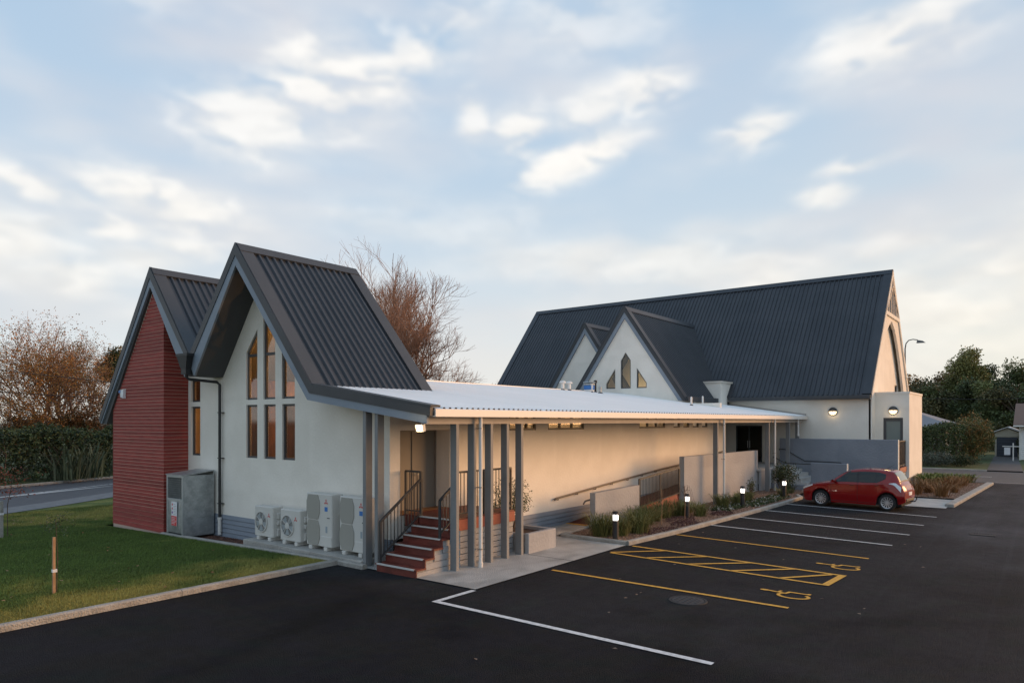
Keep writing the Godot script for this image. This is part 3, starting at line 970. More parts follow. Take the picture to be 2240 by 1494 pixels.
	poly("bay_backing", [[zl + 0.03, -0.3], [zr - 0.01, -0.3], [zr - 0.01, under.call(zr) + 0.1], [ZB, under.call(ZB) + 0.12], [zl + 0.03, under.call(zl) + 0.1]], "x", XR + 0.006, XR + 0.2, "slat_back", h)
	poly("bay_backing", [[XR + 0.21, -0.3], [XW + 0.1, -0.3], [XW + 0.1, 7.1], [XR + 0.21, 7.1]], "z", zr - 0.006, zr - 0.2, "slat_back", h)
	rng.seed = 44
	var y := -0.17
	var row := 0
	while y < RA - 0.75:
		var low := row < 5
		var hh := 0.148 if low else 0.100
		var gap := 0.004 if low else 0.012
		var za := zl
		var zb := zr
		var yt := y + hh
		if yt > under.call(zl): za = ZB - (RA - 0.60 - yt) * (ZB - ZF) / (RA - YF)
		if yt > under.call(zr): zb = ZB + (RA - 0.60 - yt) * (ZV - ZB) / (RA - YV)
		var m := "slat_%d" % rng.randi_range(0, 3)
		if zb - za > 0.1:
			var b := MB.new()
			var t := 0.012 if low else 0.0
			b.hexa([Vector3(XR - t, y, za), Vector3(XR + 0.03, y, za), Vector3(XR + 0.03, y, zb), Vector3(XR - t, y, zb), Vector3(XR + t * 0.6, yt, za), Vector3(XR + 0.03, yt, za), Vector3(XR + 0.03, yt, zb), Vector3(XR + t * 0.6, yt, zb)])
			put("slat", b, m, h)
		if yt < under.call(zr) + 0.15:
			bx("slat", XR + 0.031, y, zr - 0.03, XW - 0.002, yt, zr + 0.001, m, h)
		y += hh + gap
		row += 1
	# body of the hall behind, out of sight but closed
	poly("end_wall", [[zl, -0.5], [ZL - 0.01, -0.5], [ZL - 0.01, 3.7], [ZE - 0.3, 3.85], [ZA, RA - 0.45], [ZV, 4.9], [ZB, RA - 0.45], [zl, under.call(zl) + 0.15]], "x", XB - 0.3, XB - 0.15, "plaster", h)
	bx("bay_side_wall", XR + 0.2, -0.5, zl, XB - 0.15, 4.1, zl + 0.16, "plaster", h)
	# hall interior: floor, panelled wall, pendant lamps
	bx("floor", XW + 0.16, 0.9, zl + 0.16, XB - 0.3, FL - 0.01, ZL - 0.02, "panel_wood_dark", h)
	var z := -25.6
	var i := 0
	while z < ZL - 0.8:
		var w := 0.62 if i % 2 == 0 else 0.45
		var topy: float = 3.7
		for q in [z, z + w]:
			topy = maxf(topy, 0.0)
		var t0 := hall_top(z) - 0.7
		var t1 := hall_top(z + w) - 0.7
		poly("dimmed_panel", [[z, FL], [z + w - 0.012, FL], [z + w - 0.012, minf(3.95, t1)], [z, minf(3.95, t0)]], "x", XB - 0.345, XB - 0.302, "wood_dimmed" if i % 4 != 2 else "panel_wood_dark", h)  # lower panels darkened in colour, as if the light stayed high
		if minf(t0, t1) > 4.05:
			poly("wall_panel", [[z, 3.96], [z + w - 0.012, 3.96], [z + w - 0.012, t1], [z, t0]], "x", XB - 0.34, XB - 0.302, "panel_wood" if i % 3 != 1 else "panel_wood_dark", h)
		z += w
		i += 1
	for p in [[13.2, 3.80, -18.1], [13.2, 4.9, -16.6], [13.0, 4.5, -22.4], [13.3, 5.7, -18.6]]:
		var l := MB.new()
		l.lathe(Vector3(p[0], p[1], p[2]), [[0.0, -0.06], [0.05, -0.05], [0.075, 0.0], [0.05, 0.05], [0.012, 0.07], [0.012, 0.4]], 12)
		put("pendant_lamp", l, "lamp_warm", h)
		var o := OmniLight3D.new()
		o.name = "lamp_light"
		h.add_child(o, true)
		o.position = Vector3(p[0] - 0.12, p[1] - 0.02, p[2])
		o.light_color = Color(1.0, 0.70, 0.36)
		o.light_energy = 1.0
		o.light_size = 0.07
		o.omni_range = 12.0
		o.omni_attenuation = 2.0
		o.shadow_enabled = true
	# rainwater head in the valley and the dark downpipe
	var rw := MB.new()
	rw.box(Vector3(10.36, 5.34, -20.86), Vector3(10.60, 5.42, -20.20))
	rw.hexa([Vector3(10.41, 4.98, -20.68), Vector3(10.575, 4.98, -20.68), Vector3(10.575, 4.98, -20.36), Vector3(10.41, 4.98, -20.36), Vector3(10.37, 5.34, -20.83), Vector3(10.575, 5.34, -20.83), Vector3(10.575, 5.34, -20.23), Vector3(10.37, 5.34, -20.23)])
	rw.box(Vector3(10.42, 4.80, -20.66), Vector3(10.57, 4.98, -20.38))
	put("rainwater_head", rw, "pipe_dark", h)
	var dp := MB.new()
	dp.tube([Vector3(10.52, 4.86, -20.52), Vector3(10.52, 4.72, -20.52), Vector3(10.58, 4.66, -20.50), Vector3(11.36, 4.60, -20.30), Vector3(11.43, 4.52, -20.27), Vector3(11.43, 0.42, -20.27)], [0.042, 0.042, 0.042, 0.042, 0.042, 0.042], 10)
	put("downpipe", dp, "pipe_dark", h)
	var ft := MB.new()
	ft.lathe(Vector3(11.43, -0.1, -20.27), [[0.055, 0.0], [0.055, 0.46], [0.068, 0.46], [0.068, 0.54], [0.045, 0.54]], 14)
	put("downpipe_foot", ft, "pvc", h)
	for yy in [0.85, 2.25, 3.65]:
		bx("pipe_bracket", 11.38, yy, -20.32, XW, yy + 0.025, -20.15, "black_plastic", h)

func hall_top(z: float) -> float:
	if z > ZE: return 4.4
	if z > ZA: return RA - (RA - YE) / (ZE - ZA) * (z - ZA)
	if z > ZV: return RA - (RA - YV) / (ZA - ZV) * (ZA - z)
	if z > ZB: return RA - (RA - YV) / (ZV - ZB) * (z - ZB)
	return RA - (RA - YF) / (ZB - ZF) * (ZB - z)

func strip(a: Vector3, b: Vector3, side: Vector3, n: Vector3, t: float) -> Array:
	return [a, b, b + side, a + side, a + n * t, b + n * t, b + side + n * t, a + side + n * t]

# ------------------------------------------------------------------ link building with its veranda
const ZG := -10.4
const YG := 3.67
const KR := 0.147

func roof_y(z: float) -> float:
	return YG + KR * (ZG - z)

func build_link() -> void:
	var l := thing("link_building", "long low link building with white ribbed roof and open veranda", "building")
	var roof := MB.new()
	solid(roof, [[ZG - 0.06, YG - 0.03], [ZE, roof_y(ZE) - 0.03], [ZE, roof_y(ZE) - 0.16], [ZG - 0.06, YG - 0.16]], "x", XG + 0.06, XB)
	solid(roof, [[ZG - 0.06, YG - 0.03], [-18.75, roof_y(-18.75) - 0.03], [-26.0, YG + 0.1], [-26.0, YG - 0.05], [-18.75, roof_y(-18.75) - 0.18], [ZG - 0.06, YG - 0.16]], "x", XB, 34.0)
	solid(roof, [[ZG - 0.06, YG - 0.03], [-18.4, roof_y(-18.4) - 0.03], [-18.4, roof_y(-18.4) - 0.16], [ZG - 0.06, YG - 0.16]], "x", 34.0, 39.4)
	var rf := put("roof", roof, "beam_tan", l)
	var down := Vector3(0, -KR, 1).normalized()
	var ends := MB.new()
	for s in [[XG + 0.25, XB, ZE + 0.02], [XB, 34.0, -18.75], [34.0, 39.38, -18.2]]:
		var b := MB.new()
		var o := Vector3(s[0], roof_y(s[2]), s[2])
		var ld: float = o.distance_to(Vector3(s[0], YG, ZG))
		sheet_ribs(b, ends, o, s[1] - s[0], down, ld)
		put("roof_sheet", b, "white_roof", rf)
	put("rib_end_dark", ends, "rubber_and_void", rf)  # dark quads painted as the shade inside the open rib ends
	var cap := MB.new()
	cap.box(Vector3(XB, roof_y(-18.75) + 0.0, -18.9), Vector3(34.0, roof_y(-18.75) + 0.05, -18.62))
	put("ridge_cap", cap, "gutter_white", rf)
	bx("wall_flashing", 39.28, YG + 0.02, -10.42, 39.395, YG + 0.12, -10.46, "beam_tan", rf)
	var fl := MB.new()
	fl.hexa(strip(Vector3(39.26, roof_y(-10.5) + 0.02, -10.5), Vector3(39.26, roof_y(-15.0) + 0.02, -15.0), Vector3(0.13, 0, 0), Vector3.UP, 0.09))
	put("wall_flashing", fl, "beam_tan", rf)
	# raking end of the veranda
	var d := MB.new()
	solid(d, [[ZE + 0.05, YE + 0.03], [ZE - 0.07, 4.10], [ZG + 0.01, 3.51], [ZG + 0.02, YG + 0.02]], "x", XG - 0.03, XG + 0.06)
	put("barge_flashing", d, "flashing", l)
	d = MB.new()
	d.hexa(strip(Vector3(XG - 0.02, YE + 0.03, ZE + 0.02), Vector3(XG - 0.02, YG + 0.025, ZG + 0.02), Vector3(0.30, 0, 0), Vector3(0, 1, 0.147).normalized(), 0.05))
	put("verge_flashing", d, "flashing", l)
	d = MB.new()
	solid(d, [[ZE - 0.06, 4.105], [ZE - 0.17, 3.93], [ZG - 0.1, 3.345], [ZG - 0.1, 3.525]], "x", XG - 0.01, XG + 0.05)
	put("barge_board", d, "barge", l)
	# gutter (hollow) and beam
	var g := MB.new()
	solid(g, [[ZG + 0.02, YG], [ZG + 0.035, YG - 0.01], [ZG + 0.06, YG - 0.015], [ZG + 0.06, YG - 0.175], [ZG - 0.09, YG - 0.175], [ZG - 0.09, YG - 0.15], [ZG + 0.03, YG - 0.15], [ZG + 0.02, YG - 0.03]], "x", XG + 0.10, 39.36)
	put("gutter", g, "gutter_white", l)
	bx("beam", XG + 0.04, 3.335, -10.72, 39.3, 3.475, -10.57, "beam_tan", l)
	# long wall and high windows
	var holes := []
	for s in [[16.24, 17.60], [18.25, 20.43], [24.49, 26.81], [27.6, 28.25], [28.6, 29.25], [29.6, 30.3], [30.65, 31.3]]:
		holes.append(rect(s[0], 3.12, s[1], 3.66))
	wall("long_wall", [[15.2, 0.52], [33.6, 0.52], [33.6, 3.85], [15.2, 3.85]], holes, "z", ZL, ZL - 0.2, "plaster", l)
	for hh in holes:
		var mul := []
		var w: float = hh[1][0] - hh[0][0]
		if w > 1.0:
			for k in [1, 2]: mul.append(rect(hh[0][0] + w * k / 3.0 - 0.03, 3.14, hh[0][0] + w * k / 3.0 + 0.03, 3.64))
		window_in(hh, "z", ZL - 0.02, ZL - 0.09, l, "glass", mul, 0.06)
	for i in 5:
		var y0 := -0.02 + i * 0.137 - 0.13
		var b := MB.new()
		b.hexa([Vector3(14.35, y0, ZL + 0.035), Vector3(14.35, y0, ZL - 0.1), Vector3(33.6, y0, ZL - 0.1), Vector3(33.6, y0, ZL + 0.035), Vector3(14.35, y0 + 0.121, ZL + 0.012), Vector3(14.35, y0 + 0.121, ZL - 0.1), Vector3(33.6, y0 + 0.121, ZL - 0.1), Vector3(33.6, y0 + 0.121, ZL + 0.012)])
		put("weatherboard", b, "base_board", l)
	bx("base_backing", 14.35, -0.3, ZL - 0.12, 33.6, 0.52, ZL - 0.01, "base_board", l)
	# rooms behind the high windows: floor, back wall, ceiling, lamps
	bx("room_back_wall", XB, -0.5, -16.2, 33.6, 4.2, -16.0, "plaster", l)
	bx("room_floor", XB, 0.9, -16.0, 33.6, FL, ZL - 0.2, "panel_wood_dark", l)
	bx("room_ceiling", XB, 3.70, -16.0, 33.6, 3.78, ZL - 0.2, "plaster", l)
	bx("room_end_wall", 33.4, -0.5, -16.0, 33.6, 4.3, ZL - 0.2, "plaster", l)
	bx("back_wall", XB, -0.5, -26.0, 34.0, 3.7, -25.8, "plaster", l)
	for p in [[17.6, -14.4], [22.5, -14.4], [26.5, -14.4], [30.5, -14.4]]:
		var lm := MB.new()
		lm.lathe(Vector3(p[0], 3.62, p[1]), [[0.0, -0.06], [0.12, -0.05], [0.14, 0.0], [0.14, 0.08]], 14)
		put("ceiling_lamp", lm, "lamp_warm", l)
		var o := OmniLight3D.new()
		o.name = "lamp_light"
		l.add_child(o, true)
		o.position = Vector3(p[0], 3.5, p[1])
		o.light_color = Color(1.0, 0.80, 0.55)
		o.light_energy = 0.5
		o.light_size = 0.1
		o.omni_range = 10.0
		o.omni_attenuation = 2.0
		o.shadow_enabled = true
	# posts: deep narrow fins
	for x in [11.60, 12.20, 12.82, 13.44, 14.03, 27.15, 33.62, 36.9, 38.6]:
		var b := MB.new()
		b.cbox(Vector3(x, -0.02, -10.765), Vector3(x + 0.10, 3.34, -10.575), 0.006)
		put("post", b, "post_grey", l)
	for z in [-12.68, -12.27]:
		var b := MB.new()
		b.cbox(Vector3(10.68, -0.02, z), Vector3(10.88, roof_y(z) - 0.2, z + 0.11), 0.006)
		put("post", b, "post_grey", l)
	# white downpipes
	for p in [[12.30, 0.0], [27.52, 0.05], [34.12, 0.05], [38.0, 2.62]]:
		var b := MB.new()
		b.tube([Vector3(p[0], 3.50, -10.45), Vector3(p[0], p[1] + 0.1, -10.45)], [0.045, 0.045], 12, false)
		b.lathe(Vector3(p[0], p[1], -10.45), [[0.058, 0.0], [0.058, 0.13], [0.045, 0.13]], 12)
		var o := put("downpipe", b, "pvc", l)
		var c := MB.new()
		for yy in [0.42, 1.85, 3.22]:
			if yy > p[1] + 0.2:
				c.lathe(Vector3(p[0], yy, -10.45), [[0.045, 0.0], [0.052, 0.0], [0.052, 0.03], [0.045, 0.03]], 12)
				c.box(Vector3(p[0] - 0.01, yy, -10.57), Vector3(p[0] + 0.01, yy + 0.02, -10.49))
		put("pipe_clip", c, "steel", o)

# veranda sheet: low square-topped ribs, open at the eave
func sheet_ribs(b: MB, ends: MB, o: Vector3, la: float, D: Vector3, ld: float) -> void:
	var pitch := 0.19
	var n := int(la / pitch)
	var off := (la - n * pitch) / 2.0
	var N := Vector3(0, D.z, -D.y).normalized()
	var prof := [[0.0, 0.0]]
	for i in n:
		var s := off + (i + 0.5) * pitch
		prof.append_array([[s - 0.048, 0.0], [s - 0.03, 0.033], [s + 0.03, 0.033], [s + 0.048, 0.0]])
		var e := o + D * (ld - 0.012) + Vector3(s, 0, 0)
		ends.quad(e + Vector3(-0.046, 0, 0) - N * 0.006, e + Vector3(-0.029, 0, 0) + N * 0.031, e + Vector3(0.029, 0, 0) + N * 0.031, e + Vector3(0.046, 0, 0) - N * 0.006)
	prof.append([la, 0.0])
	for i in prof.size() - 1:
		var p: Vector3 = o + Vector3(prof[i][0], 0, 0) + N * prof[i][1]
		var q: Vector3 = o + Vector3(prof[i + 1][0], 0, 0) + N * prof[i + 1][1]
		b.quad(p, q, q + D * ld, p + D * ld)

# ------------------------------------------------------------------ church
func lamp_light(parent: Node, at: Vector3, c: Color, e: float, size: float) -> void:
	var o := OmniLight3D.new()
	o.name = "lamp_light"
	parent.add_child(o, true)
	o.position = at
	o.light_color = c
	o.light_energy = e
	o.light_size = size
	o.omni_range = 15.0
	o.omni_attenuation = 2.0
	o.shadow_enabled = true

func gable_front(parent: Node, x: float, zc: float, ya: float, slope: float, yfoot: float, dark: float, grey: float) -> void:
	var hw := (ya - yfoot) / slope
	var d := MB.new()
	solid(d, [[zc + hw, yfoot], [zc, ya], [zc - hw, yfoot], [zc - hw + dark / slope, yfoot], [zc, ya - dark], [zc + hw - dark / slope, yfoot]], "x", x - 0.14, x - 0.02)
	put("barge_flashing", d, "flashing", parent)
	d = MB.new()
	var t := dark - 0.01
	solid(d, [[zc + hw - t / slope, yfoot], [zc, ya - t], [zc - hw + t / slope, yfoot], [zc - hw + (t + grey) / slope, yfoot], [zc, ya - t - grey], [zc + hw - (t + grey) / slope, yfoot]], "x", x - 0.10, x - 0.01)
	put("barge_board", d, "barge", parent)

func build_church() -> void:
	var c := thing("church", "large church with steep dark roof and pointed gable windows", "church")
	var ex := 39.0
	var ey := 4.77
	var rx := 45.09
	var ry := 12.08
	var z0 := -7.15
	var z1 := -32.4
	var slab := MB.new()
	solid(slab, [[ex, ey - 0.03], [rx, ry - 0.03], [2 * rx - ex, ey - 0.03], [2 * rx - ex - 0.1, ey - 0.2], [rx, ry - 0.35], [ex + 0.1, ey - 0.2]], "z", z0 - 0.03, z1 + 0.03)
	var roof := put("roof", slab, "soffit", c)
	for s in [-1.0, 1.0]:
		var top := Vector3(rx, ry, z0 - 0.42)
		var foot := Vector3(rx + s * (rx - ex), ey, z0 - 0.42)
		var D := (foot - top).normalized()
		var N := Vector3(0, 0, -1).cross(D)
		if N.y < 0: N = -N
		var b := MB.new()
		ribbed(b, top + D * 0.33, Vector3(0, 0, -1), z0 - z1 - 0.84, D, top.distance_to(foot) - 0.3, 0.245, 0.10, 0.045, 0.05)
		put("roof_sheet", b, "roof_dark", roof)
		var f := MB.new()
		f.hexa(strip(Vector3(rx, ry, z0), foot + Vector3(0, 0, 0.42), Vector3(0, 0, -0.44), N, 0.06))
		put("verge_flashing", f, "roof_dark", roof)
		f = MB.new()
		f.hexa(strip(Vector3(rx, ry, z1 + 0.42), Vector3(foot.x, foot.y, z1 + 0.42), Vector3(0, 0, -0.44), N, 0.06))
		put("verge_flashing", f, "roof_dark", roof)
		f = MB.new()
		f.hexa(strip(Vector3(rx, ry, z0 + 0.005), Vector3(rx, ry, z0 + 0.005) + D * 0.36, Vector3(0, 0, z1 - z0 - 0.01), N, 0.075))
		put("ridge_cap", f, "roof_dark", roof)
	# gutter along the near eave, in two runs
	for s in [[z0 - 0.05, -14.5], [-22.5, z1]]:
		var g := MB.new()
		g.cbox(Vector3(ex - 0.14, ey - 0.22, s[1]), Vector3(ex + 0.02, ey - 0.03, s[0]), 0.015)
		put("gutter", g, "flashing", c)
	bx("eave_soffit", ex + 0.02, ey - 0.25, z1, 39.42, ey - 0.2, z0 - 0.08, "beam_tan", c)
	# near side wall with the entrance doors under the veranda
	var dh := rect(-14.27, FL - 0.02, -12.77, 3.15)
	wall("side_wall", rect(-32.1, -0.3, -7.27, 4.6), [dh], "x", 39.4, 39.62, "plaster", c)
	var df := MB.new()
	pierced(df, dh, [rect(-14.19, FL + 0.03, -13.56, 3.07), rect(-13.48, FL + 0.03, -12.85, 3.07)], "x", 39.44, 39.52)
	var dr := put("entrance_door", df, "frame_dark", c)
	for s in [[-14.2, -13.55], [-13.49, -12.84]]:
		bx("pane", 39.475, FL + 0.02, s[0], 39.485, 3.08, s[1], "glass_dark", dr)
	var hd := MB.new()
	hd.tube([Vector3(39.38, 1.9, -13.58), Vector3(39.38, 2.3, -13.58)], [0.02, 0.02], 8)
	hd.tube([Vector3(39.38, 1.9, -13.46), Vector3(39.38, 2.3, -13.46)], [0.02, 0.02], 8)
	put("door_handle", hd, "steel", dr)
	bx("lobby_floor", 39.62, 0.9, -15.0, 42.0, FL, -12.2, "panel_wood_dark", c)
	bx("lobby_wall", 42.0, 0.9, -15.2, 42.1, 4.4, -12.0, "panel_wood_dark", c)
	bx("lobby_wall", 39.62, 0.9, -15.2, 42.0, 4.4, -15.05, "panel_wood_dark", c)
	bx("lobby_wall", 39.62, 0.9, -12.1, 42.0, 4.4, -12.0, "panel_wood_dark", c)
	bx("lobby_ceiling", 39.62, 4.3, -15.2, 42.1, 4.4, -12.0, "panel_wood_dark", c)
	# far and back walls
	bx("side_wall", 50.6, -0.3, -32.1, 50.78, 4.6, -7.27, "plaster", c)
	poly("rear_gable", [[39.62, -0.3], [50.6, -0.3], [50.6, 4.6], [rx, ry - 0.3], [39.62, 4.6]], "z", -32.0, -31.8, "plaster", c)
	# front gable: screen with pointed arch, wall set back behind it
	var arch := [[40.55, 0.6], [49.63, 0.6]]
	for i in 13:
		var t := i / 12.0
		arch.append([rx + 4.54 * pow(1.0 - t, 0.62), 4.4 + 4.75 * t])
	for i in range(11, -1, -1):
		var t := i / 12.0
		arch.append([rx - 4.54 * pow(1.0 - t, 0.62), 4.4 + 4.75 * t])
	wall("gable_screen", [[39.4, -0.3], [50.78, -0.3], [50.78, 4.95], [rx, ry - 0.28], [39.4, 4.95]], [arch], "z", -7.22, -7.36, "plaster", c)
	var gh := []
	for s in [[41.0, 41.9], [47.9, 48.8]]:
		gh.append(rect(s[0], 1.6, s[1], 5.6))
	wall("gable_wall", [[39.62, 0.0], [50.6, 0.0], [50.6, 4.9], [rx, ry - 0.5], [39.62, 4.9]], gh, "z", -7.52, -7.70, "plaster", c)
	for g in gh: window_in(g, "z", -7.55, -7.61, c, "glass_dark", [], 0.07)
	poly("nave_backing", [[39.7, 0.0], [50.5, 0.0], [50.5, 4.6], [rx, ry - 0.6], [39.7, 4.6]], "z", -8.4, -8.3, "plaster", c)
	# timber trim in the peak
	bx("collar_beam", 42.9, 9.32, -7.21, 47.3, 9.52, -7.13, "plaster", c)
	for s in [[43.9, 10.5], [44.5, 11.2], [45.02, 11.75], [45.6, 11.1], [46.2, 10.4]]:
		bx("batten", s[0], 9.53, -7.215, s[0] + 0.12, s[1], -7.15, "beam_tan", c)
	for s in [-1.0, 1.0]:
		var b := MB.new()
		b.hexa(strip(Vector3(rx, ry - 0.05, -7.14), Vector3(rx + s * 6.0, 4.80, -7.14), Vector3(0, 0, -0.09), Vector3(0, -1, 0), 0.30))
		put("barge_board", b, "plaster", c)
		b = MB.new()
		b.bar(Vector3(rx, 11.2, -7.17), Vector3(rx + s * 2.0, 9.55, -7.17), 0.09, 0.12)
		put("brace", b, "beam_tan", c)
	# porch box at the front corner
	wall("porch_wall", rect(-7.36, 0.53, -5.65, 4.82), [rect(-6.83, FL, -5.93, 3.57)], "x", 40.2, 40.36, "plaster", c)
	wall("porch_wall", rect(40.36, 0.53, 44.6, 4.82), [], "z", -5.65, -5.8, "plaster", c)
	bx("porch_wall", 44.45, 0.53, -7.2, 44.6, 4.82, -5.8, "plaster", c)
	bx("porch_roof", 40.17, 4.80, -7.2, 44.63, 4.90, -5.62, "plaster", c)
	bx("porch_floor", 40.36, 0.9, -7.2, 44.45, FL, -5.8, "deck_red", c)
	var pd := MB.new()
	pierced(pd, rect(-6.83, FL, -5.93, 3.57), [rect(-6.70, FL + 0.1, -6.06, 3.40)], "x", 40.24, 40.32)
	var pdo := put("porch_door", pd, "frame_dark", c)
	mat("frost", lin(0.16, 0.20, 0.195), 0.3)
	bx("pane", 40.27, FL + 0.09, -6.71, 40.285, 3.41, -6.05, "frost", pdo)
	for i in 5:
		bx("weatherboard", 40.26, -0.1 + i * 0.128, -7.0, 44.5, 0.006 + i * 0.128, -5.71 + 0.004 * (i % 2), "base_board_light", c)
	# landing in front of the porch door
	bx("landing_fascia", 38.25, 0.86, -5.80, 40.19, FL - 0.005, -5.76, "fascia_red", c)
	bx("landing_deck", 38.2, FL - 0.04, -7.2, 40.19, FL, -5.80, "deck_red", c)
	for i in 6:
		bx("weatherboard", 38.25, -0.05 + i * 0.15, -5.83, 40.19, 0.078 + i * 0.15, -5.79, "base_board_light", c)
	bx("landing_side", 38.6, -0.1, -7.2, 40.19, 1.05, -5.84, "base_board", c)
	var rl := railing(c, Vector3(38.3, FL, -5.83), Vector3(40.15, FL, -5.83), 1.3, 0.10)
	rl.name = "balustrade"
	# transepts: two steep gables towards the link roof
	var zc := -18.47
	var sl := 1.443
	var ya := 9.65
	var tb := MB.new()
	var hw := (ya - 4.47) / sl
	solid(tb, [[zc + hw, 4.44], [zc, ya - 0.03], [zc - hw, 4.44], [zc - hw + 0.14, 4.44], [zc, ya - 0.25], [zc + hw - 0.14, 4.44]], "x", 33.88, 44.5)
	var tr := put("transept_roof", tb, "soffit", c)
	for s in [-1.0, 1.0]:
		var top := Vector3(34.25, ya, zc)
		var foot := Vector3(34.25, 4.47, zc + s * hw)
		var D := (foot - top).normalized()
		var N := Vector3(1, 0, 0).cross(D)
		if N.y < 0: N = -N
		var b := MB.new()
		ribbed(b, top + D * 0.26, Vector3(1, 0, 0), 9.0, D, top.distance_to(foot) - 0.26, 0.245, 0.10, 0.045, 0.05)
		put("roof_sheet", b, "roof_dark", tr)
		var f := MB.new()
		f.hexa(strip(Vector3(33.86, ya, zc), Vector3(33.86, 4.47, foot.z), Vector3(0.42, 0, 0), N, 0.06))
		put("verge_flashing", f, "flashing", tr)
		f = MB.new()
		f.hexa(strip(Vector3(33.865, ya, zc), Vector3(33.865, ya, zc) + D * 0.32, Vector3(9.4, 0, 0), N, 0.072))
		put("ridge_cap", f, "flashing", tr)
	gable_front(c, 34.0, zc, ya + 0.03, sl, 4.47, 0.30, 0.36)
	var th := [[[-18.75, 5.19], [-18.13, 5.19], [-18.13, 6.72], [-18.45, 7.18], [-18.75, 6.72]], [[-19.67, 5.2], [-19.09, 5.2], [-19.09, 6.32], [-19.67, 5.48]], [[-17.77, 5.19], [-17.17, 5.19], [-17.17, 5.46], [-17.77, 6.31]]]
	wall("transept_wall", [[zc - hw + 0.25, 3.6], [zc + hw - 0.25, 3.6], [zc + hw - 0.25, 4.5], [zc, ya - 0.3], [zc - hw + 0.25, 4.5]], th, "x", 34.0, 34.2, "plaster", c)
	for g in th: window_in(g, "x", 34.05, 34.11, c, "glass", [], 0.06)
	bx("transept_side_wall", 34.05, 3.6, zc + hw - 0.4, 39.4, 4.56, zc + hw - 0.22, "plaster", c)
	bx("transept_ceiling", 34.2, 4.3, -21.8, 38.0, 4.4, zc + hw - 0.42, "plaster", c)
	poly("transept_back_wall", [[-21.8, 4.4], [-15.3, 4.4], [zc, ya - 0.4]], "x", 37.2, 37.3, "plaster", c)
	var tl := MB.new()
	tl.lathe(Vector3(36.2, 5.0, -18.9), [[0.0, -0.06], [0.08, -0.05], [0.1, 0.0], [0.05, 0.06]], 12)
	put("ceiling_lamp", tl, "lamp_warm", c)
	lamp_light(c, Vector3(36.2, 4.85, -18.9), Color(1.0, 0.86, 0.6), 0.5, 0.08)
	var tg := MB.new()
	tg.cbox(Vector3(33.95, 4.44, zc + hw - 0.06), Vector3(38.05, 4.68, zc + hw + 0.12), 0.015)
	put("gutter", tg, "flashing", c)
	for x in [37.75, 39.0]:
		bx("downpipe", x, 4.1, -14.98 if x < 38.5 else -14.62, x + 0.08, 4.5, -14.88 if x < 38.5 else -14.52, "pipe_dark", c)
	# cream box in the valley between transept and nave
	var vb := MB.new()
	vb.cbox(Vector3(38.05, 3.9, -16.6), Vector3(39.95, 5.56, -14.62), 0.01)
	vb.cbox(Vector3(37.98, 5.56, -16.67), Vector3(40.02, 5.66, -14.55), 0.01)
	put("valley_box", vb, "plaster", c)
	bx("valley_box_cap", 37.96, 5.66, -16.69, 40.04, 5.69, -14.53, "flashing", c)
	# smaller gable beyond
	var zs := -22.56
	var ys := 9.38
	var ss := 1.5
	var hs := (ys - 4.9) / ss
	var sb := MB.new()
	solid(sb, [[zs + hs, 4.87], [zs, ys - 0.03], [zs - hs, 4.87], [zs - hs + 0.14, 4.87], [zs, ys - 0.25], [zs + hs - 0.14, 4.87]], "x", 36.4, 43.2)
	var sr := put("transept_roof", sb, "soffit", c)
	for s in [-1.0, 1.0]:
		var top := Vector3(36.75, ys, zs)
		var foot := Vector3(36.75, 4.9, zs + s * hs)
		var D := (foot - top).normalized()
		var N := Vector3(1, 0, 0).cross(D)
		if N.y < 0: N = -N
		var b := MB.new()
		ribbed(b, top + D * 0.26, Vector3(1, 0, 0), 6.5, D, top.distance_to(foot) - 0.26, 0.245, 0.10, 0.045, 0.05)
		put("roof_sheet", b, "roof_dark", sr)
		var f := MB.new()
		f.hexa(strip(Vector3(36.36, ys, zs), Vector3(36.36, 4.9, foot.z), Vector3(0.42, 0, 0), N, 0.06))
		put("verge_flashing", f, "flashing", sr)
		f = MB.new()
		f.hexa(strip(Vector3(36.365, ys, zs), Vector3(36.365, ys, zs) + D * 0.30, Vector3(6.8, 0, 0), N, 0.072))
		put("ridge_cap", f, "flashing", sr)
	gable_front(c, 36.5, zs, ys + 0.03, ss, 4.9, 0.28, 0.38)
	poly("transept_wall", [[zs - hs + 0.2, 4.6], [zs + hs - 0.2, 4.6], [zs + hs - 0.2, 4.9], [zs, ys - 0.3], [zs - hs + 0.2, 4.9]], "x", 36.5, 36.7, "plaster", c)

# steel balustrade: top rail, bottom rail, posts at the ends, one bar after another
func railing(parent: Node, a: Vector3, b: Vector3, h: float, step: float, called := "balustrade", m := "rail_dark") -> MeshInstance3D:
	var up := Vector3(0, h, 0)
	var f := MB.new()
	f.bar(a + up, b + up, 0.06, 0.045)
	f.bar(a + Vector3(0, 0.10, 0), b + Vector3(0, 0.10, 0), 0.04, 0.03)
	var n: int = maxi(1, roundi(Vector2(b.x - a.x, b.z - a.z).length() / 1.4))
	for i in n + 1:
		var p := a.lerp(b, float(i) / n)
		f.bar(p, p + up, 0.05, 0.05, Vector3.RIGHT)
	var o := put(called, f, m, parent)
	var k := int(Vector2(b.x - a.x, b.z - a.z).length() / step)
	for i in range(1, k):
		var p := a.lerp(b, float(i) / k)
		var q := MB.new()
		q.bar(p + Vector3(0, 0.10, 0), p + up, 0.016, 0.016, Vector3.RIGHT)
		put("baluster", q, m, o)
	return o

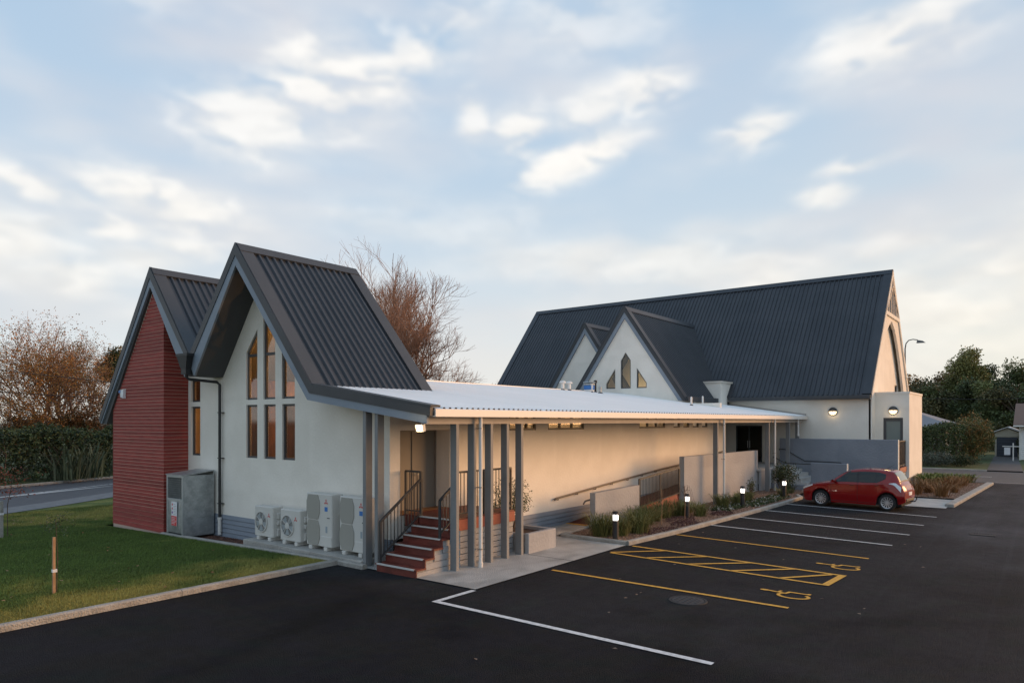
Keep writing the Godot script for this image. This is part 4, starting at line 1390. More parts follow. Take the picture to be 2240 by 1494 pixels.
# ------------------------------------------------------------------ timber steps, landing, ramp and grey walls
func build_steps_and_ramp() -> void:
	var s := thing("entrance_steps", "red timber steps with white nosings and dark balustrades under the veranda", "steps")
	var zl := -12.13
	var zr := -10.80
	for i in 6:
		var x0 := 10.58 + 0.27 * i
		var y := 0.185 * (i + 1)
		bx("riser", x0 + 0.02, y - 0.185, zl + 0.03, x0 + 0.045, y - 0.035, zr - 0.03, "deck_red", s)
		var x1 := x0 + 0.30 if i < 5 else 14.30
		if i < 5:
			bx("tread", x0, y - 0.035, zl, x1, y, zr, "deck_red", s)
		bx("nosing", x0 - 0.006, y - 0.028, zl + 0.05, x0 + 0.035, y + 0.004, zr - 0.08, "nosing", s)
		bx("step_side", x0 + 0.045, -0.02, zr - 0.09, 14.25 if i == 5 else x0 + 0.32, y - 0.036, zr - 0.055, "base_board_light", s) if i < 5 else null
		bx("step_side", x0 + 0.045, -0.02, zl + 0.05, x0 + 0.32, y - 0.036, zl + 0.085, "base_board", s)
	# weatherboards on the stair side
	for k in 6:
		var yt := 0.112 + k * 0.15
		var i := ceili((yt + 0.036) / 0.185) - 1
		bx("weatherboard", 10.63 + 0.27 * i, -0.02 + k * 0.15, zr - 0.054, 12.02, yt, zr - 0.03, "base_board_light", s)
	# landing deck: boards along x
	for i in 11:
		var za := -12.62 + i * 0.147
		bx("deck_board", 11.93, FL - 0.035, za, 14.30, FL, za + 0.14, "deck_red", s)
	bx("landing_fascia", 11.98, FL - 0.29, -11.02, 14.30, FL - 0.037, -10.985, "fascia_red", s)
	bx("landing_fascia", 11.96, FL - 0.29, -12.6, 11.995, FL - 0.037, zl - 0.02, "deck_red", s)
	bx("landing_fascia", 14.27, FL - 0.29, -12.6, 14.305, FL - 0.037, -11.03, "fascia_red", s)
	for k in 6:
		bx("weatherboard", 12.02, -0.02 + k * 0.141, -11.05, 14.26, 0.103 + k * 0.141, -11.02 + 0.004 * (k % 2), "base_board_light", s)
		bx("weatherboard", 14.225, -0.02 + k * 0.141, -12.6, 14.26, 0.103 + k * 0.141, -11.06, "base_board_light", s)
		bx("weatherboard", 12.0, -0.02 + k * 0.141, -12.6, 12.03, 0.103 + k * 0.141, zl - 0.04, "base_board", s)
	bx("landing_core", 12.06, -0.1, -12.55, 14.2, FL - 0.06, -11.08, "base_board", s)
	# balustrades
	railing(s, Vector3(10.66, 0.19, -12.05), Vector3(11.96, 1.08, -12.05), 0.92, 0.105)
	railing(s, Vector3(11.98, FL, -12.6), Vector3(11.98, FL, -12.08), 1.06, 0.105)
	railing(s, Vector3(11.44, 0.74, -10.93), Vector3(11.98, FL, -10.93), 0.86, 0.105)
	railing(s, Vector3(12.05, FL, -11.06), Vector3(14.22, FL, -11.06), 1.08, 0.115)
	# planter beside the landing
	var p := thing("planter", "low grey rendered planter box beside the landing posts", "planter")
	var pb := MB.new()
	pb.cbox(Vector3(14.26, 0.0, -10.64), Vector3(15.5, 0.53, -10.51), 0.012)
	pb.cbox(Vector3(15.38, 0.0, -12.60), Vector3(15.5, 0.525, -10.645), 0.012)
	pb.cbox(Vector3(14.32, 0.0, -12.60), Vector3(14.42, 0.50, -10.645), 0.012)
	put("wall", pb, "wall_grey", p)
	bx("soil", 14.42, 0.3, -12.6, 15.38, 0.44, -10.645, "mulch", p)
	# ramp
	var r := thing("access_ramp", "timber access ramp with red boards rising between grey walls", "ramp")
	var x := 19.35
	var slope := (FL - 0.03) / 13.6
	while x < 33.4:
		var y: float = minf(0.03 + (x - 19.3) * slope, FL)
		var b := bx("deck_board", x, y - 0.03, -12.64, x + 0.133, y, -11.41, "deck_red", r)
		b.rotation.z = 0.0
		x += 0.145
	bx("ramp_threshold", 19.22, 0.01, -12.64, 19.345, 0.035, -11.41, "paint_yellow", r)
	bx("lobby_deck", 33.4, FL - 0.1, -14.9, 39.39, FL, -10.95, "step_stone", r)
	bx("lobby_base", 33.6, -0.1, -11.06, 35.2, FL - 0.1, -10.96, "wall_grey", r)
	# edge fascia of the open stretch
	var fb := MB.new()
	solid(fb, [[21.64, -0.05], [24.95, -0.05], [24.95, 0.62], [21.64, 0.42]], "z", -11.30, -11.26)
	put("ramp_fascia", fb, "fascia_red", r)
	var ra := railing(r, Vector3(21.66, 0.33, -11.22), Vector3(24.92, 0.56, -11.22), 1.06, 0.11)
	ra.name = "balustrade"
	# grey walls
	var wa := MB.new()
	solid(wa, [[18.70, -0.1], [21.63, -0.1], [21.63, 1.20], [18.70, 1.16]], "z", -11.2, -11.4)
	put("wall", wa, "wall_grey", r)
	var wb := MB.new()
	solid(wb, [[25.12, -0.1], [33.60, -0.1], [33.60, 2.0], [25.12, 2.03]], "z", -11.1, -11.3)
	put("wall", wb, "wall_grey", r)
	# stainless handrail on the long wall
	var hr := MB.new()
	var pts := [Vector3(18.52, 0.86, ZL + 0.05), Vector3(18.55, 0.91, ZL + 0.09), Vector3(26.2, 1.44, ZL + 0.09), Vector3(28.4, 1.55, ZL + 0.09), Vector3(33.0, 1.93, ZL + 0.09)]
	hr.tube(pts, [0.03, 0.03, 0.03, 0.03, 0.03], 8)
	var ho := put("handrail", hr, "rail_bronze", r)
	var bxs := 18.7
	while bxs < 33.0:
		var k := clampf((bxs - 18.55) / (26.2 - 18.55), 0.0, 1.0)
		var y := lerpf(0.91, 1.44, k) if bxs < 26.2 else lerpf(1.44, 1.93, (bxs - 26.2) / 6.8)
		var q := MB.new()
		q.tube([Vector3(bxs, y - 0.02, ZL + 0.09), Vector3(bxs, y - 0.07, ZL + 0.09), Vector3(bxs, y - 0.07, ZL)], [0.014, 0.014, 0.014], 6)
		put("rail_bracket", q, "rail_bronze", ho)
		bxs += 1.18
	var h2 := MB.new()
	h2.tube([Vector3(18.45, 0.82, -11.48), Vector3(18.55, 0.90, -11.48), Vector3(21.6, 1.1, -11.48)], [0.028, 0.028, 0.028], 8)
	put("handrail", h2, "rail_bronze", r)

func build_church_steps() -> void:
	var s := thing("church_steps", "pale concrete steps climbing between blue-grey walls to the church doors", "steps")
	# treads climb towards -z
	for i in 5:
		var y := FL - 0.003 - 0.175 * i
		var z0 := -10.55 + 0.31 * i
		bx("step", 35.45, y - 0.175 if i < 4 else 0.0, -11.0, 37.98, y, z0, "step_stone", s)
	bx("lower_step", 35.45, 0.0, -9.32, 37.98, 0.30, -8.7, "step_stone", s)
	bx("side_wall", 35.2, -0.1, -10.94, 35.44, 0.30, -8.2, "wall_blue", s)
	var g := MB.new()
	g.cbox(Vector3(38.0, -0.1, -11.4), Vector3(38.2, 2.49, -5.83), 0.012)
	put("tall_wall", g, "wall_blue", s)
	bx("wall_end", 37.995, -0.1, -5.829, 38.205, 2.495, -5.80, "plaster", s)
	g = MB.new()
	g.cbox(Vector3(35.9, -0.1, -9.28), Vector3(36.1, 1.36, -7.66), 0.012)
	put("low_wall", g, "wall_blue", s)
	bx("wall_end", 35.895, -0.1, -7.659, 36.105, 1.365, -7.63, "plaster", s)
	for q in [[[37.92, 1.92, -11.4], [37.92, 1.91, -11.1], [37.92, 1.34, -10.12], [37.92, 1.30, -8.35]], [[35.95, 1.60, -11.1], [35.95, 1.30, -10.5], [35.95, 1.28, -9.2]]]:
		var t := MB.new()
		var pts := []
		var rad := []
		for p in q:
			pts.append(Vector3(p[0], p[1], p[2]))
			rad.append(0.024)
		t.tube(pts, rad, 8)
		for p in [pts[0], pts[pts.size() - 1]]:
			t.tube([p, p + Vector3(0.06, -0.08, 0)], [0.012, 0.012], 6)
		put("handrail", t, "rail_dark", s)

# ------------------------------------------------------------------ air conditioners
func logo(parent: Node, x: float, y: float, z: float, k: float) -> void:
	# three red rhombi meeting at a point
	var b := MB.new()
	for i in 3:
		var a := PI / 2 + i * TAU / 3
		var d := Vector2(cos(a), sin(a))
		var n := Vector2(-d.y, d.x)
		var p := [Vector2.ZERO, d * k * 0.5 + n * k * 0.29, d * k, d * k * 0.5 - n * k * 0.29]
		var q := []
		for e in p: q.append(Vector3(x, y + e.y, z + e.x))
		b.quad(q[0], q[1], q[2], q[3])
	put("emblem", b, "logo_red", parent)

func build_air_conditioners() -> void:
	var sl := thing("concrete_plinth", "long low concrete plinth carrying the air conditioning units", "plinth")
	var b := MB.new()
	b.cbox(Vector3(10.62, -0.12, -17.62), Vector3(11.46, 0.15, -12.66), 0.012)
	put("slab", b, "concrete", sl)
	var wide := [["white fan unit beside the downpipe end of the plinth", -17.45], ["white fan unit between the other fan unit and the tall units", -16.24]]
	for u in wide:
		var t := thing("air_conditioner", u[0], "air conditioner", Vector3.ZERO, "air conditioners on the plinth")
		var z0: float = u[1]
		var z1 := z0 + 0.87
		var x0 := 10.87
		var y0 := 0.245
		var y1 := 1.07
		b = MB.new()
		b.cbox(Vector3(x0, y0, z0), Vector3(x0 + 0.32, y1, z1), 0.02)
		put("casing", b, "unit_white", t)
		var fc := Vector3(x0 - 0.004, y0 + 0.40, z0 + 0.33)
		var f := MB.new()
		f.lathe(fc, [[0.0, 0.001], [0.265, 0.001]], 32, Vector3(-1, 0, 0))
		put("fan_opening", f, "unit_dark", t)
		var bl := MB.new()
		for i in 5:
			var a := TAU * i / 5.0 + 0.3
			var d := Vector3(0, cos(a), sin(a))
			var e := Vector3(0, cos(a + 0.7), sin(a + 0.7))
			bl.quad(fc + d * 0.06 + Vector3(-0.004, 0, 0), fc + d * 0.245 + Vector3(-0.004, 0, 0), fc + e * 0.25 + Vector3(-0.006, 0, 0), fc + e * 0.06 + Vector3(-0.006, 0, 0))
		put("fan_blade", bl, "label_grey", t)
		var gr := MB.new()
		gr.lathe(fc + Vector3(-0.012, 0, 0), [[0.262, -0.01], [0.285, -0.01], [0.285, 0.012], [0.262, 0.012], [0.262, -0.01]], 32, Vector3(-1, 0, 0))
		for rr in [0.10, 0.135, 0.17, 0.205, 0.235]:
			gr.lathe(fc + Vector3(-0.012, 0, 0), [[rr - 0.004, 0.008], [rr + 0.004, 0.008]], 28, Vector3(-1, 0, 0))
		for i in 4:
			var a := TAU * i / 4.0 + 0.6
			gr.bar(fc + Vector3(-0.02, cos(a) * 0.07, sin(a) * 0.07), fc + Vector3(-0.02, cos(a) * 0.27, sin(a) * 0.27), 0.012, 0.012)
		gr.lathe(fc + Vector3(-0.014, 0, 0), [[0.0, 0.014], [0.08, 0.012], [0.088, 0.0]], 20, Vector3(-1, 0, 0))
		put("fan_guard", gr, "unit_white", t)
		logo(t, x0 - 0.003, y1 - 0.24, z1 - 0.19, 0.075)
		var vp := MB.new()
		vp.cbox(Vector3(x0 + 0.12, y0 + 0.04, z1 - 0.01), Vector3(x0 + 0.27, y0 + 0.24, z1 + 0.05), 0.015)
		vp.cbox(Vector3(x0 + 0.12, y0 + 0.34, z1 - 0.01), Vector3(x0 + 0.26, y0 + 0.46, z1 + 0.06), 0.015)
		vp.cbox(Vector3(x0 + 0.12, y0 + 0.50, z1 - 0.01), Vector3(x0 + 0.24, y0 + 0.66, z1 + 0.05), 0.015)
		put("valve_cover", vp, "unit_white", t)
		for zz in [z0 + 0.12, z1 - 0.22]:
			b = MB.new()
			b.cbox(Vector3(x0 - 0.02, 0.15, zz), Vector3(x0 + 0.34, 0.245, zz + 0.12), 0.01)
			put("foot", b, "unit_white", t)
	var tall := [["tall twin-panel unit next to the small fan units", -15.13], ["tall twin-panel unit next to the grey veranda posts", -13.80]]
	for u in tall:
		var t := thing("air_conditioner", u[0], "air conditioner", Vector3.ZERO, "air conditioners on the plinth")
		var z0: float = u[1]
		var z1 := z0 + 1.03
		var x0 := 10.90
		var y0 := 0.245
		var y1 := 1.57
		b = MB.new()
		b.cbox(Vector3(x0, y0, z0), Vector3(x0 + 0.36, y1, z1), 0.018)
		put("casing", b, "unit_white", t)
		for k in 2:
			var ya := y0 + 0.03 + k * 0.645
			var yb := ya + 0.615
			var za := z0 + 0.015
			var zb := z0 + 0.56
			poly("fan_panel", [[za + 0.08, ya], [zb - 0.08, ya], [zb - 0.01, ya + 0.17], [zb - 0.01, yb - 0.17], [zb - 0.08, yb], [za + 0.08, yb], [za + 0.005, yb - 0.17], [za + 0.005, ya + 0.17]], "x", x0 - 0.018, x0 + 0.005, "unit_panel", t)
		logo(t, x0 - 0.003, y1 - 0.20, z0 + 0.80, 0.085)
		bx("label", x0 - 0.003, y1 - 0.43, z0 + 0.74, x0 + 0.002, y1 - 0.32, z0 + 0.86, "label_blue", t)
		bx("label", x0 - 0.003, y0 + 0.36, z0 + 0.78, x0 + 0.002, y0 + 0.52, z0 + 0.85, "label_grey", t)
		bx("handle", x0 - 0.004, y0 + 0.72, z0 + 0.84, x0 + 0.002, y0 + 0.745, z0 + 0.94, "unit_dark", t)
		b = MB.new()
		b.cbox(Vector3(x0 - 0.012, y0 + 0.01, z0 + 0.585), Vector3(x0 + 0.01, y0 + 0.27, z1 - 0.006), 0.008)
		put("service_cover", b, "unit_white", t)
		for zz in [z0 + 0.12, z1 - 0.30]:
			b = MB.new()
			b.cbox(Vector3(x0 - 0.03, 0.15, zz), Vector3(x0 + 0.38, 0.245, zz + 0.13), 0.01)
			put("foot", b, "unit_white", t)

# ------------------------------------------------------------------ lamps, cage, vents, covers
func build_small_things() -> void:
	# gas bottle cage
	var g := thing("gas_bottle_cage", "galvanised steel gas bottle cage with mesh door by red cladding", "cage")
	var x0 := 10.45
	var x1 := 11.44
	var z0 := -21.60
	var z1 := -20.62
	var by := -0.10
	var b := MB.new()
	b.box(Vector3(x0 + 0.02, by, z0), Vector3(x1, by + 0.03, z1))
	b.box(Vector3(x1 - 0.02, by, z0), Vector3(x1, 1.86, z1))
	b.box(Vector3(x0 + 0.02, by, z0), Vector3(x1, 1.78, z0 + 0.02))
	put("body", b, "galv", g)
	for i in 7:
		var ya := by + 0.03 + i * 0.262
		var q := MB.new()
		var yb := minf(ya + 0.258, 1.75)
		q.hexa([Vector3(x0 + 0.02, ya, z1 - 0.02), Vector3(x1, ya, z1 - 0.02), Vector3(x1, ya, z1 + 0.006), Vector3(x0 + 0.02, ya, z1 + 0.006), Vector3(x0 + 0.02, yb, z1 - 0.02), Vector3(x1, yb, z1 - 0.02), Vector3(x1, yb, z1 - 0.002), Vector3(x0 + 0.02, yb, z1 - 0.002)])
		put("side_panel", q, "galv", g)
	b = MB.new()
	b.hexa([Vector3(x0 - 0.03, 1.745, z0 - 0.02), Vector3(x1, 1.85, z0 - 0.02), Vector3(x1, 1.85, z1 + 0.03), Vector3(x0 - 0.03, 1.745, z1 + 0.03), Vector3(x0 - 0.03, 1.775, z0 - 0.02), Vector3(x1, 1.88, z0 - 0.02), Vector3(x1, 1.88, z1 + 0.03), Vector3(x0 - 0.03, 1.775, z1 + 0.03)])
	put("lid", b, "galv", g)
	b = MB.new()
	pierced(b, rect(z0, by, z1, 1.745), [rect(z0 + 0.06, by + 0.06, z1 - 0.06, 0.98), rect(z0 + 0.06, 1.04, z1 - 0.06, 1.69)], "x", x0 - 0.005, x0 + 0.03)
	var dr := put("door", b, "galv_edge", g)
	# pressed door panel, folded in a shallow cross
	b = MB.new()
	var cz := (z0 + z1) / 2
	var cc := [Vector3(x0 + 0.012, by + 0.1, z0 + 0.05), Vector3(x0 + 0.012, by + 0.1, z1 - 0.05), Vector3(x0 + 0.012, 0.99, z1 - 0.05), Vector3(x0 + 0.012, 0.99, z0 + 0.05)]
	for i in 4: b.tri(cc[i], cc[(i + 1) % 4], Vector3(x0 - 0.02, 0.45, cz))
	put("door_panel", b, "galv", dr)
	b = MB.new()
	for i in 15:
		var zz := z0 + 0.03 + i * 0.0667
		b.bar(Vector3(x0 + 0.015, 1.02, zz), Vector3(x0 + 0.015, 1.70, zz), 0.006, 0.006, Vector3.RIGHT)
	for i in 11:
		b.bar(Vector3(x0 + 0.019, 1.04 + i * 0.064, z0 + 0.03), Vector3(x0 + 0.019, 1.04 + i * 0.064, z1 - 0.03), 0.006, 0.006)
	put("mesh", b, "galv_edge", dr)
	# notice on the door: white above, red below, diamond marks and lines of print
	var nz := cz - 0.14
	var sg := bx("notice", x0 - 0.032, 0.22, nz, x0 - 0.024, 0.95, nz + 0.34, "label_white", dr)
	sg.name = "notice"
	bx("notice_red", x0 - 0.0345, 0.225, nz + 0.008, x0 - 0.031, 0.52, nz + 0.332, "sign_red", dr)
	var mk := MB.new()
	for k in [[0.86, "sign_red"], [0.74, "sign_red"], [0.62, "sign_purple"]]:
		mk = MB.new()
		var p := Vector3(x0 - 0.034, k[0], nz + 0.065)
		mk.quad(p + Vector3(0, 0.05, 0), p + Vector3(0, 0, 0.038), p + Vector3(0, -0.05, 0), p + Vector3(0, 0, -0.038))
		put("notice_mark", mk, k[1], dr)
	mk = MB.new()
	for i in 7: mk.box(Vector3(x0 - 0.034, 0.565 + i * 0.05, nz + 0.13), Vector3(x0 - 0.0322, 0.578 + i * 0.05, nz + 0.27 + 0.04 * (i % 2)))
	put("notice_print", mk, "label_grey", dr)
	mk = MB.new()
	for i in 5: mk.box(Vector3(x0 - 0.0362, 0.28 + i * 0.045, nz + 0.03), Vector3(x0 - 0.0347, 0.292 + i * 0.045, nz + 0.22 + 0.05 * (i % 3)))
	put("notice_print", mk, "label_white", dr)
	# alarm siren on the red boards
	var a := thing("alarm_siren_box", "small white alarm siren box high on the red boards", "alarm box")
	b = MB.new()
	b.hexa([Vector3(10.69, 4.22, -25.40), Vector3(XR, 4.22, -25.40), Vector3(XR, 4.18, -25.05), Vector3(10.62, 4.18, -25.05), Vector3(10.66, 4.46, -25.40), Vector3(XR, 4.48, -25.40), Vector3(XR, 4.50, -25.05), Vector3(10.64, 4.49, -25.05)])
	put("cover", b, "label_white", a)
	bx("strobe", 10.625, 4.37, -25.38, 10.66, 4.45, -25.30, "label_blue", a)
	# flood light
	var f := thing("flood_light", "lit white flood light fixed under the end of the veranda beam", "flood light")
	b = MB.new()
	b.hexa([Vector3(10.50, 3.17, -10.72), Vector3(10.60, 3.19, -10.70), Vector3(10.60, 3.19, -10.54), Vector3(10.50, 3.17, -10.51), Vector3(10.46, 3.32, -10.72), Vector3(10.58, 3.33, -10.70), Vector3(10.58, 3.33, -10.54), Vector3(10.46, 3.32, -10.51)])
	put("housing", b, "unit_white", f)
	b = MB.new()
	b.quad(Vector3(10.4975, 3.185, -10.69), Vector3(10.4975, 3.185, -10.54), Vector3(10.459, 3.305, -10.54), Vector3(10.459, 3.305, -10.69))
	put("lens", b, "lamp_flood", f)
	b = MB.new()
	b.bar(Vector3(10.58, 3.28, -10.62), Vector3(10.64, 3.36, -10.62), 0.05, 0.02)
	put("bracket", b, "steel", f)
	lamp_light(f, Vector3(10.43, 3.24, -10.62), Color(1.0, 0.86, 0.66), 0.12, 0.08)
	# half-shaded round wall lamps
	for w in [[39.4, 3.91, -9.07, "round half-shaded wall lamp on the church wall above the car"], [40.2, 3.95, -6.37, "round half-shaded wall lamp over the corner porch door"]]:
		var l := thing("wall_lamp", w[3], "wall lamp", Vector3(w[0], w[1], w[2]), "round wall lamps")
		b = MB.new()
		b.lathe(Vector3.ZERO, [[0.215, 0.0], [0.215, 0.05], [0.195, 0.06]], 28, Vector3(-1, 0, 0))
		put("rim", b, "frame_dark", l)
		b = MB.new()
		var c2 := MB.new()
		for i in 14:
			var a0 := PI * i / 14.0
			var a1 := PI * (i + 1) / 14.0
			for k in [[0.0, 0.13, 0.095, 0.075], [0.13, 0.20, 0.075, 0.04]]:
				b.quad(Vector3(-k[2], sin(a0) * k[0], cos(a0) * k[0]), Vector3(-k[3], sin(a0) * k[1], cos(a0) * k[1]), Vector3(-k[3], sin(a1) * k[1], cos(a1) * k[1]), Vector3(-k[2], sin(a1) * k[0], cos(a1) * k[0]))
				c2.quad(Vector3(-k[2] + 0.015, -sin(a0) * k[0], cos(a0) * k[0]), Vector3(-k[3] + 0.015, -sin(a0) * k[1], cos(a0) * k[1]), Vector3(-k[3] + 0.015, -sin(a1) * k[1], cos(a1) * k[1]), Vector3(-k[2] + 0.015, -sin(a1) * k[0], cos(a1) * k[0]))
		put("shade", b, "frame_dark", l)
		put("lens", c2, "lamp_warm", l)
		b = MB.new()
		b.box(Vector3(-0.10, -0.2, -0.008), Vector3(-0.085, 0.0, 0.008))
		put("guard_bar", b, "frame_dark", l)
		lamp_light(l, Vector3(-0.16, -0.10, 0), Color(1.0, 0.84, 0.6), 0.05, 0.1)
	# bollard lights
	var first: Node3D = null
	var spots := [[17.15, -9.62, "lit black bollard light by the concrete path end of the bed"], [22.75, -9.95, "lit black bollard light in front of the ramp balustrade"], [26.75, -9.42, "lit black bollard light between grass tufts by the grey wall"], [31.05, -9.12, "lit black bollard light beside the car bonnet"]]
	for s in spots:
		var l := thing("bollard_light", s[2], "bollard light", Vector3(s[0], 0.06, s[1]), "bollard lights in the garden bed")
		b = MB.new()
		b.lathe(Vector3.ZERO, [[0.085, 0.0], [0.085, 0.56], [0.0, 0.565]], 20)
		put("post", b, "black_plastic", l)
		b = MB.new()
		b.lathe(Vector3(0, 0.57, 0), [[0.07, 0.0], [0.072, 0.15], [0.07, 0.155]], 20)
		put("lens", b, "lamp_white", l)
		b = MB.new()
		b.lathe(Vector3(0, 0.73, 0), [[0.0, 0.0], [0.088, 0.0], [0.088, 0.075], [0.07, 0.09], [0.0, 0.09]], 20)
		put("cap", b, "black_plastic", l)
		b = MB.new()
		for k in 3:
			var aa := TAU * k / 3.0 + 0.5
			b.bar(Vector3(cos(aa) * 0.08, 0.555, sin(aa) * 0.08), Vector3(cos(aa) * 0.08, 0.74, sin(aa) * 0.08), 0.01, 0.01)
		put("strut", b, "black_plastic", l)
		lamp_light(l, Vector3(0, 0.645, 0.11), Color(1.0, 0.95, 0.88), 0.045, 0.06)
	# roof vents
	for v in [[28.0, -19.0, "white twin-cap roof vent left of its neighbour"], [28.58, -19.0, "white twin-cap roof vent next to the blue fan"]]:
		var t := thing("roof_vent", "white mushroom roof vent standing in a pair beside the blue fan", "roof vent", Vector3(v[0], roof_y(-18.7) - 0.04, v[1] + 0.4), "paired white roof vents")
		b = MB.new()
		b.lathe(Vector3.ZERO, [[0.14, 0.0], [0.09, 0.10]], 14)
		put("boot", b, "black_plastic", t)
		b = MB.new()
		b.lathe(Vector3.ZERO, [[0.085, 0.05], [0.085, 0.40]], 16)
		put("pipe", b, "gutter_white", t)
		b = MB.new()
		b.lathe(Vector3(0, 0.38, 0), [[0.0, 0.0], [0.16, 0.0], [0.165, 0.05], [0.12, 0.10], [0.0, 0.12]], 18)
		put("cap", b, "gutter_white", t)
	var t2 := thing("roof_fan", "square blue and white extractor fan on the white roof", "roof fan", Vector3(30.45, roof_y(-18.6) - 0.03, -18.6))
	b = MB.new()
	b.cbox(Vector3(-0.19, 0.0, -0.19), Vector3(0.19, 0.16, 0.19), 0.02)
	put("base", b, "gutter_white", t2)
	b = MB.new()
	b.cbox(Vector3(-0.21, 0.16, -0.21), Vector3(0.21, 0.37, 0.21), 0.03)
	put("drum", b, "label_blue", t2)
	b = MB.new()
	b.cbox(Vector3(-0.22, 0.37, -0.22), Vector3(0.22, 0.48, 0.22), 0.03)
	b.cbox(Vector3(-0.24, 0.50, -0.24), Vector3(0.24, 0.56, 0.24), 0.025)
	put("hood", b, "galv", t2)
	for v in [[30.9, -18.5, 0.05, 0.60, "black", "thin black flue on the white roof before the gable"], [30.35, -17.9, 0.07, 0.36, "grey", "short grey vent pipe on the white roof beside the flue"], [30.15, -18.25, 0.035, 0.42, "white", "slim white vent pipe beside the blue fan"], [31.25, -13.45, 0.045, 0.42, "white2", "slim white vent pipe low on the roof, farther from the gutter box"], [33.85, -13.96, 0.045, 0.46, "white3", "slim white vent pipe low on the roof, nearer to the cream box"]]:
		var t := thing("vent_pipe", v[5], "vent pipe", Vector3(v[0], roof_y(v[1]) - 0.02, v[1]))
		b = MB.new()
		b.lathe(Vector3.ZERO, [[v[2] * 2.6, 0.0], [v[2] * 2.4, 0.03], [v[2] * 1.1, 0.10]], 12)
		put("boot", b, "black_plastic", t)
		b = MB.new()
		b.lathe(Vector3.ZERO, [[v[2], 0.03], [v[2], v[3]], [v[2] * 0.6, v[3] + 0.04], [0.0, v[3] + 0.05]], 12)
		if v[4] == "black": b.lathe(Vector3(0, v[3], 0), [[v[2], -0.1], [v[2] * 1.7, -0.08], [v[2] * 1.7, 0.05], [0.0, 0.07]], 12)
		put("pipe", b, "black_plastic" if v[4] == "black" else ("galv" if v[4] == "grey" else "gutter_white"), t)
	# manhole cover and drain grate
	var mh := thing("manhole_cover", "round cast iron manhole cover set in the asphalt by the yellow line", "manhole cover", Vector3(12.46, 0.0, -5.43))
	b = MB.new()
	b.lathe(Vector3.ZERO, [[0.36, 0.0], [0.355, 0.012], [0.31, 0.012], [0.31, 0.004]], 36)
	mat("iron", lin(0.028, 0.027, 0.028), 0.75, 0.0)
	mat("iron_rim", lin(0.016, 0.016, 0.017), 0.8, 0.0)
	put("rim", b, "iron_rim", mh)
	b = MB.new()
	b.lathe(Vector3(0, 0.0, 0), [[0.30, 0.004], [0.30, 0.011], [0.0, 0.011]], 36)
	for i in 5:
		for k in 5:
			var p := Vector3(-0.2 + i * 0.1, 0.011, -0.2 + k * 0.1)
			if Vector2(p.x, p.z).length() < 0.25: b.cbox(p - Vector3(0.03, 0.004, 0.03), p + Vector3(0.03, 0.006, 0.03), 0.004)
	put("lid", b, "iron", mh)
	var dg := thing("drain_grate", "slotted black iron drain grate in the worn asphalt", "drain grate", Vector3(25.05, 0.0, -1.6))
	b = MB.new()
	pierced(b, rect(-0.22, -0.32, 0.22, 0.32), [rect(-0.18, -0.28, 0.18, 0.28)], "y", 0.0, 0.015)
	put("frame", b, "iron_rim", dg)
	bx("sump", -0.18, 0.002, -0.28, 0.18, 0.004, 0.28, "rubber_and_void", dg)
	for i in 8:
		bx("bar", -0.18, 0.004, -0.262 + i * 0.07, 0.18, 0.013, -0.228 + i * 0.07, "iron", dg)
	# tall street lamp behind the church
	mat("lamp_grey", lin(0.16, 0.155, 0.145), 0.6)
	var sp := thing("street_lamp", "curved grey street lamp post behind the church gable", "street lamp", Vector3(52.5, 0.0, -7.62))
	b = MB.new()
	b.tube([Vector3(0, 0, 0), Vector3(0, 4, 0), Vector3(0, 8.2, 0), Vector3(0.02, 8.55, 0.05), Vector3(0.05, 8.75, 0.2), Vector3(0.05, 8.80, 0.45), Vector3(0.05, 8.74, 0.72)], [0.07, 0.055, 0.04, 0.036, 0.034, 0.032, 0.03], 10)
	put("pole", b, "lamp_grey", sp)
	b = MB.new()
	b.hexa([Vector3(-0.08, 8.54, 0.66), Vector3(0.18, 8.54, 0.66), Vector3(0.18, 8.54, 1.16), Vector3(-0.08, 8.54, 1.16), Vector3(-0.02, 8.74, 0.70), Vector3(0.12, 8.74, 0.70), Vector3(0.12, 8.66, 1.02), Vector3(-0.02, 8.66, 1.02)])
	put("lamp_head", b, "lamp_grey", sp)

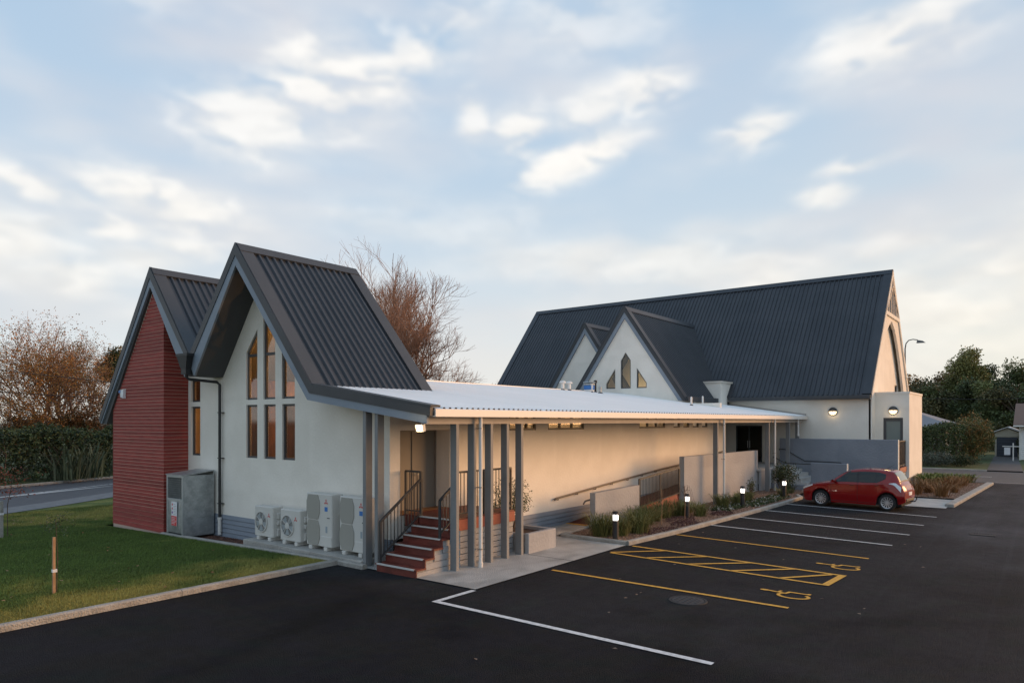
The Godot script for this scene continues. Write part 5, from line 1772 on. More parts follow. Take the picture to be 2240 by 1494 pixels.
# ------------------------------------------------------------------ the red hatchback
# stations along the car, nose at -z: z, bumper bottom, shoulder height, top height, half widths at sill, middle, shoulder and roof edge
const CAR := [
	[-1.92, 0.30, 0.60, 0.64, 0.40, 0.46, 0.44, 0.34], [-1.86, 0.22, 0.655, 0.70, 0.58, 0.64, 0.61, 0.48], [-1.72, 0.19, 0.72, 0.77, 0.72, 0.765, 0.73, 0.60], [-1.50, 0.18, 0.79, 0.84, 0.79, 0.825, 0.785, 0.66],
	[-1.20, 0.18, 0.86, 0.91, 0.81, 0.845, 0.80, 0.68], [-0.92, 0.18, 0.905, 0.965, 0.80, 0.845, 0.80, 0.68], [-0.78, 0.18, 0.92, 1.00, 0.80, 0.845, 0.80, 0.66], [-0.45, 0.18, 0.94, 1.225, 0.80, 0.845, 0.80, 0.62], [-0.12, 0.18, 0.95, 1.405, 0.80, 0.845, 0.80, 0.585],
	[0.10, 0.18, 0.955, 1.455, 0.80, 0.845, 0.80, 0.58], [0.45, 0.18, 0.965, 1.49, 0.80, 0.845, 0.80, 0.58], [0.85, 0.18, 0.985, 1.49, 0.805, 0.85, 0.805, 0.575], [1.20, 0.19, 1.01, 1.465, 0.81, 0.86, 0.81, 0.565], [1.48, 0.21, 1.02, 1.425, 0.80, 0.86, 0.80, 0.55],
	[1.60, 0.23, 1.0, 1.30, 0.78, 0.85, 0.78, 0.56], [1.74, 0.26, 0.93, 1.06, 0.75, 0.83, 0.745, 0.60], [1.84, 0.29, 0.84, 0.92, 0.69, 0.79, 0.70, 0.58], [1.91, 0.34, 0.70, 0.76, 0.62, 0.71, 0.64, 0.52]]
const AXF := -1.10
const AXR := 1.33

func car_params(z: float) -> Array:
	var i := 0
	while i < CAR.size() - 2 and z > CAR[i + 1][0]: i += 1
	var p0 = CAR[maxi(i - 1, 0)]
	var p1 = CAR[i]
	var p2 = CAR[i + 1]
	var p3 = CAR[mini(i + 2, CAR.size() - 1)]
	var t: float = clampf((z - p1[0]) / (p2[0] - p1[0]), 0.0, 1.0)
	var out := [z]
	for k in range(1, 8):
		var m1: float = (p2[k] - p0[k]) / maxf(p2[0] - p0[0], 0.001) * (p2[0] - p1[0])
		var m2: float = (p3[k] - p1[k]) / maxf(p3[0] - p1[0], 0.001) * (p2[0] - p1[0])
		var t2 := t * t
		var t3 := t2 * t
		out.append((2 * t3 - 3 * t2 + 1) * p1[k] + (t3 - 2 * t2 + t) * m1 + (-2 * t3 + 3 * t2) * p2[k] + (t3 - t2) * m2)
	return out

func car_point(z: float, t: float) -> Vector3:
	var p := car_params(z)
	var low: float = p[1]
	for a in [AXF, AXR]:
		var dz: float = z - a
		if absf(dz) < 0.365: low = maxf(low, 0.30 + sqrt(0.365 * 0.365 - dz * dz))
	var mid: float = maxf(0.52, low + 0.05)
	mid = minf(mid, p[2] - 0.08)
	low = minf(low, mid - 0.03)
	var c := [Vector2(p[4], low), Vector2(p[4] + 0.02, lerpf(low, mid, 0.35)), Vector2(p[5], mid), Vector2(lerpf(p[5], p[6], 0.45), lerpf(mid, p[2], 0.72)), Vector2(p[6], p[2]), Vector2(lerpf(p[6], p[7], 0.55), lerpf(p[2], p[3] - 0.045, 0.55)), Vector2(p[7], p[3] - 0.045), Vector2(p[7] * 0.62, p[3] - 0.008), Vector2(0, p[3])]
	var u := clampf(t, 0.0, 1.0) * 8.0
	var i := mini(int(u), 7)
	var f := u - i
	var q0: Vector2 = c[maxi(i - 1, 0)]
	var q1: Vector2 = c[i]
	var q2: Vector2 = c[i + 1]
	var q3: Vector2 = c[i + 2] if i + 2 < 9 else Vector2(-c[7].x, c[7].y)
	var r := 0.5 * (2.0 * q1 + (q2 - q0) * f + (2.0 * q0 - 5.0 * q1 + 4.0 * q2 - q3) * f * f + (3.0 * q1 - q0 - 3.0 * q2 + q3) * f * f * f)
	return Vector3(-r.x, r.y, z)

func car_normal(z: float, t: float) -> Vector3:
	var a := car_point(z + 0.012, t) - car_point(z - 0.012, t)
	var b := car_point(z, minf(t + 0.012, 1.0)) - car_point(z, maxf(t - 0.012, 0.0))
	var n := a.cross(b).normalized()
	if n.x > 0.02 or (absf(n.x) <= 0.02 and n.y < 0.0): n = -n
	return n

# a patch of the car's skin between stations and heights, both sides of the car
func car_patch(b: MB, z0: float, z1: float, ta: Callable, tb: Callable, nz: int, nt: int, off: float, sides := [1.0, -1.0]) -> void:
	for s in sides:
		var P := []
		var N := []
		for i in nz + 1:
			var z := lerpf(z0, z1, float(i) / nz)
			var pr := []
			var nr := []
			for k in nt + 1:
				var t := lerpf(ta.call(z), tb.call(z), float(k) / nt)
				var n := car_normal(z, t)
				var p := car_point(z, t) + n * off
				pr.append(Vector3(p.x * s, p.y, p.z))
				nr.append(Vector3(n.x * s, n.y, n.z))
			P.append(pr)
			N.append(nr)
		for i in nz:
			for k in nt:
				b.tri_n(P[i][k], P[i + 1][k], P[i + 1][k + 1], N[i][k], N[i + 1][k], N[i + 1][k + 1])
				b.tri_n(P[i][k], P[i + 1][k + 1], P[i][k + 1], N[i][k], N[i + 1][k + 1], N[i][k + 1])

func flat(v: float) -> Callable:
	return func(_z): return v

func build_car() -> void:
	var paint := mat("car_red", lin(0.24, 0.007, 0.008), 0.4, 0.0)
	paint.metallic_specular = 0.2
	paint.clearcoat_enabled = true
	paint.clearcoat = 1.0
	paint.clearcoat_roughness = 0.04
	mat("tyre", lin(0.018, 0.018, 0.019), 0.85)
	mat("alloy", lin(0.60, 0.60, 0.62), 0.3, 0.7)
	mat("lens_clear", lin(0.62, 0.64, 0.66), 0.12, 0.2)
	mat("lens_red", lin(0.55, 0.28, 0.26), 0.15)
	mat("car_glass", lin(0.012, 0.018, 0.018), 0.04)
	mat("car_glass_rear", lin(0.30, 0.33, 0.30), 0.05)
	var car := thing("parked_car", "red five-door hatchback parked nose to the kerb", "car", Vector3(30.43, 0.0, -6.13))
	car.rotation.y = -0.10
	car.scale = Vector3(1.0, 1.04, 1.0)
	var b := MB.new()
	car_patch(b, -1.92, 1.91, flat(0.0), flat(1.0), 110, 30, 0.0)
	for s in [-1.92, 1.91]:
		var m := Vector3(0, (car_point(s, 0.0).y + car_point(s, 1.0).y) / 2, s + signf(s) * 0.02)
		for sd in [1.0, -1.0]:
			for k in 16:
				var p := car_point(s, k / 16.0)
				var q := car_point(s, (k + 1) / 16.0)
				b.tri(m, Vector3(p.x * sd, p.y, p.z), Vector3(q.x * sd, q.y, q.z))
			var p0 := car_point(s, 0.0)
			b.tri(m, Vector3(p0.x * sd, p0.y, p0.z), Vector3(0, p0.y, p0.z))
	put("body", b, "car_red", car)
	b = MB.new()
	b.box(Vector3(-0.70, 0.20, -1.75), Vector3(0.70, 0.45, 1.8))
	b.box(Vector3(-0.78, 0.22, -0.68), Vector3(0.78, 0.40, 0.92))
	b.box(Vector3(-0.60, 0.4, -1.5), Vector3(0.60, 0.75, 1.7))
	put("underbody", b, "rubber_and_void", car)
	# glass
	b = MB.new()
	var belt := func(z: float) -> float: return 0.535 - 0.012 * (z + 0.5) if z < 1.0 else 0.52 + (z - 1.0) * 0.28
	var head := func(z: float) -> float: return lerpf(0.55, 0.705, clampf((z + 0.66) / 0.62, 0.0, 1.0)) if z < 1.0 else 0.705 - (z - 1.0) * 0.12
	for w in [[-0.60, 0.24], [0.33, 0.92], [0.955, 1.26]]:
		var g := MB.new()
		car_patch(g, w[0], w[1], belt, head, 14, 6, 0.006)
		put("window", g, "car_glass", car)
	b = MB.new()
	car_patch(b, -0.74, -0.155, flat(0.765), flat(1.0), 12, 10, 0.006)
	put("windscreen", b, "car_glass", car)
	b = MB.new()
	car_patch(b, 1.525, 1.715, flat(0.775), flat(1.0), 8, 10, 0.007)
	put("rear_window", b, "car_glass_rear", car)
	# black pillars and seals
	b = MB.new()
	car_patch(b, 0.235, 0.335, belt, head, 2, 6, 0.005)
	car_patch(b, -0.74, -0.60, func(z): return 0.535, func(z): return 0.55, 3, 1, 0.005)
	car_patch(b, -0.66, 0.0, head, func(z): return head.call(z) + 0.045, 10, 2, 0.005)
	car_patch(b, 0.918, 0.957, belt, head, 1, 6, 0.005)
	car_patch(b, -0.62, 1.26, func(z): return belt.call(z) - 0.012, belt, 20, 1, 0.005)
	put("pillar", b, "black_plastic", car)
	b = MB.new()
	car_patch(b, 1.50, 1.735, flat(0.755), flat(0.78), 6, 1, 0.006)
	car_patch(b, 1.712, 1.74, flat(0.755), flat(1.0), 1, 8, 0.006)
	put("rear_window_seal", b, "black_plastic", car)
	# lamps
	for sd in [1.0, -1.0]:
		b = MB.new()
		car_patch(b, -1.88, -1.42, func(z): return 0.33 + (z + 1.88) * 0.20, func(z): return 0.50 + (z + 1.88) * 0.02, 12, 4, 0.007, [sd])
		put("headlight", b, "lens_clear", car)
		b = MB.new()
		car_patch(b, 1.40, 1.62, func(z): return 0.455 - (z - 1.40) * 0.28, func(z): return 0.475 + (z - 1.40) * 0.22, 6, 4, 0.007, [sd])
		put("tail_light", b, "lens_clear", car)
		b = MB.new()
		car_patch(b, 1.62, 1.80, func(z): return 0.393 - (z - 1.62) * 0.35, func(z): return 0.525 - (z - 1.62) * 0.30, 6, 4, 0.007, [sd])
		put("tail_light", b, "lens_clear", car)
	# panel gaps and handles
	b = MB.new()
	for s in [[-0.70, 0.10, 0.53], [0.285, 0.08, 0.54], [1.16, 0.36, 0.52]]:
		car_patch(b, s[0] - 0.005, s[0] + 0.005, flat(s[1]), flat(s[2]), 1, 14, 0.003)
	car_patch(b, -0.70, 1.0, flat(0.085), flat(0.095), 20, 1, 0.003)
	car_patch(b, -1.60, -0.72, flat(0.545), flat(0.553), 14, 1, 0.003)
	put("panel_gap", b, "rubber_and_void", car)
	for z in [0.08, 0.98]:
		b = MB.new()
		car_patch(b, z - 0.09, z + 0.09, flat(0.405), flat(0.425), 4, 1, 0.022)
		put("door_handle", b, "car_red", car)
		b = MB.new()
		car_patch(b, z - 0.07, z + 0.07, flat(0.39), flat(0.435), 4, 1, 0.003)
		put("handle_recess", b, "rubber_and_void", car)
	# mirrors
	for sd in [-1.0, 1.0]:
		b = MB.new()
		b.cbox(Vector3(sd * 0.80 - 0.02, 0.93, -0.62), Vector3(sd * 0.99 + 0.02 * sd, 1.06, -0.50), 0.035)
		put("mirror", b, "car_red", car)
	# front grille and plates
	b = MB.new()
	b.cbox(Vector3(-0.40, 0.34, -1.95), Vector3(0.40, 0.48, -1.88), 0.02)
	put("grille", b, "black_plastic", car)
	b = MB.new()
	b.cbox(Vector3(-0.19, 0.56, 1.915), Vector3(0.19, 0.68, 1.94), 0.006)
	put("number_plate", b, "label_white", car)
	b = MB.new()
	b.cbox(Vector3(-0.55, 0.34, 1.80), Vector3(0.55, 0.46, 1.935), 0.02)
	put("bumper_insert", b, "black_plastic", car)
	# tow bar, aerial, wiper
	b = MB.new()
	b.tube([Vector3(0, 0.36, 1.75), Vector3(0, 0.33, 1.98), Vector3(0, 0.36, 2.10), Vector3(0, 0.44, 2.14)], [0.02, 0.02, 0.02, 0.018], 8)
	b.lathe(Vector3(0, 0.465, 2.14), [[0.0, -0.03], [0.025, -0.015], [0.028, 0.0], [0.02, 0.02], [0.0, 0.028]], 10)
	b.box(Vector3(-0.09, 0.335, 2.02), Vector3(0.09, 0.355, 2.05))
	put("tow_bar", b, "black_plastic", car)
	b = MB.new()
	b.tube([Vector3(0, 1.47, 1.10), Vector3(0, 1.66, 1.38)], [0.008, 0.004], 6)
	b.lathe(Vector3(0, 1.455, 1.10), [[0.03, 0.0], [0.02, 0.03], [0.0, 0.035]], 10)
	put("aerial", b, "black_plastic", car)
	b = MB.new()
	b.tube([Vector3(0.2, 0.985, -0.86), Vector3(-0.5, 1.0, -0.80)], [0.012, 0.008], 5)
	put("wiper", b, "black_plastic", car)
	b = MB.new()
	b.tube([Vector3(0.02, 0.98, 1.77), Vector3(-0.25, 1.03, 1.745)], [0.014, 0.008], 5)
	put("wiper", b, "black_plastic", car)
	# wheels
	for z in [AXF, AXR]:
		for sd in [-1.0, 1.0]:
			var w := MB.new()
			var at := Vector3(sd * 0.64, 0.30, z)
			var out := Vector3(sd, 0, 0)
			w.lathe(at, [[0.205, 0.0], [0.20, 0.165], [0.215, 0.185], [0.275, 0.185], [0.295, 0.165], [0.302, 0.13], [0.302, 0.04], [0.29, 0.0], [0.205, 0.0]], 36, out)
			var ty := put("wheel", w, "tyre", car)
			var r := MB.new()
			r.lathe(at, [[0.0, 0.06], [0.19, 0.05]], 24, out)
			put("brake_disc", r, "rubber_and_void", ty)
			r = MB.new()
			r.lathe(at, [[0.19, 0.10], [0.195, 0.172], [0.212, 0.18], [0.214, 0.165]], 32, out)
			for i in 12:
				var a := TAU * i / 12.0 + 0.1
				var d := Vector3(0, cos(a), sin(a))
				var sdv := Vector3(0, -sin(a), cos(a))
				r.hexa([at + out * 0.13 + d * 0.05 - sdv * 0.012, at + out * 0.13 + d * 0.05 + sdv * 0.012, at + out * 0.14 + d * 0.2 + sdv * 0.02, at + out * 0.14 + d * 0.2 - sdv * 0.02, at + out * 0.165 + d * 0.05 - sdv * 0.012, at + out * 0.165 + d * 0.05 + sdv * 0.012, at + out * 0.172 + d * 0.2 + sdv * 0.02, at + out * 0.172 + d * 0.2 - sdv * 0.02])
			r.lathe(at, [[0.0, 0.172], [0.05, 0.17], [0.06, 0.14]], 16, out)
			put("rim", r, "alloy", ty)

# ------------------------------------------------------------------ plants
func multi(called: String, me: Mesh, xf: Array, cols: Array, m: String, parent: Node) -> MultiMeshInstance3D:
	var mm := MultiMesh.new()
	mm.transform_format = MultiMesh.TRANSFORM_3D
	mm.use_colors = true
	mm.mesh = me
	mm.instance_count = xf.size()
	for i in xf.size():
		mm.set_instance_transform(i, xf[i])
		mm.set_instance_color(i, cols[i])
	var o := MultiMeshInstance3D.new()
	o.name = numbered(called) if parent == self else called
	o.multimesh = mm
	o.material_override = M[m]
	parent.add_child(o, true)
	return o

# many copies of one small spray joined into a single mesh
func leaves(called: String, me: ArrayMesh, xf: Array, cols: Array, m: String, parent: Node) -> MeshInstance3D:
	var arr := me.surface_get_arrays(0)
	var v: PackedVector3Array = arr[Mesh.ARRAY_VERTEX]
	var n: PackedVector3Array = arr[Mesh.ARRAY_NORMAL]
	var c: PackedColorArray = arr[Mesh.ARRAY_COLOR]
	var V := PackedVector3Array()
	var N := PackedVector3Array()
	var C := PackedColorArray()
	var tint := {}
	for i in xf.size():
		var x: Transform3D = xf[i]
		V.append_array(x * v)
		N.append_array(Transform3D(x.basis.orthonormalized(), Vector3.ZERO) * n)
		var q: Color = cols[i]
		var key := Vector3i(roundi(q.r * 160.0), roundi(q.g * 160.0), roundi(q.b * 160.0))
		if not tint.has(key):
			var t := PackedColorArray()
			for e in c: t.append(Color(e.r * q.r, e.g * q.g, e.b * q.b))
			tint[key] = t
		C.append_array(tint[key])
	var out := []
	out.resize(Mesh.ARRAY_MAX)
	out[Mesh.ARRAY_VERTEX] = V
	out[Mesh.ARRAY_NORMAL] = N
	out[Mesh.ARRAY_COLOR] = C
	var am := ArrayMesh.new()
	am.add_surface_from_arrays(Mesh.PRIMITIVE_TRIANGLES, out)
	return put_mesh(called, am, m, parent)

func shade(c: Color, v: float) -> Color:
	return Color(c.r * v, c.g * v, c.b * v)

# a small spray of n leaves, used many times in a crown
func sprig(n: int, leaf: float, wide: float, seed_: int) -> ArrayMesh:
	var r := RandomNumberGenerator.new()
	r.seed = seed_
	var b := MB.new()
	for i in n:
		var d := Vector3(r.randf_range(-1, 1), r.randf_range(-0.7, 1), r.randf_range(-1, 1)).normalized()
		var p := d * r.randf_range(0.1, 1.0) * leaf * 1.6
		var s := d.cross(Vector3(r.randf_range(-1, 1), r.randf_range(-1, 1), r.randf_range(-1, 1))).normalized() * leaf * wide
		var t := (d + Vector3(r.randf_range(-0.5, 0.5), r.randf_range(-0.6, 0.3), r.randf_range(-0.5, 0.5))).normalized() * leaf
		var v := r.randf_range(0.75, 1.2)
		b.col = Color(v, v, v)
		b.tri(p, p + t * 0.5 + s, p + t)
		b.tri(p, p + t, p + t * 0.5 - s)
	return b.mesh()

func random_basis(r: RandomNumberGenerator, k: float) -> Basis:
	return Basis.from_euler(Vector3(r.randf_range(-PI, PI), r.randf_range(-PI, PI), r.randf_range(-PI, PI))).scaled(Vector3(k, k, k))

# strap-leaved tuft
func tuft(label: String, at: Vector3, h: float, n: int, spread: float, c0: Color, c1: Color, group: String, called := "grass_tuft", wide := 0.0075) -> void:
	var b := MB.new()
	if called == "grass_tuft": n = int(n * 2.2)
	for i in n:
		var a := rng.randf_range(0, TAU)
		var lean := rng.randf_range(0.1, spread * 1.25)
		var d := Vector3(cos(a), 0, sin(a))
		var s := Vector3(-sin(a), 0, cos(a)) * wide * rng.randf_range(0.6, 1.2)
		var hh := h * rng.randf_range(0.65, 1.25)
		var p := (Vector3(rng.randf_range(-1, 1), 0, rng.randf_range(-1, 1)) * 0.13 + d * 0.2 * rng.randf()) * (h / 0.5)
		b.col = shade(c0.lerp(c1, rng.randf()), rng.randf_range(0.7, 1.25))
		var m1 := p + d * hh * lean * 0.35 + Vector3(0, hh * 0.5, 0)
		var m2 := p + d * hh * lean * 0.9 + Vector3(0, hh * 0.86, 0)
		var m3 := p + d * hh * lean * 1.35 + Vector3(0, hh * (1.0 - lean * 0.35), 0)
		b.quad(p - s, p + s, m1 + s, m1 - s)
		b.quad(m1 - s, m1 + s, m2 + s * 0.7, m2 - s * 0.7)
		b.tri(m2 - s * 0.7, m2 + s * 0.7, m3)
	var o := put(called, b, "blade")
	o.position = at
	tag(o, label, "plant", group)

# leafy shrub: stems and a crown of sprigs in an uneven volume
func shrub(called: String, label: String, at: Vector3, size: Vector3, n: int, leaf: float, cols: Array, seed_: int, group := "", lumps := 7, wide := 0.32) -> Node3D:
	var t := thing(called, label, "hedge" if called == "hedge" else "shrub", at, group)
	var r := RandomNumberGenerator.new()
	r.seed = seed_
	var b := MB.new()
	for i in 5:
		var e := Vector3(r.randf_range(-0.4, 0.4) * size.x, size.y * r.randf_range(0.5, 0.9), r.randf_range(-0.4, 0.4) * size.z)
		b.tube([Vector3(e.x * 0.15, 0, e.z * 0.15), e * 0.5, e], [0.02 * size.y, 0.014 * size.y, 0.004], 5)
	put("stem", b, "bark", t)
	var xf := []
	var cc := []
	var lump := []
	for i in lumps:
		lump.append([Vector3(r.randf_range(-0.32, 0.32) * size.x, size.y * r.randf_range(0.3, 0.72), r.randf_range(-0.32, 0.32) * size.z), r.randf_range(0.24, 0.42)])
	for i in n:
		var l = lump[r.randi_range(0, lumps - 1)]
		var d := Vector3(r.randfn(), r.randfn(), r.randfn()).normalized() * pow(r.randf(), 0.33)
		var p: Vector3 = l[0] + Vector3(d.x * size.x, d.y * size.y * 0.8, d.z * size.z) * float(l[1])
		if p.y < 0.02: p.y = r.randf_range(0.02, 0.2)
		xf.append(Transform3D(random_basis(r, r.randf_range(0.7, 1.3)), p))
		var c: Color = cols[r.randi_range(0, cols.size() - 1)]
		cc.append(shade(c, r.randf_range(0.7, 1.3)))
	leaves("foliage", sprig(6, leaf, wide, seed_), xf, cc, "leaf", t)
	return t

func scatter_chips(called: String, label: String, area: Array, n: int, y: Callable, c0: Color, c1: Color, big: float, seed_: int) -> void:
	var r := RandomNumberGenerator.new()
	r.seed = seed_
	var pl := PackedVector2Array()
	var lo := Vector2(1e9, 1e9)
	var hi := Vector2(-1e9, -1e9)
	for p in area:
		pl.append(Vector2(p[0], p[1]))
		lo = lo.min(Vector2(p[0], p[1]))
		hi = hi.max(Vector2(p[0], p[1]))
	var b := MB.new()
	b.cbox(Vector3(-0.5, -0.25, -0.3), Vector3(0.5, 0.25, 0.3), 0.12)
	var xf := []
	var cc := []
	while xf.size() < n:
		var p := Vector2(r.randf_range(lo.x, hi.x), r.randf_range(lo.y, hi.y))
		if not Geometry2D.is_point_in_polygon(p, pl): continue
		var k := big * r.randf_range(0.4, 1.2)
		xf.append(Transform3D(Basis.from_euler(Vector3(r.randf_range(-0.5, 0.5), r.randf_range(0, TAU), r.randf_range(-0.5, 0.5))).scaled(Vector3(k, k * 0.6, k)), Vector3(p.x, float(y.call(p.x, p.y)) + k * 0.08, p.y)))
		cc.append(shade(c0.lerp(c1, r.randf()), r.randf_range(0.6, 1.3)))
	var o := multi(called, b.mesh(), xf, cc, "chip", self)
	o.set_meta("kind", "stuff")
	tag(o, label, "ground cover")

func build_beds() -> void:
	rng.seed = 77
	# bed along the parking bays
	var bed := [[17.05, -9.25], [19.5, -9.04], [22.0, -8.92], [24.4, -8.82], [26.9, -8.74], [29.5, -8.68], [31.8, -8.7], [32.6, -9.1], [35.2, -9.1], [35.2, -11.2], [21.6, -11.2], [18.9, -11.2], [18.9, -11.45], [17.05, -11.25]]
	sheet("garden_bed", bed, 0.06, "gravel").set_meta("kind", "structure")
	scatter_chips("gravel", "pinkish brown gravel and bark spread over the parking bay bed", bed, 9000, func(_x, _z): return 0.06, Color(0.15, 0.07, 0.04), Color(0.40, 0.28, 0.20), 0.05, 5)
	var front := [[10.58, -12.5], [10.58, -21.9], [11.48, -21.9], [11.48, -12.7], [11.2, -12.3]]
	var fb := MB.new()
	for i in 19:
		var za := -12.4 - i * 0.5
		fb.quad(Vector3(10.56, lawn_y(za) - 0.10, za), Vector3(11.5, lawn_y(za) - 0.10, za), Vector3(11.5, lawn_y(za - 0.5) - 0.10, za - 0.5), Vector3(10.56, lawn_y(za - 0.5) - 0.10, za - 0.5))
	struct("garden_bed", fb, "mulch")
	scatter_chips("bark_mulch", "dark red brown bark mulch along the foot of the hall", front, 5200, func(_x, z): return lawn_y(z) - 0.10, Color(0.05, 0.022, 0.016), Color(0.17, 0.08, 0.055), 0.06, 6)
	var right := [[32.4, -3.3], [45.1, -2.75], [45.6, -5.5], [40.1, -5.7], [35.3, -5.7], [35.3, -3.2]]
	sheet("garden_bed", right, 0.06, "gravel").set_meta("kind", "structure")
	scatter_chips("gravel", "pinkish gravel in the bed beside the street entrance", right, 4000, func(_x, _z): return 0.06, Color(0.16, 0.085, 0.05), Color(0.40, 0.28, 0.21), 0.06, 7)
	# tufts in the bay bed
	var g0 := Color(0.06, 0.080, 0.018)
	var g1 := Color(0.19, 0.19, 0.06)
	for s in [[17.6, -10.35, 0.62, 150], [18.0, -10.0, 0.55, 120], [18.75, -9.75, 0.62, 150], [19.5, -10.2, 0.6, 140]]:
		tuft("bushy green grass tuft before the low ramp wall", Vector3(s[0], 0.06, s[1]), s[2], s[3], 0.75, g0, g1, "grass tufts before the low ramp wall")
	for s in [[20.5, -10.4, 0.55, 130], [21.3, -10.5, 0.5, 110], [22.2, -10.6, 0.55, 120], [23.0, -10.35, 0.55, 120], [23.4, -9.75, 0.45, 110], [24.0, -10.5, 0.42, 90]]:
		tuft("green grass tuft in front of the red ramp edge", Vector3(s[0], 0.06, s[1]), s[2], s[3], 0.8, g0, g1, "grass tufts before the ramp balustrade")
	for s in [[26.15, -10.0, 0.5, 120], [27.4, -9.9, 0.45, 120], [28.2, -9.9, 0.45, 110], [29.0, -10.0, 0.4, 90]]:
		tuft("green grass tuft at the foot of the tall grey wall", Vector3(s[0], 0.06, s[1]), s[2], s[3], 0.7, g0, g1, "grass tufts before the tall grey wall")
	for s in [[31.3, -9.25, 0.4, 80], [33.4, -9.6, 0.45, 70]]:
		tuft("dark green grass tuft beside the far bollard light", Vector3(s[0], 0.06, s[1]), s[2], s[3], 0.7, Color(0.03, 0.05, 0.015), Color(0.08, 0.1, 0.03), "grass tufts by the far bollard")
	# reddish low ground cover and white-flowering cover
	for s in [[19.4, -9.35, 0.9, 0.42], [21.2, -9.35, 0.7, 0.4], [22.0, -9.85, 0.9, 0.45], [24.4, -9.35, 0.6, 0.35]]:
		var b := MB.new()
		for i in 420:
			var a := rng.randf_range(0, TAU)
			var q := sqrt(rng.randf())
			var p := Vector3(cos(a) * q * s[2], rng.randf_range(0.0, 0.10) * (1.1 - q), sin(a) * q * s[3])
			var d := Vector3(rng.randf_range(-1, 1), rng.randf_range(0.2, 1), rng.randf_range(-1, 1)).normalized() * 0.06
			b.col = shade(Color(0.085, 0.035, 0.030), rng.randf_range(0.6, 1.5))
			b.tri(p, p + d, p + d * 0.6 + Vector3(0.02, 0, 0.02))
		var o := put("creeping_shrub", b, "blade")
		o.position = Vector3(s[0], 0.06, s[1])
		tag(o, "low maroon creeping shrub spreading over the gravel", "plant", "maroon creeping shrubs")
	var xf := []
	var cc := []
	for i in 1500:
		var x := rng.randf_range(25.0, 31.6)
		xf.append(Transform3D(random_basis(rng, rng.randf_range(0.7, 1.2)), Vector3(x, 0.06 + rng.randf_range(0.0, 0.09), rng.randf_range(-9.75, -8.98) - (0.35 if x < 27.0 else 0.0))))
		cc.append(shade(Color(0.05, 0.075, 0.02), rng.randf_range(0.6, 1.4)) if rng.randf() < 0.86 else Color(0.5, 0.5, 0.46))
	var gc := multi("ground_cover", sprig(6, 0.05, 0.4, 3), xf, cc, "leaf", self)
	gc.set_meta("kind", "stuff")
	tag(gc, "low green ground cover with tiny white flowers along the kerb", "ground cover")
	# two bare saplings with trailing twigs
	for s in [[20.75, -9.95], [22.1, -9.75]]:
		var t := thing("bare_sapling", "thin bare weeping sapling standing in the gravel before the balustrade", "sapling", Vector3(s[0], 0.06, s[1]), "bare saplings in the bed")
		var b := MB.new()
		b.tube([Vector3.ZERO, Vector3(0.02, 0.6, 0.01), Vector3(0.0, 1.15, 0.0)], [0.012, 0.01, 0.006], 6)
		put("trunk", b, "stake", t)
		b = MB.new()
		for i in 16:
			var a := rng.randf_range(0, TAU)
			var d := Vector3(cos(a), 0, sin(a))
			var r0 := rng.randf_range(0.15, 0.4)
			b.tube([Vector3(0, rng.randf_range(0.75, 1.12), 0), d * r0 * 0.6 + Vector3(0, rng.randf_range(0.95, 1.2), 0), d * r0 + Vector3(0, rng.randf_range(0.4, 0.85), 0)], [0.005, 0.004, 0.002], 4, false)
		put("twig", b, "bark", t)
	# shrubs
	shrub("leafy_shrub", "dark leafy shrub growing beside the church steps", Vector3(33.7, 0.06, -9.9), Vector3(1.25, 1.45, 1.15), 420, 0.07, [Color(0.03, 0.045, 0.016), Color(0.05, 0.07, 0.022), Color(0.09, 0.11, 0.035)], 12)
	shrub("leafy_shrub", "small thin shrub near the bollard at the tall grey wall", Vector3(30.3, 0.06, -10.3), Vector3(0.45, 0.95, 0.4), 70, 0.06, [Color(0.05, 0.07, 0.022), Color(0.11, 0.13, 0.04)], 13)
	shrub("planter_shrub", "variegated shrub growing in the grey planter box", Vector3(14.92, 0.42, -11.6), Vector3(1.0, 1.55, 1.2), 620, 0.05, [Color(0.06, 0.085, 0.03), Color(0.12, 0.14, 0.06), Color(0.26, 0.27, 0.15)], 14, "", 7, 0.22)
	# bed by the street: green clumps behind, rusty tussocks in front
	for s in [[41.4, -5.1, 0.5, 170], [43.0, -4.7, 0.55, 190], [44.2, -4.1, 0.5, 170], [45.0, -3.5, 0.45, 140], [42.2, -5.2, 0.55, 170], [44.3, -5.0, 0.5, 150]]:
		tuft("tall green leafy clump at the street end of the right bed", Vector3(s[0], 0.06, s[1]), s[2], s[3], 0.8, Color(0.07, 0.11, 0.022), Color(0.16, 0.21, 0.055), "green clumps in the street bed", "leafy_clump", 0.03)
	for s in [[36.4, -4.9, 0.62, 170], [37.6, -4.5, 0.55, 150], [36.0, -3.8, 0.60, 170], [38.8, -4.6, 0.6, 150], [39.8, -3.9, 0.6, 150], [41.3, -3.7, 0.55, 150], [42.6, -3.6, 0.5, 130], [38.2, -3.5, 0.35, 90], [35.6, -5.3, 0.45, 100]]:
		tuft("rusty orange tussock grass in the gravel beside the street", Vector3(s[0], 0.06, s[1]), s[2], s[3], 0.85, Color(0.16, 0.075, 0.022), Color(0.30, 0.16, 0.06), "rusty tussocks in the street bed", "tussock", 0.011)
	# tree stake and sapling on the lawn
	var st := thing("tree_stake", "square timber stake with a pale tie on the lawn", "stake", Vector3(5.27, lawn_y(-15.45) - 0.03, -15.45))
	var b := MB.new()
	b.cbox(Vector3(-0.024, -0.2, -0.024), Vector3(0.024, 1.12, 0.024), 0.003)
	put("post", b, "stake", st)
	b = MB.new()
	b.cbox(Vector3(-0.032, 0.43, -0.032), Vector3(0.05, 0.49, 0.032), 0.003)
	put("tie", b, "label_white", st)
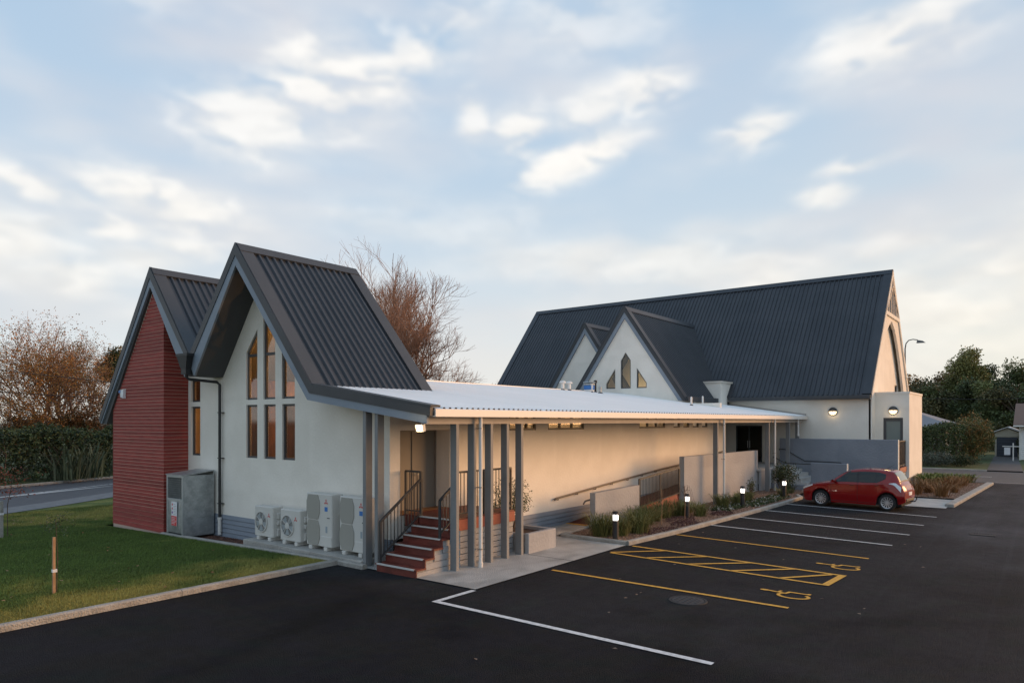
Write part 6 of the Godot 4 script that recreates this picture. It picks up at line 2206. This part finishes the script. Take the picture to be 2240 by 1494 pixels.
	var sp := thing("sapling", "slender green sapling tied to the timber stake on the lawn", "sapling", Vector3(5.34, lawn_y(-15.45) - 0.03, -15.52))
	b = MB.new()
	b.tube([Vector3.ZERO, Vector3(0.02, 0.7, 0.0), Vector3(-0.01, 1.45, -0.01)], [0.009, 0.008, 0.004], 6)
	put("trunk", b, "bark", sp)
	xf = []
	cc = []
	for i in 46:
		xf.append(Transform3D(random_basis(rng, rng.randf_range(0.6, 1.0)), Vector3(rng.randfn() * 0.10, rng.randf_range(1.12, 1.55), rng.randfn() * 0.10)))
		cc.append(shade(Color(0.05, 0.07, 0.03), rng.randf_range(0.7, 1.4)))
	leaves("foliage", sprig(4, 0.05, 0.3, 8), xf, cc, "leaf", sp)
	var s2 := thing("tree_stake", "weathered pale stake near the lawn edge by the red-leaved sapling", "stake", Vector3(7.35, lawn_y(-25.8) - 0.03, -25.75))
	b = MB.new()
	b.cbox(Vector3(-0.04, -0.2, -0.04), Vector3(0.04, 1.15, 0.04), 0.004)
	put("post", b, "kerb", s2)
	b = MB.new()
	b.cbox(Vector3(-0.05, 0.72, -0.05), Vector3(0.05, 0.78, 0.05), 0.004)
	put("tie", b, "label_white", s2)
	var s3 := thing("sapling", "young sapling with drooping red autumn leaves", "sapling", Vector3(7.55, lawn_y(-25.8) - 0.03, -25.9))
	b = MB.new()
	b.tube([Vector3.ZERO, Vector3(0.0, 1.0, 0.0), Vector3(0.15, 1.9, 0.05)], [0.014, 0.012, 0.005], 6)
	for i in 7:
		var y := 1.2 + i * 0.11
		b.tube([Vector3(0.05, y, 0.02), Vector3(0.05 + rng.randf_range(0.2, 0.5), y + 0.2, rng.randf_range(-0.3, 0.4))], [0.006, 0.003], 4)
	put("trunk", b, "bark", s3)
	xf = []
	cc = []
	for i in 60:
		xf.append(Transform3D(random_basis(rng, rng.randf_range(0.7, 1.1)), Vector3(0.15 + rng.randfn() * 0.28, rng.randf_range(1.25, 2.15), rng.randfn() * 0.28)))
		cc.append(shade(Color(0.30, 0.07, 0.035), rng.randf_range(0.6, 1.3)))
	leaves("foliage", sprig(4, 0.09, 0.25, 9), xf, cc, "leaf", s3)

# ------------------------------------------------------------------ lawn blades and fallen leaves
func build_grass() -> void:
	var r := RandomNumberGenerator.new()
	r.seed = 5
	var b := MB.new()
	for i in 7:
		var a := TAU * i / 7.0 + r.randf()
		var p := Vector3(cos(a) * 0.03 * r.randf(), 0, sin(a) * 0.03 * r.randf())
		var d := Vector3(cos(a + 1.0), 0, sin(a + 1.0))
		var s := Vector3(-d.z, 0, d.x) * 0.0045
		var h := r.randf_range(0.025, 0.05)
		var v := r.randf_range(0.75, 1.25)
		b.col = Color(v, v, v)
		b.tri(p - s, p + s, p + d * h * 0.6 + Vector3(0, h, 0))
	var me := b.mesh()
	var xf := []
	var cc := []
	while xf.size() < 110000:
		var z := -13.55 - pow(r.randf(), 1.35) * 20.0
		var x := r.randf_range(0.5, 16.0)
		if x > 10.42 and z > -26.2: continue
		if x < (-13.5 - z) * 0.42 - 1.2 + 3.0 - 1.5: continue
		if z < road_near(x) + 0.3: continue
		var k := r.randf_range(0.7, 1.3)
		xf.append(Transform3D(Basis(Vector3.UP, r.randf_range(0, TAU)).scaled(Vector3(k, k, k)), Vector3(x, lawn_y(z) - 0.032, z)))
		cc.append(shade(lawn_tone(x, z), r.randf_range(0.8, 1.7)))
	var g := multi("grass", me, xf, cc, "blade", self)
	g.set_meta("kind", "stuff")
	tag(g, "short mown grass of the lawn beside the hall", "grass")
	# leaves
	b = MB.new()
	b.quad(Vector3(-0.04, 0, 0), Vector3(0, 0.012, 0.025), Vector3(0.045, 0, 0.0), Vector3(0, 0.004, -0.028))
	xf = []
	cc = []
	for i in 190:
		var x := r.randf_range(2.0, 10.3)
		var z := r.randf_range(-30.5, -13.6) if i < 70 else r.randf_range(-31.5, -28.0)
		if i >= 70: x = r.randf_range(7.0, 11.5)
		xf.append(Transform3D(Basis.from_euler(Vector3(r.randf_range(-0.4, 0.4), r.randf_range(0, TAU), r.randf_range(-0.4, 0.4))), Vector3(x, lawn_y(z) + 0.0, z)))
		cc.append(shade(Color(0.36, 0.12, 0.04).lerp(Color(0.40, 0.27, 0.16), r.randf()), r.randf_range(0.7, 1.2)))
	for i in 320:
		var x := r.randf_range(6.0, 24.0)
		xf.append(Transform3D(Basis.from_euler(Vector3(r.randf_range(-0.4, 0.4), r.randf_range(0, TAU), r.randf_range(-0.4, 0.4))).scaled(Vector3(1.4, 1.4, 1.4)), Vector3(x, -0.345, road_far(x) + r.randf_range(0.15, 1.0))))
		cc.append(shade(Color(0.22, 0.10, 0.05), r.randf_range(0.6, 1.2)))
	for i in 26:
		xf.append(Transform3D(Basis.from_euler(Vector3(0, r.randf_range(0, TAU), 0)), Vector3(r.randf_range(4.0, 24.0), 0.008, r.randf_range(-8.5, -2.0))))
		cc.append(shade(Color(0.20, 0.13, 0.09), r.randf_range(0.6, 1.2)))
	var lv := multi("fallen_leaves", b.mesh(), xf, cc, "leaf", self)
	lv.set_meta("kind", "stuff")
	tag(lv, "scattered brown and orange fallen leaves on lawn and road edge", "leaves")

# ------------------------------------------------------------------ trees
class Twig:
	var mb := MB.new()
	var tips := []
	var r := RandomNumberGenerator.new()
	var shrink := 0.75
	var spread := 0.75
	var maxlev := 5
	var kids := 3
	var thin := 0.58
	var mid := Vector3.ZERO      # centre and radii of the rounded crown
	var rad3 := Vector3.ONE
	var heart := Vector3.ZERO    # limbs lead away from here
	func inside(p: Vector3) -> float:
		return ((p - mid) / rad3).length()
	func grow(p: Vector3, d: Vector3, len_: float, rad: float, lev: int) -> void:
		var pts := [p]
		var rs := [rad]
		var q := p
		var dir := d
		var out := false
		for i in 3:
			dir = (dir + Vector3(r.randf_range(-1, 1), r.randf_range(-0.7, 1), r.randf_range(-1, 1)) * 0.17).normalized()
			var n := q + dir * len_ / 3.0
			if lev > 1 and inside(n) > r.randf_range(0.94, 1.05):
				out = true
				break
			q = n
			pts.append(q)
			rs.append(rad * (1.0 - 0.13 * (i + 1)))
		if pts.size() > 1:
			mb.tube(pts, rs, 8 if lev == 0 else (5 if lev < 3 else 3), false)
		if lev >= maxlev or (out and lev > 3):
			tips.append(q)
			if pts.size() > 2: tips.append(pts[1])
			return
		var n := kids + (1 if r.randf() < 0.45 else 0)
		for i in n + 1:
			var from: Vector3 = q if i < n - 1 or pts.size() < 3 else pts[pts.size() - 2 - i % 2]
			var away := (from - heart).normalized()
			var side := dir.cross(Vector3(r.randf_range(-1, 1), r.randf_range(-1, 1), r.randf_range(-1, 1))).normalized()
			var nd := (dir * r.randf_range(0.5, 0.9) + side * spread * r.randf_range(0.5, 1.25) + away * 0.28).normalized()
			grow(from, nd, len_ * shrink * r.randf_range(0.75, 1.15), maxf(rad * thin, 0.0045), lev + 1)

func tree(called: String, label: String, at: Vector3, h: float, rad: float, o: Dictionary, group := "") -> Node3D:
	var t := thing(called, label, "tree", at, group)
	var tw := Twig.new()
	tw.r.seed = o.seed
	tw.maxlev = o.get("levels", 5)
	tw.kids = o.get("kids", 3)
	tw.spread = o.get("spread", 0.75)
	tw.shrink = o.get("shrink", 0.75)
	tw.thin = o.get("thin", 0.58)
	var base: float = o.get("base", 0.2)
	var wide: float = o.get("wide", h * 0.7)
	tw.mid = Vector3(0, h * (base + (1.0 - base) * 0.45), 0)
	tw.rad3 = Vector3(wide / 2, h * (1.0 - base) * 0.55, wide / 2)
	tw.heart = Vector3(0, h * base * 0.8, 0)
	var first: float = h * o.get("first", 0.26)
	var stems: int = o.get("stems", 1)
	for k in stems:
		var a := TAU * (k + tw.r.randf() * 0.6) / stems
		var lean := Vector3(cos(a), 0, sin(a)) * (0.0 if stems == 1 else tw.r.randf_range(0.15, 0.55))
		tw.grow(Vector3(lean.x * 0.5, -0.4, lean.z * 0.5), (Vector3.UP + lean).normalized(), first, rad, 0)
	put("trunk", tw.mb, o.get("bark", "bark"), t)
	var leaf: float = o.get("leaf", 0.0)
	if leaf > 0.0:
		var xf := []
		var cc := []
		var cols: Array = o.cols
		for p in tw.tips:
			for k in o.get("per", 2):
				if tw.r.randf() > o.get("keep", 1.0): continue
				var q: Vector3 = p + Vector3(tw.r.randfn(), tw.r.randfn(), tw.r.randfn()) * o.get("fuzz", 0.3)
				xf.append(Transform3D(random_basis(tw.r, tw.r.randf_range(0.6, 1.3)), q))
				cc.append(shade(cols[tw.r.randi_range(0, cols.size() - 1)], tw.r.randf_range(0.6, 1.35)))
		leaves("crown", sprig(o.get("leaves", 6), leaf, 0.35, int(o.seed)), xf, cc, "leaf", t)
	return t

# dense tree: trunk with limbs and a crown made of many leaf sprays in uneven clumps
func dense_tree(label: String, at: Vector3, h: float, w: float, n: int, leaf: float, cols: Array, seed_: int, group: String, cone := false) -> void:
	var t := thing("dense_tree", label, "tree", at, group)
	var r := RandomNumberGenerator.new()
	r.seed = seed_
	var b := MB.new()
	b.tube([Vector3.ZERO, Vector3(0.1, h * 0.4, 0.0), Vector3(0, h * 0.85, 0.1)], [0.03 * h, 0.02 * h, 0.006 * h], 8)
	var lumps := []
	for i in 26:
		var y := h * r.randf_range(0.16, 0.93)
		var k := (1.0 - y / h) * 1.1 if cone else sin(clampf(y / h, 0.05, 1.0) * PI * 0.93) * 0.9 + 0.25
		var a := r.randf_range(0, TAU)
		var q := w * 0.5 * k * sqrt(r.randf_range(0.15, 1.0))
		var c := Vector3(cos(a) * q, y, sin(a) * q)
		lumps.append([c, w * r.randf_range(0.11, 0.2), cols[r.randi_range(0, cols.size() - 1)]])
		b.tube([Vector3(0, y * 0.7, 0), c * Vector3(0.6, 0.95, 0.6), c], [0.008 * h, 0.006 * h, 0.003 * h], 5, false)
	put("trunk", b, "bark", t)
	var xf := []
	var cc := []
	for i in n:
		var l = lumps[r.randi_range(0, lumps.size() - 1)]
		var d := Vector3(r.randfn(), r.randfn() * 0.8, r.randfn())
		d = d.normalized() * pow(r.randf(), 0.4) * 1.15
		xf.append(Transform3D(random_basis(r, r.randf_range(0.6, 1.35)), l[0] + d * float(l[1])))
		cc.append(shade(l[2], r.randf_range(0.6, 1.4)))
	leaves("crown", sprig(6, leaf, 0.38, seed_), xf, cc, "leaf", t)

func hedge_run(label: String, a: Vector3, b: Vector3, h: float, w: float, n: int, leaf: float, cols: Array, seed_: int) -> void:
	var t := thing("hedge", label, "hedge", a)
	var r := RandomNumberGenerator.new()
	r.seed = seed_
	var d := b - a
	var side := d.normalized().cross(Vector3.UP)
	var nz := FastNoiseLite.new()
	nz.seed = seed_
	nz.frequency = 0.25
	var core := MB.new()
	for i in 12:
		var p := d * (i + 0.5) / 12.0
		for k in 3:
			core.tube([p, p + Vector3(r.randf_range(-0.5, 0.5), h * 0.5, r.randf_range(-0.5, 0.5)), p + Vector3(r.randf_range(-0.9, 0.9), h * 0.85, r.randf_range(-0.9, 0.9))], [0.05, 0.035, 0.01], 5, false)
	put("stem", core, "bark", t)
	var xf := []
	var cc := []
	for i in n:
		var u := r.randf()
		var top := h * (0.92 + 0.22 * nz.get_noise_2d(u * d.length(), 3.0))
		var y := top * (1.0 - pow(r.randf(), 1.6))
		var bulge := w * (0.5 + 0.2 * nz.get_noise_2d(u * d.length(), y * 2.0)) * (1.0 - 0.35 * pow(y / top, 3.0))
		var v := bulge * (1.0 - pow(r.randf(), 2.2)) * (1.0 if r.randf() < 0.8 else -1.0)
		xf.append(Transform3D(random_basis(r, r.randf_range(0.6, 1.3)), d * u + side * -v + Vector3(0, y, 0)))
		cc.append(shade(cols[r.randi_range(0, cols.size() - 1)], r.randf_range(0.6, 1.4)))
	leaves("foliage", sprig(6, leaf, 0.4, seed_), xf, cc, "leaf", t)

# ------------------------------------------------------------------ background
func build_background() -> void:
	rng.seed = 99
	var dk := [Color(0.031, 0.051, 0.017), Color(0.051, 0.076, 0.024), Color(0.076, 0.102, 0.034)]
	# left: hedge, flax, autumn trees across the road
	hedge_run("dark evergreen hedge along the far side of the road", Vector3(4, -0.2, -44.6), Vector3(38, -0.2, -57.6), 3.3, 2.4, 15000, 0.13, dk, 3)
	for p in [[17.0, -47.6], [18.4, -48.3]]:
		tuft("tall strap-leaved flax plant in front of the hedge", Vector3(p[0], -0.2, p[1]), 2.1, 60, 0.5, Color(0.05, 0.07, 0.03), Color(0.13, 0.15, 0.09), "flax plants at the hedge", "flax_plant", 0.05)
	tree("autumn_tree", "wide multi-stemmed autumn tree with thinning orange brown leaves", Vector3(21.2, -0.2, -62.0), 13.2, 0.17, {"seed": 21, "levels": 5, "kids": 2, "stems": 5, "wide": 14.0, "base": 0.10, "spread": 0.6, "first": 0.3, "shrink": 0.79, "leaf": 0.11, "leaves": 4, "per": 3, "keep": 0.75, "fuzz": 0.5, "bark": "bark_warm", "cols": [Color(0.44, 0.19, 0.04), Color(0.33, 0.16, 0.05), Color(0.48, 0.20, 0.04), Color(0.24, 0.16, 0.05)]})
	dense_tree("dark green tree rising beside the red gable roof edge", Vector3(28.2, -0.2, -65.2), 10.2, 4.6, 3600, 0.16, [Color(0.033, 0.051, 0.015), Color(0.068, 0.087, 0.024), Color(0.165, 0.128, 0.030)], 31, "")
	for s in [[14.6, -57.6, 5.0, 4.2, 41, Color(0.15, 0.075, 0.02)], [18.2, -58.8, 4.6, 4.4, 42, Color(0.20, 0.085, 0.02)], [22.0, -58.0, 5.0, 4.4, 43, Color(0.22, 0.085, 0.018)], [26.0, -59.0, 5.4, 4.6, 44, Color(0.16, 0.07, 0.025)], [30.0, -60.5, 5.2, 4.6, 45, Color(0.10, 0.06, 0.025)]]:
		shrub("autumn_shrub", {41: "olive brown autumn shrub at the open end of the road hedge", 42: "rusty autumn shrub under the multi-stemmed autumn tree", 43: "bright orange autumn shrub behind the flax plants", 44: "russet autumn shrub behind the hedge near the red gable", 45: "dull brown autumn shrub beside the dark green tree"}[s[4]], Vector3(s[0], -0.2, s[1]), Vector3(s[3], s[2], s[3]), 1500, 0.15, [s[5], shade(s[5], 0.65), Color(0.09, 0.065, 0.022)], s[4], "autumn shrubs behind the hedge", 9)
	# bare trees behind the hall
	tree("bare_tree", "tall bare domed tree rising behind the hall roof ridge", Vector3(42.0, -0.3, -50.5), 20.8, 0.30, {"seed": 8, "levels": 6, "kids": 3, "wide": 14.0, "base": 0.26, "spread": 0.6, "first": 0.3, "shrink": 0.80, "bark": "bark_warm"})
	tree("bare_tree", "bare spreading tree with low drooping boughs beside the hall roof", Vector3(42.8, -0.3, -43.2), 16.6, 0.28, {"seed": 15, "levels": 6, "kids": 3, "wide": 15.5, "base": 0.14, "spread": 0.72, "first": 0.28, "shrink": 0.80, "bark": "bark_warm"})
	for s in [[83.6, -71.6, 11.8, 51], [77.8, -62.8, 10.8, 52], [88.0, -69.0, 11.2, 53]]:
		tree("golden_tree", "distant thin golden tree seen over the white roof", Vector3(s[0], -0.3, s[1]), s[2], 0.18, {"seed": s[3], "levels": 5, "kids": 3, "spread": 0.6, "leaf": 0.22, "leaves": 5, "per": 2, "keep": 0.9, "fuzz": 0.4, "cols": [Color(0.32, 0.17, 0.05), Color(0.24, 0.11, 0.04)]}, "distant golden trees")
	# right: houses, hedge, garage, trees
	for s in [[105, -16, 10.0, 9, 61, 0], [111, -12.5, 11.0, 9, 62, 1], [112.7, -5.5, 10.6, 8, 64, 0], [118, -1.5, 11.0, 9, 65, 1], [120, -11.0, 10.6, 8, 66, 2], [98.3, -13.0, 7.6, 7, 67, 2], [101.5, -6.4, 8.4, 7, 68, 0], [108, 2.5, 10.6, 9, 69, 0], [100, -19.0, 9.5, 8, 70, 1], [96, -3.0, 7.0, 6, 71, 2], [103, -1.0, 8.6, 7, 72, 0], [122, 5.0, 12.0, 10, 73, 1]]:
		var cols: Array = [[Color(0.055, 0.076, 0.026), Color(0.090, 0.114, 0.036), Color(0.140, 0.158, 0.051)], [Color(0.090, 0.087, 0.030), Color(0.178, 0.123, 0.041), Color(0.332, 0.167, 0.046)], [Color(0.072, 0.072, 0.028), Color(0.114, 0.106, 0.041), Color(0.076, 0.102, 0.036)]][s[5]]
		dense_tree(["dark green tree in the belt beyond the street houses", "olive tree with russet top in the belt beyond the houses", "shadowy brownish tree in the belt beyond the houses"][s[5]], Vector3(s[0], 0.0, s[1]), s[2], s[3], 4200, 0.24, cols, s[4], "trees beyond the street")
	dense_tree("tall pointed evergreen standing above the belt beyond the houses", Vector3(105.3, 0.0, -8.4), 13.2, 7.5, 5200, 0.24, [Color(0.090, 0.114, 0.036), Color(0.153, 0.167, 0.051), Color(0.217, 0.204, 0.065)], 63, "", true)
	hedge_run("thick clipped green hedge in front of the grey-roofed house", Vector3(62.5, 0.05, -18), Vector3(62.5, 0.05, -5.2), 3.2, 2.6, 9000, 0.11, [Color(0.041, 0.067, 0.017), Color(0.065, 0.094, 0.026), Color(0.094, 0.123, 0.038)], 5)
	shrub("street_shrub", "rounded shrub turning orange at the end of the clipped hedge", Vector3(64.5, 0.05, -4.9), Vector3(3.2, 4.1, 2.6), 1500, 0.12, [Color(0.072, 0.094, 0.026), Color(0.232, 0.123, 0.029), Color(0.116, 0.116, 0.032)], 81, "", 8)
	shrub("street_shrub", "light green shrub beside the driveway before the garage", Vector3(73.0, 0.05, -5.2), Vector3(3.6, 4.2, 2.6), 1500, 0.13, [Color(0.087, 0.109, 0.032), Color(0.131, 0.145, 0.043), Color(0.174, 0.131, 0.043)], 82, "", 8)
	shrub("street_shrub", "low grey-green shrub at the foot of the clipped hedge", Vector3(59.8, 0.05, -7.0), Vector3(2.0, 1.1, 3.0), 700, 0.10, [Color(0.087, 0.109, 0.080), Color(0.123, 0.145, 0.109)], 83, "", 8)
	shrub("street_shrub", "low dark shrub on the verge beside the driveway", Vector3(60.4, 0.05, -5.0), Vector3(1.6, 1.0, 1.8), 500, 0.09, [Color(0.036, 0.051, 0.017), Color(0.058, 0.072, 0.026)], 84, "", 6)
	shrub("street_shrub", "dark shrub against the side of the far garage", Vector3(79.5, 0.05, -1.9), Vector3(1.0, 2.4, 0.9), 300, 0.10, [Color(0.029, 0.043, 0.014), Color(0.051, 0.065, 0.022)], 85, "", 6)
	mat("house_roof", lin(0.20, 0.205, 0.225), 0.7)
	mat("house_roof_brown", lin(0.16, 0.10, 0.075), 0.8)
	mat("house_wall", lin(0.50, 0.47, 0.38), 0.8)
	mat("garage_door", lin(0.055, 0.065, 0.085), 0.6)
	var h := thing("house", "low house with grey hipped roof behind the clipped hedge", "house", Vector3(0, 0, 0))
	bx("wall", 67.0, 0.0, -19.0, 77.0, 2.9, -6.8, "house_wall", h)
	var b := MB.new()
	var e := [Vector3(66.4, 2.95, -19.6), Vector3(77.6, 2.95, -19.6), Vector3(77.6, 2.95, -6.1), Vector3(66.4, 2.95, -6.1)]
	var r0 := Vector3(72, 4.9, -13.6)
	var r1 := Vector3(72, 4.9, -11.2)
	b.tri(e[0], r0, e[1])
	b.quad(e[0], e[3], r1, r0)
	b.tri(e[3], e[2], r1)
	b.quad(e[2], e[1], r0, r1)
	b.quad(e[0], e[1], e[2], e[3])
	put("roof", b, "house_roof", h)
	bx("gutter", 66.33, 2.86, -19.6, 66.45, 2.98, -6.05, "gutter_white", h)
	var g := thing("garage", "small cream weatherboard garage with dark door up the driveway", "garage")
	bx("wall", 80.0, 0.0, -4.15, 85.5, 2.3, -2.22, "house_wall", g)
	poly("gable", [[-4.15, 2.3], [-2.22, 2.3], [-3.18, 2.72]], "x", 79.98, 85.5, "house_wall", g)
	for i in 4: bx("weatherboard", 79.95, 1.92 + i * 0.11, -4.05 + 0.08 * i, 79.985, 2.02 + i * 0.11, -2.32 - 0.08 * i, "house_wall", g)
	for s in [-1.0, 1.0]:
		b = MB.new()
		b.hexa(strip(Vector3(79.7, 2.80, -3.18), Vector3(79.7, 2.32, -3.18 + s * 1.15), Vector3(6.0, 0, 0), Vector3.UP, 0.07))
		put("roof", b, "gutter_white", g)
	bx("garage_door", 79.94, 0.1, -4.0, 79.99, 1.88, -2.4, "garage_door", g)
	for i in 5: bx("door_rib", 79.925, 0.36 + i * 0.32, -4.0, 79.945, 0.375 + i * 0.32, -2.4, "rubber_and_void", g)
	var k := thing("house", "white weatherboard house with brown roof beside the garage drive", "house")
	bx("wall", 74.05, 0.0, -2.05, 84.0, 2.95, 8.0, "house_wall", k)
	for i in 17:
		b = MB.new()
		var y0 := 0.1 + i * 0.167
		b.hexa([Vector3(73.97, y0, -2.09), Vector3(74.05, y0, -2.09), Vector3(74.05, y0, 8.0), Vector3(73.97, y0, 8.0), Vector3(74.02, y0 + 0.16, -2.09), Vector3(74.05, y0 + 0.16, -2.09), Vector3(74.05, y0 + 0.16, 8.0), Vector3(74.02, y0 + 0.16, 8.0)])
		put("weatherboard", b, "gutter_white", k)
	b = MB.new()
	b.hexa(strip(Vector3(73.4, 3.0, -2.5), Vector3(79.0, 4.9, -2.5), Vector3(0, 0, 11), Vector3.UP, 0.12))
	b.hexa(strip(Vector3(84.6, 3.0, -2.5), Vector3(79.0, 4.9, -2.5), Vector3(0, 0, 11), Vector3.UP, 0.12))
	put("roof", b, "house_roof_brown", k)
	bx("gutter", 73.3, 2.92, -2.5, 73.45, 3.05, 8.5, "gutter_white", k)
	bx("corner_board", 73.955, 0.05, -2.11, 74.03, 2.95, -1.99, "gutter_white", k)
	var sg := thing("hanging_sign", "white hanging sign board on a post beside the driveway", "sign", Vector3(71.8, 0.06, -2.45))
	b = MB.new()
	b.cbox(Vector3(-0.04, 0, -0.04), Vector3(0.04, 1.5, 0.04), 0.006)
	b.cbox(Vector3(-0.03, 1.18, -0.75), Vector3(0.03, 1.25, 0.75), 0.006)
	put("post", b, "gutter_white", sg)
	bx("board", -0.02, 0.5, -0.62, 0.02, 1.12, -0.2, "label_white", sg)
	# overhead wires
	for s in [[Vector3(-6, 8.0, -57), Vector3(15, 6.9, -55.9), Vector3(40, 4.9, -54.5)], [Vector3(-6, 6.4, -57), Vector3(15, 5.4, -55.9), Vector3(40, 4.3, -54.5)]]:
		b = MB.new()
		b.tube(s, [0.025, 0.025, 0.025], 5)
		tag(put("overhead_wire", b, "black_plastic"), "thin black overhead wire crossing in front of the autumn trees", "wire", "overhead wires")
	b = MB.new()
	b.tube([Vector3(70, 6.2, -30), Vector3(70, 5.2, -4), Vector3(70, 6.0, 24)], [0.02, 0.02, 0.02], 5)
	tag(put("overhead_wire", b, "black_plastic"), "thin black overhead wire against the dark trees by the street", "wire")
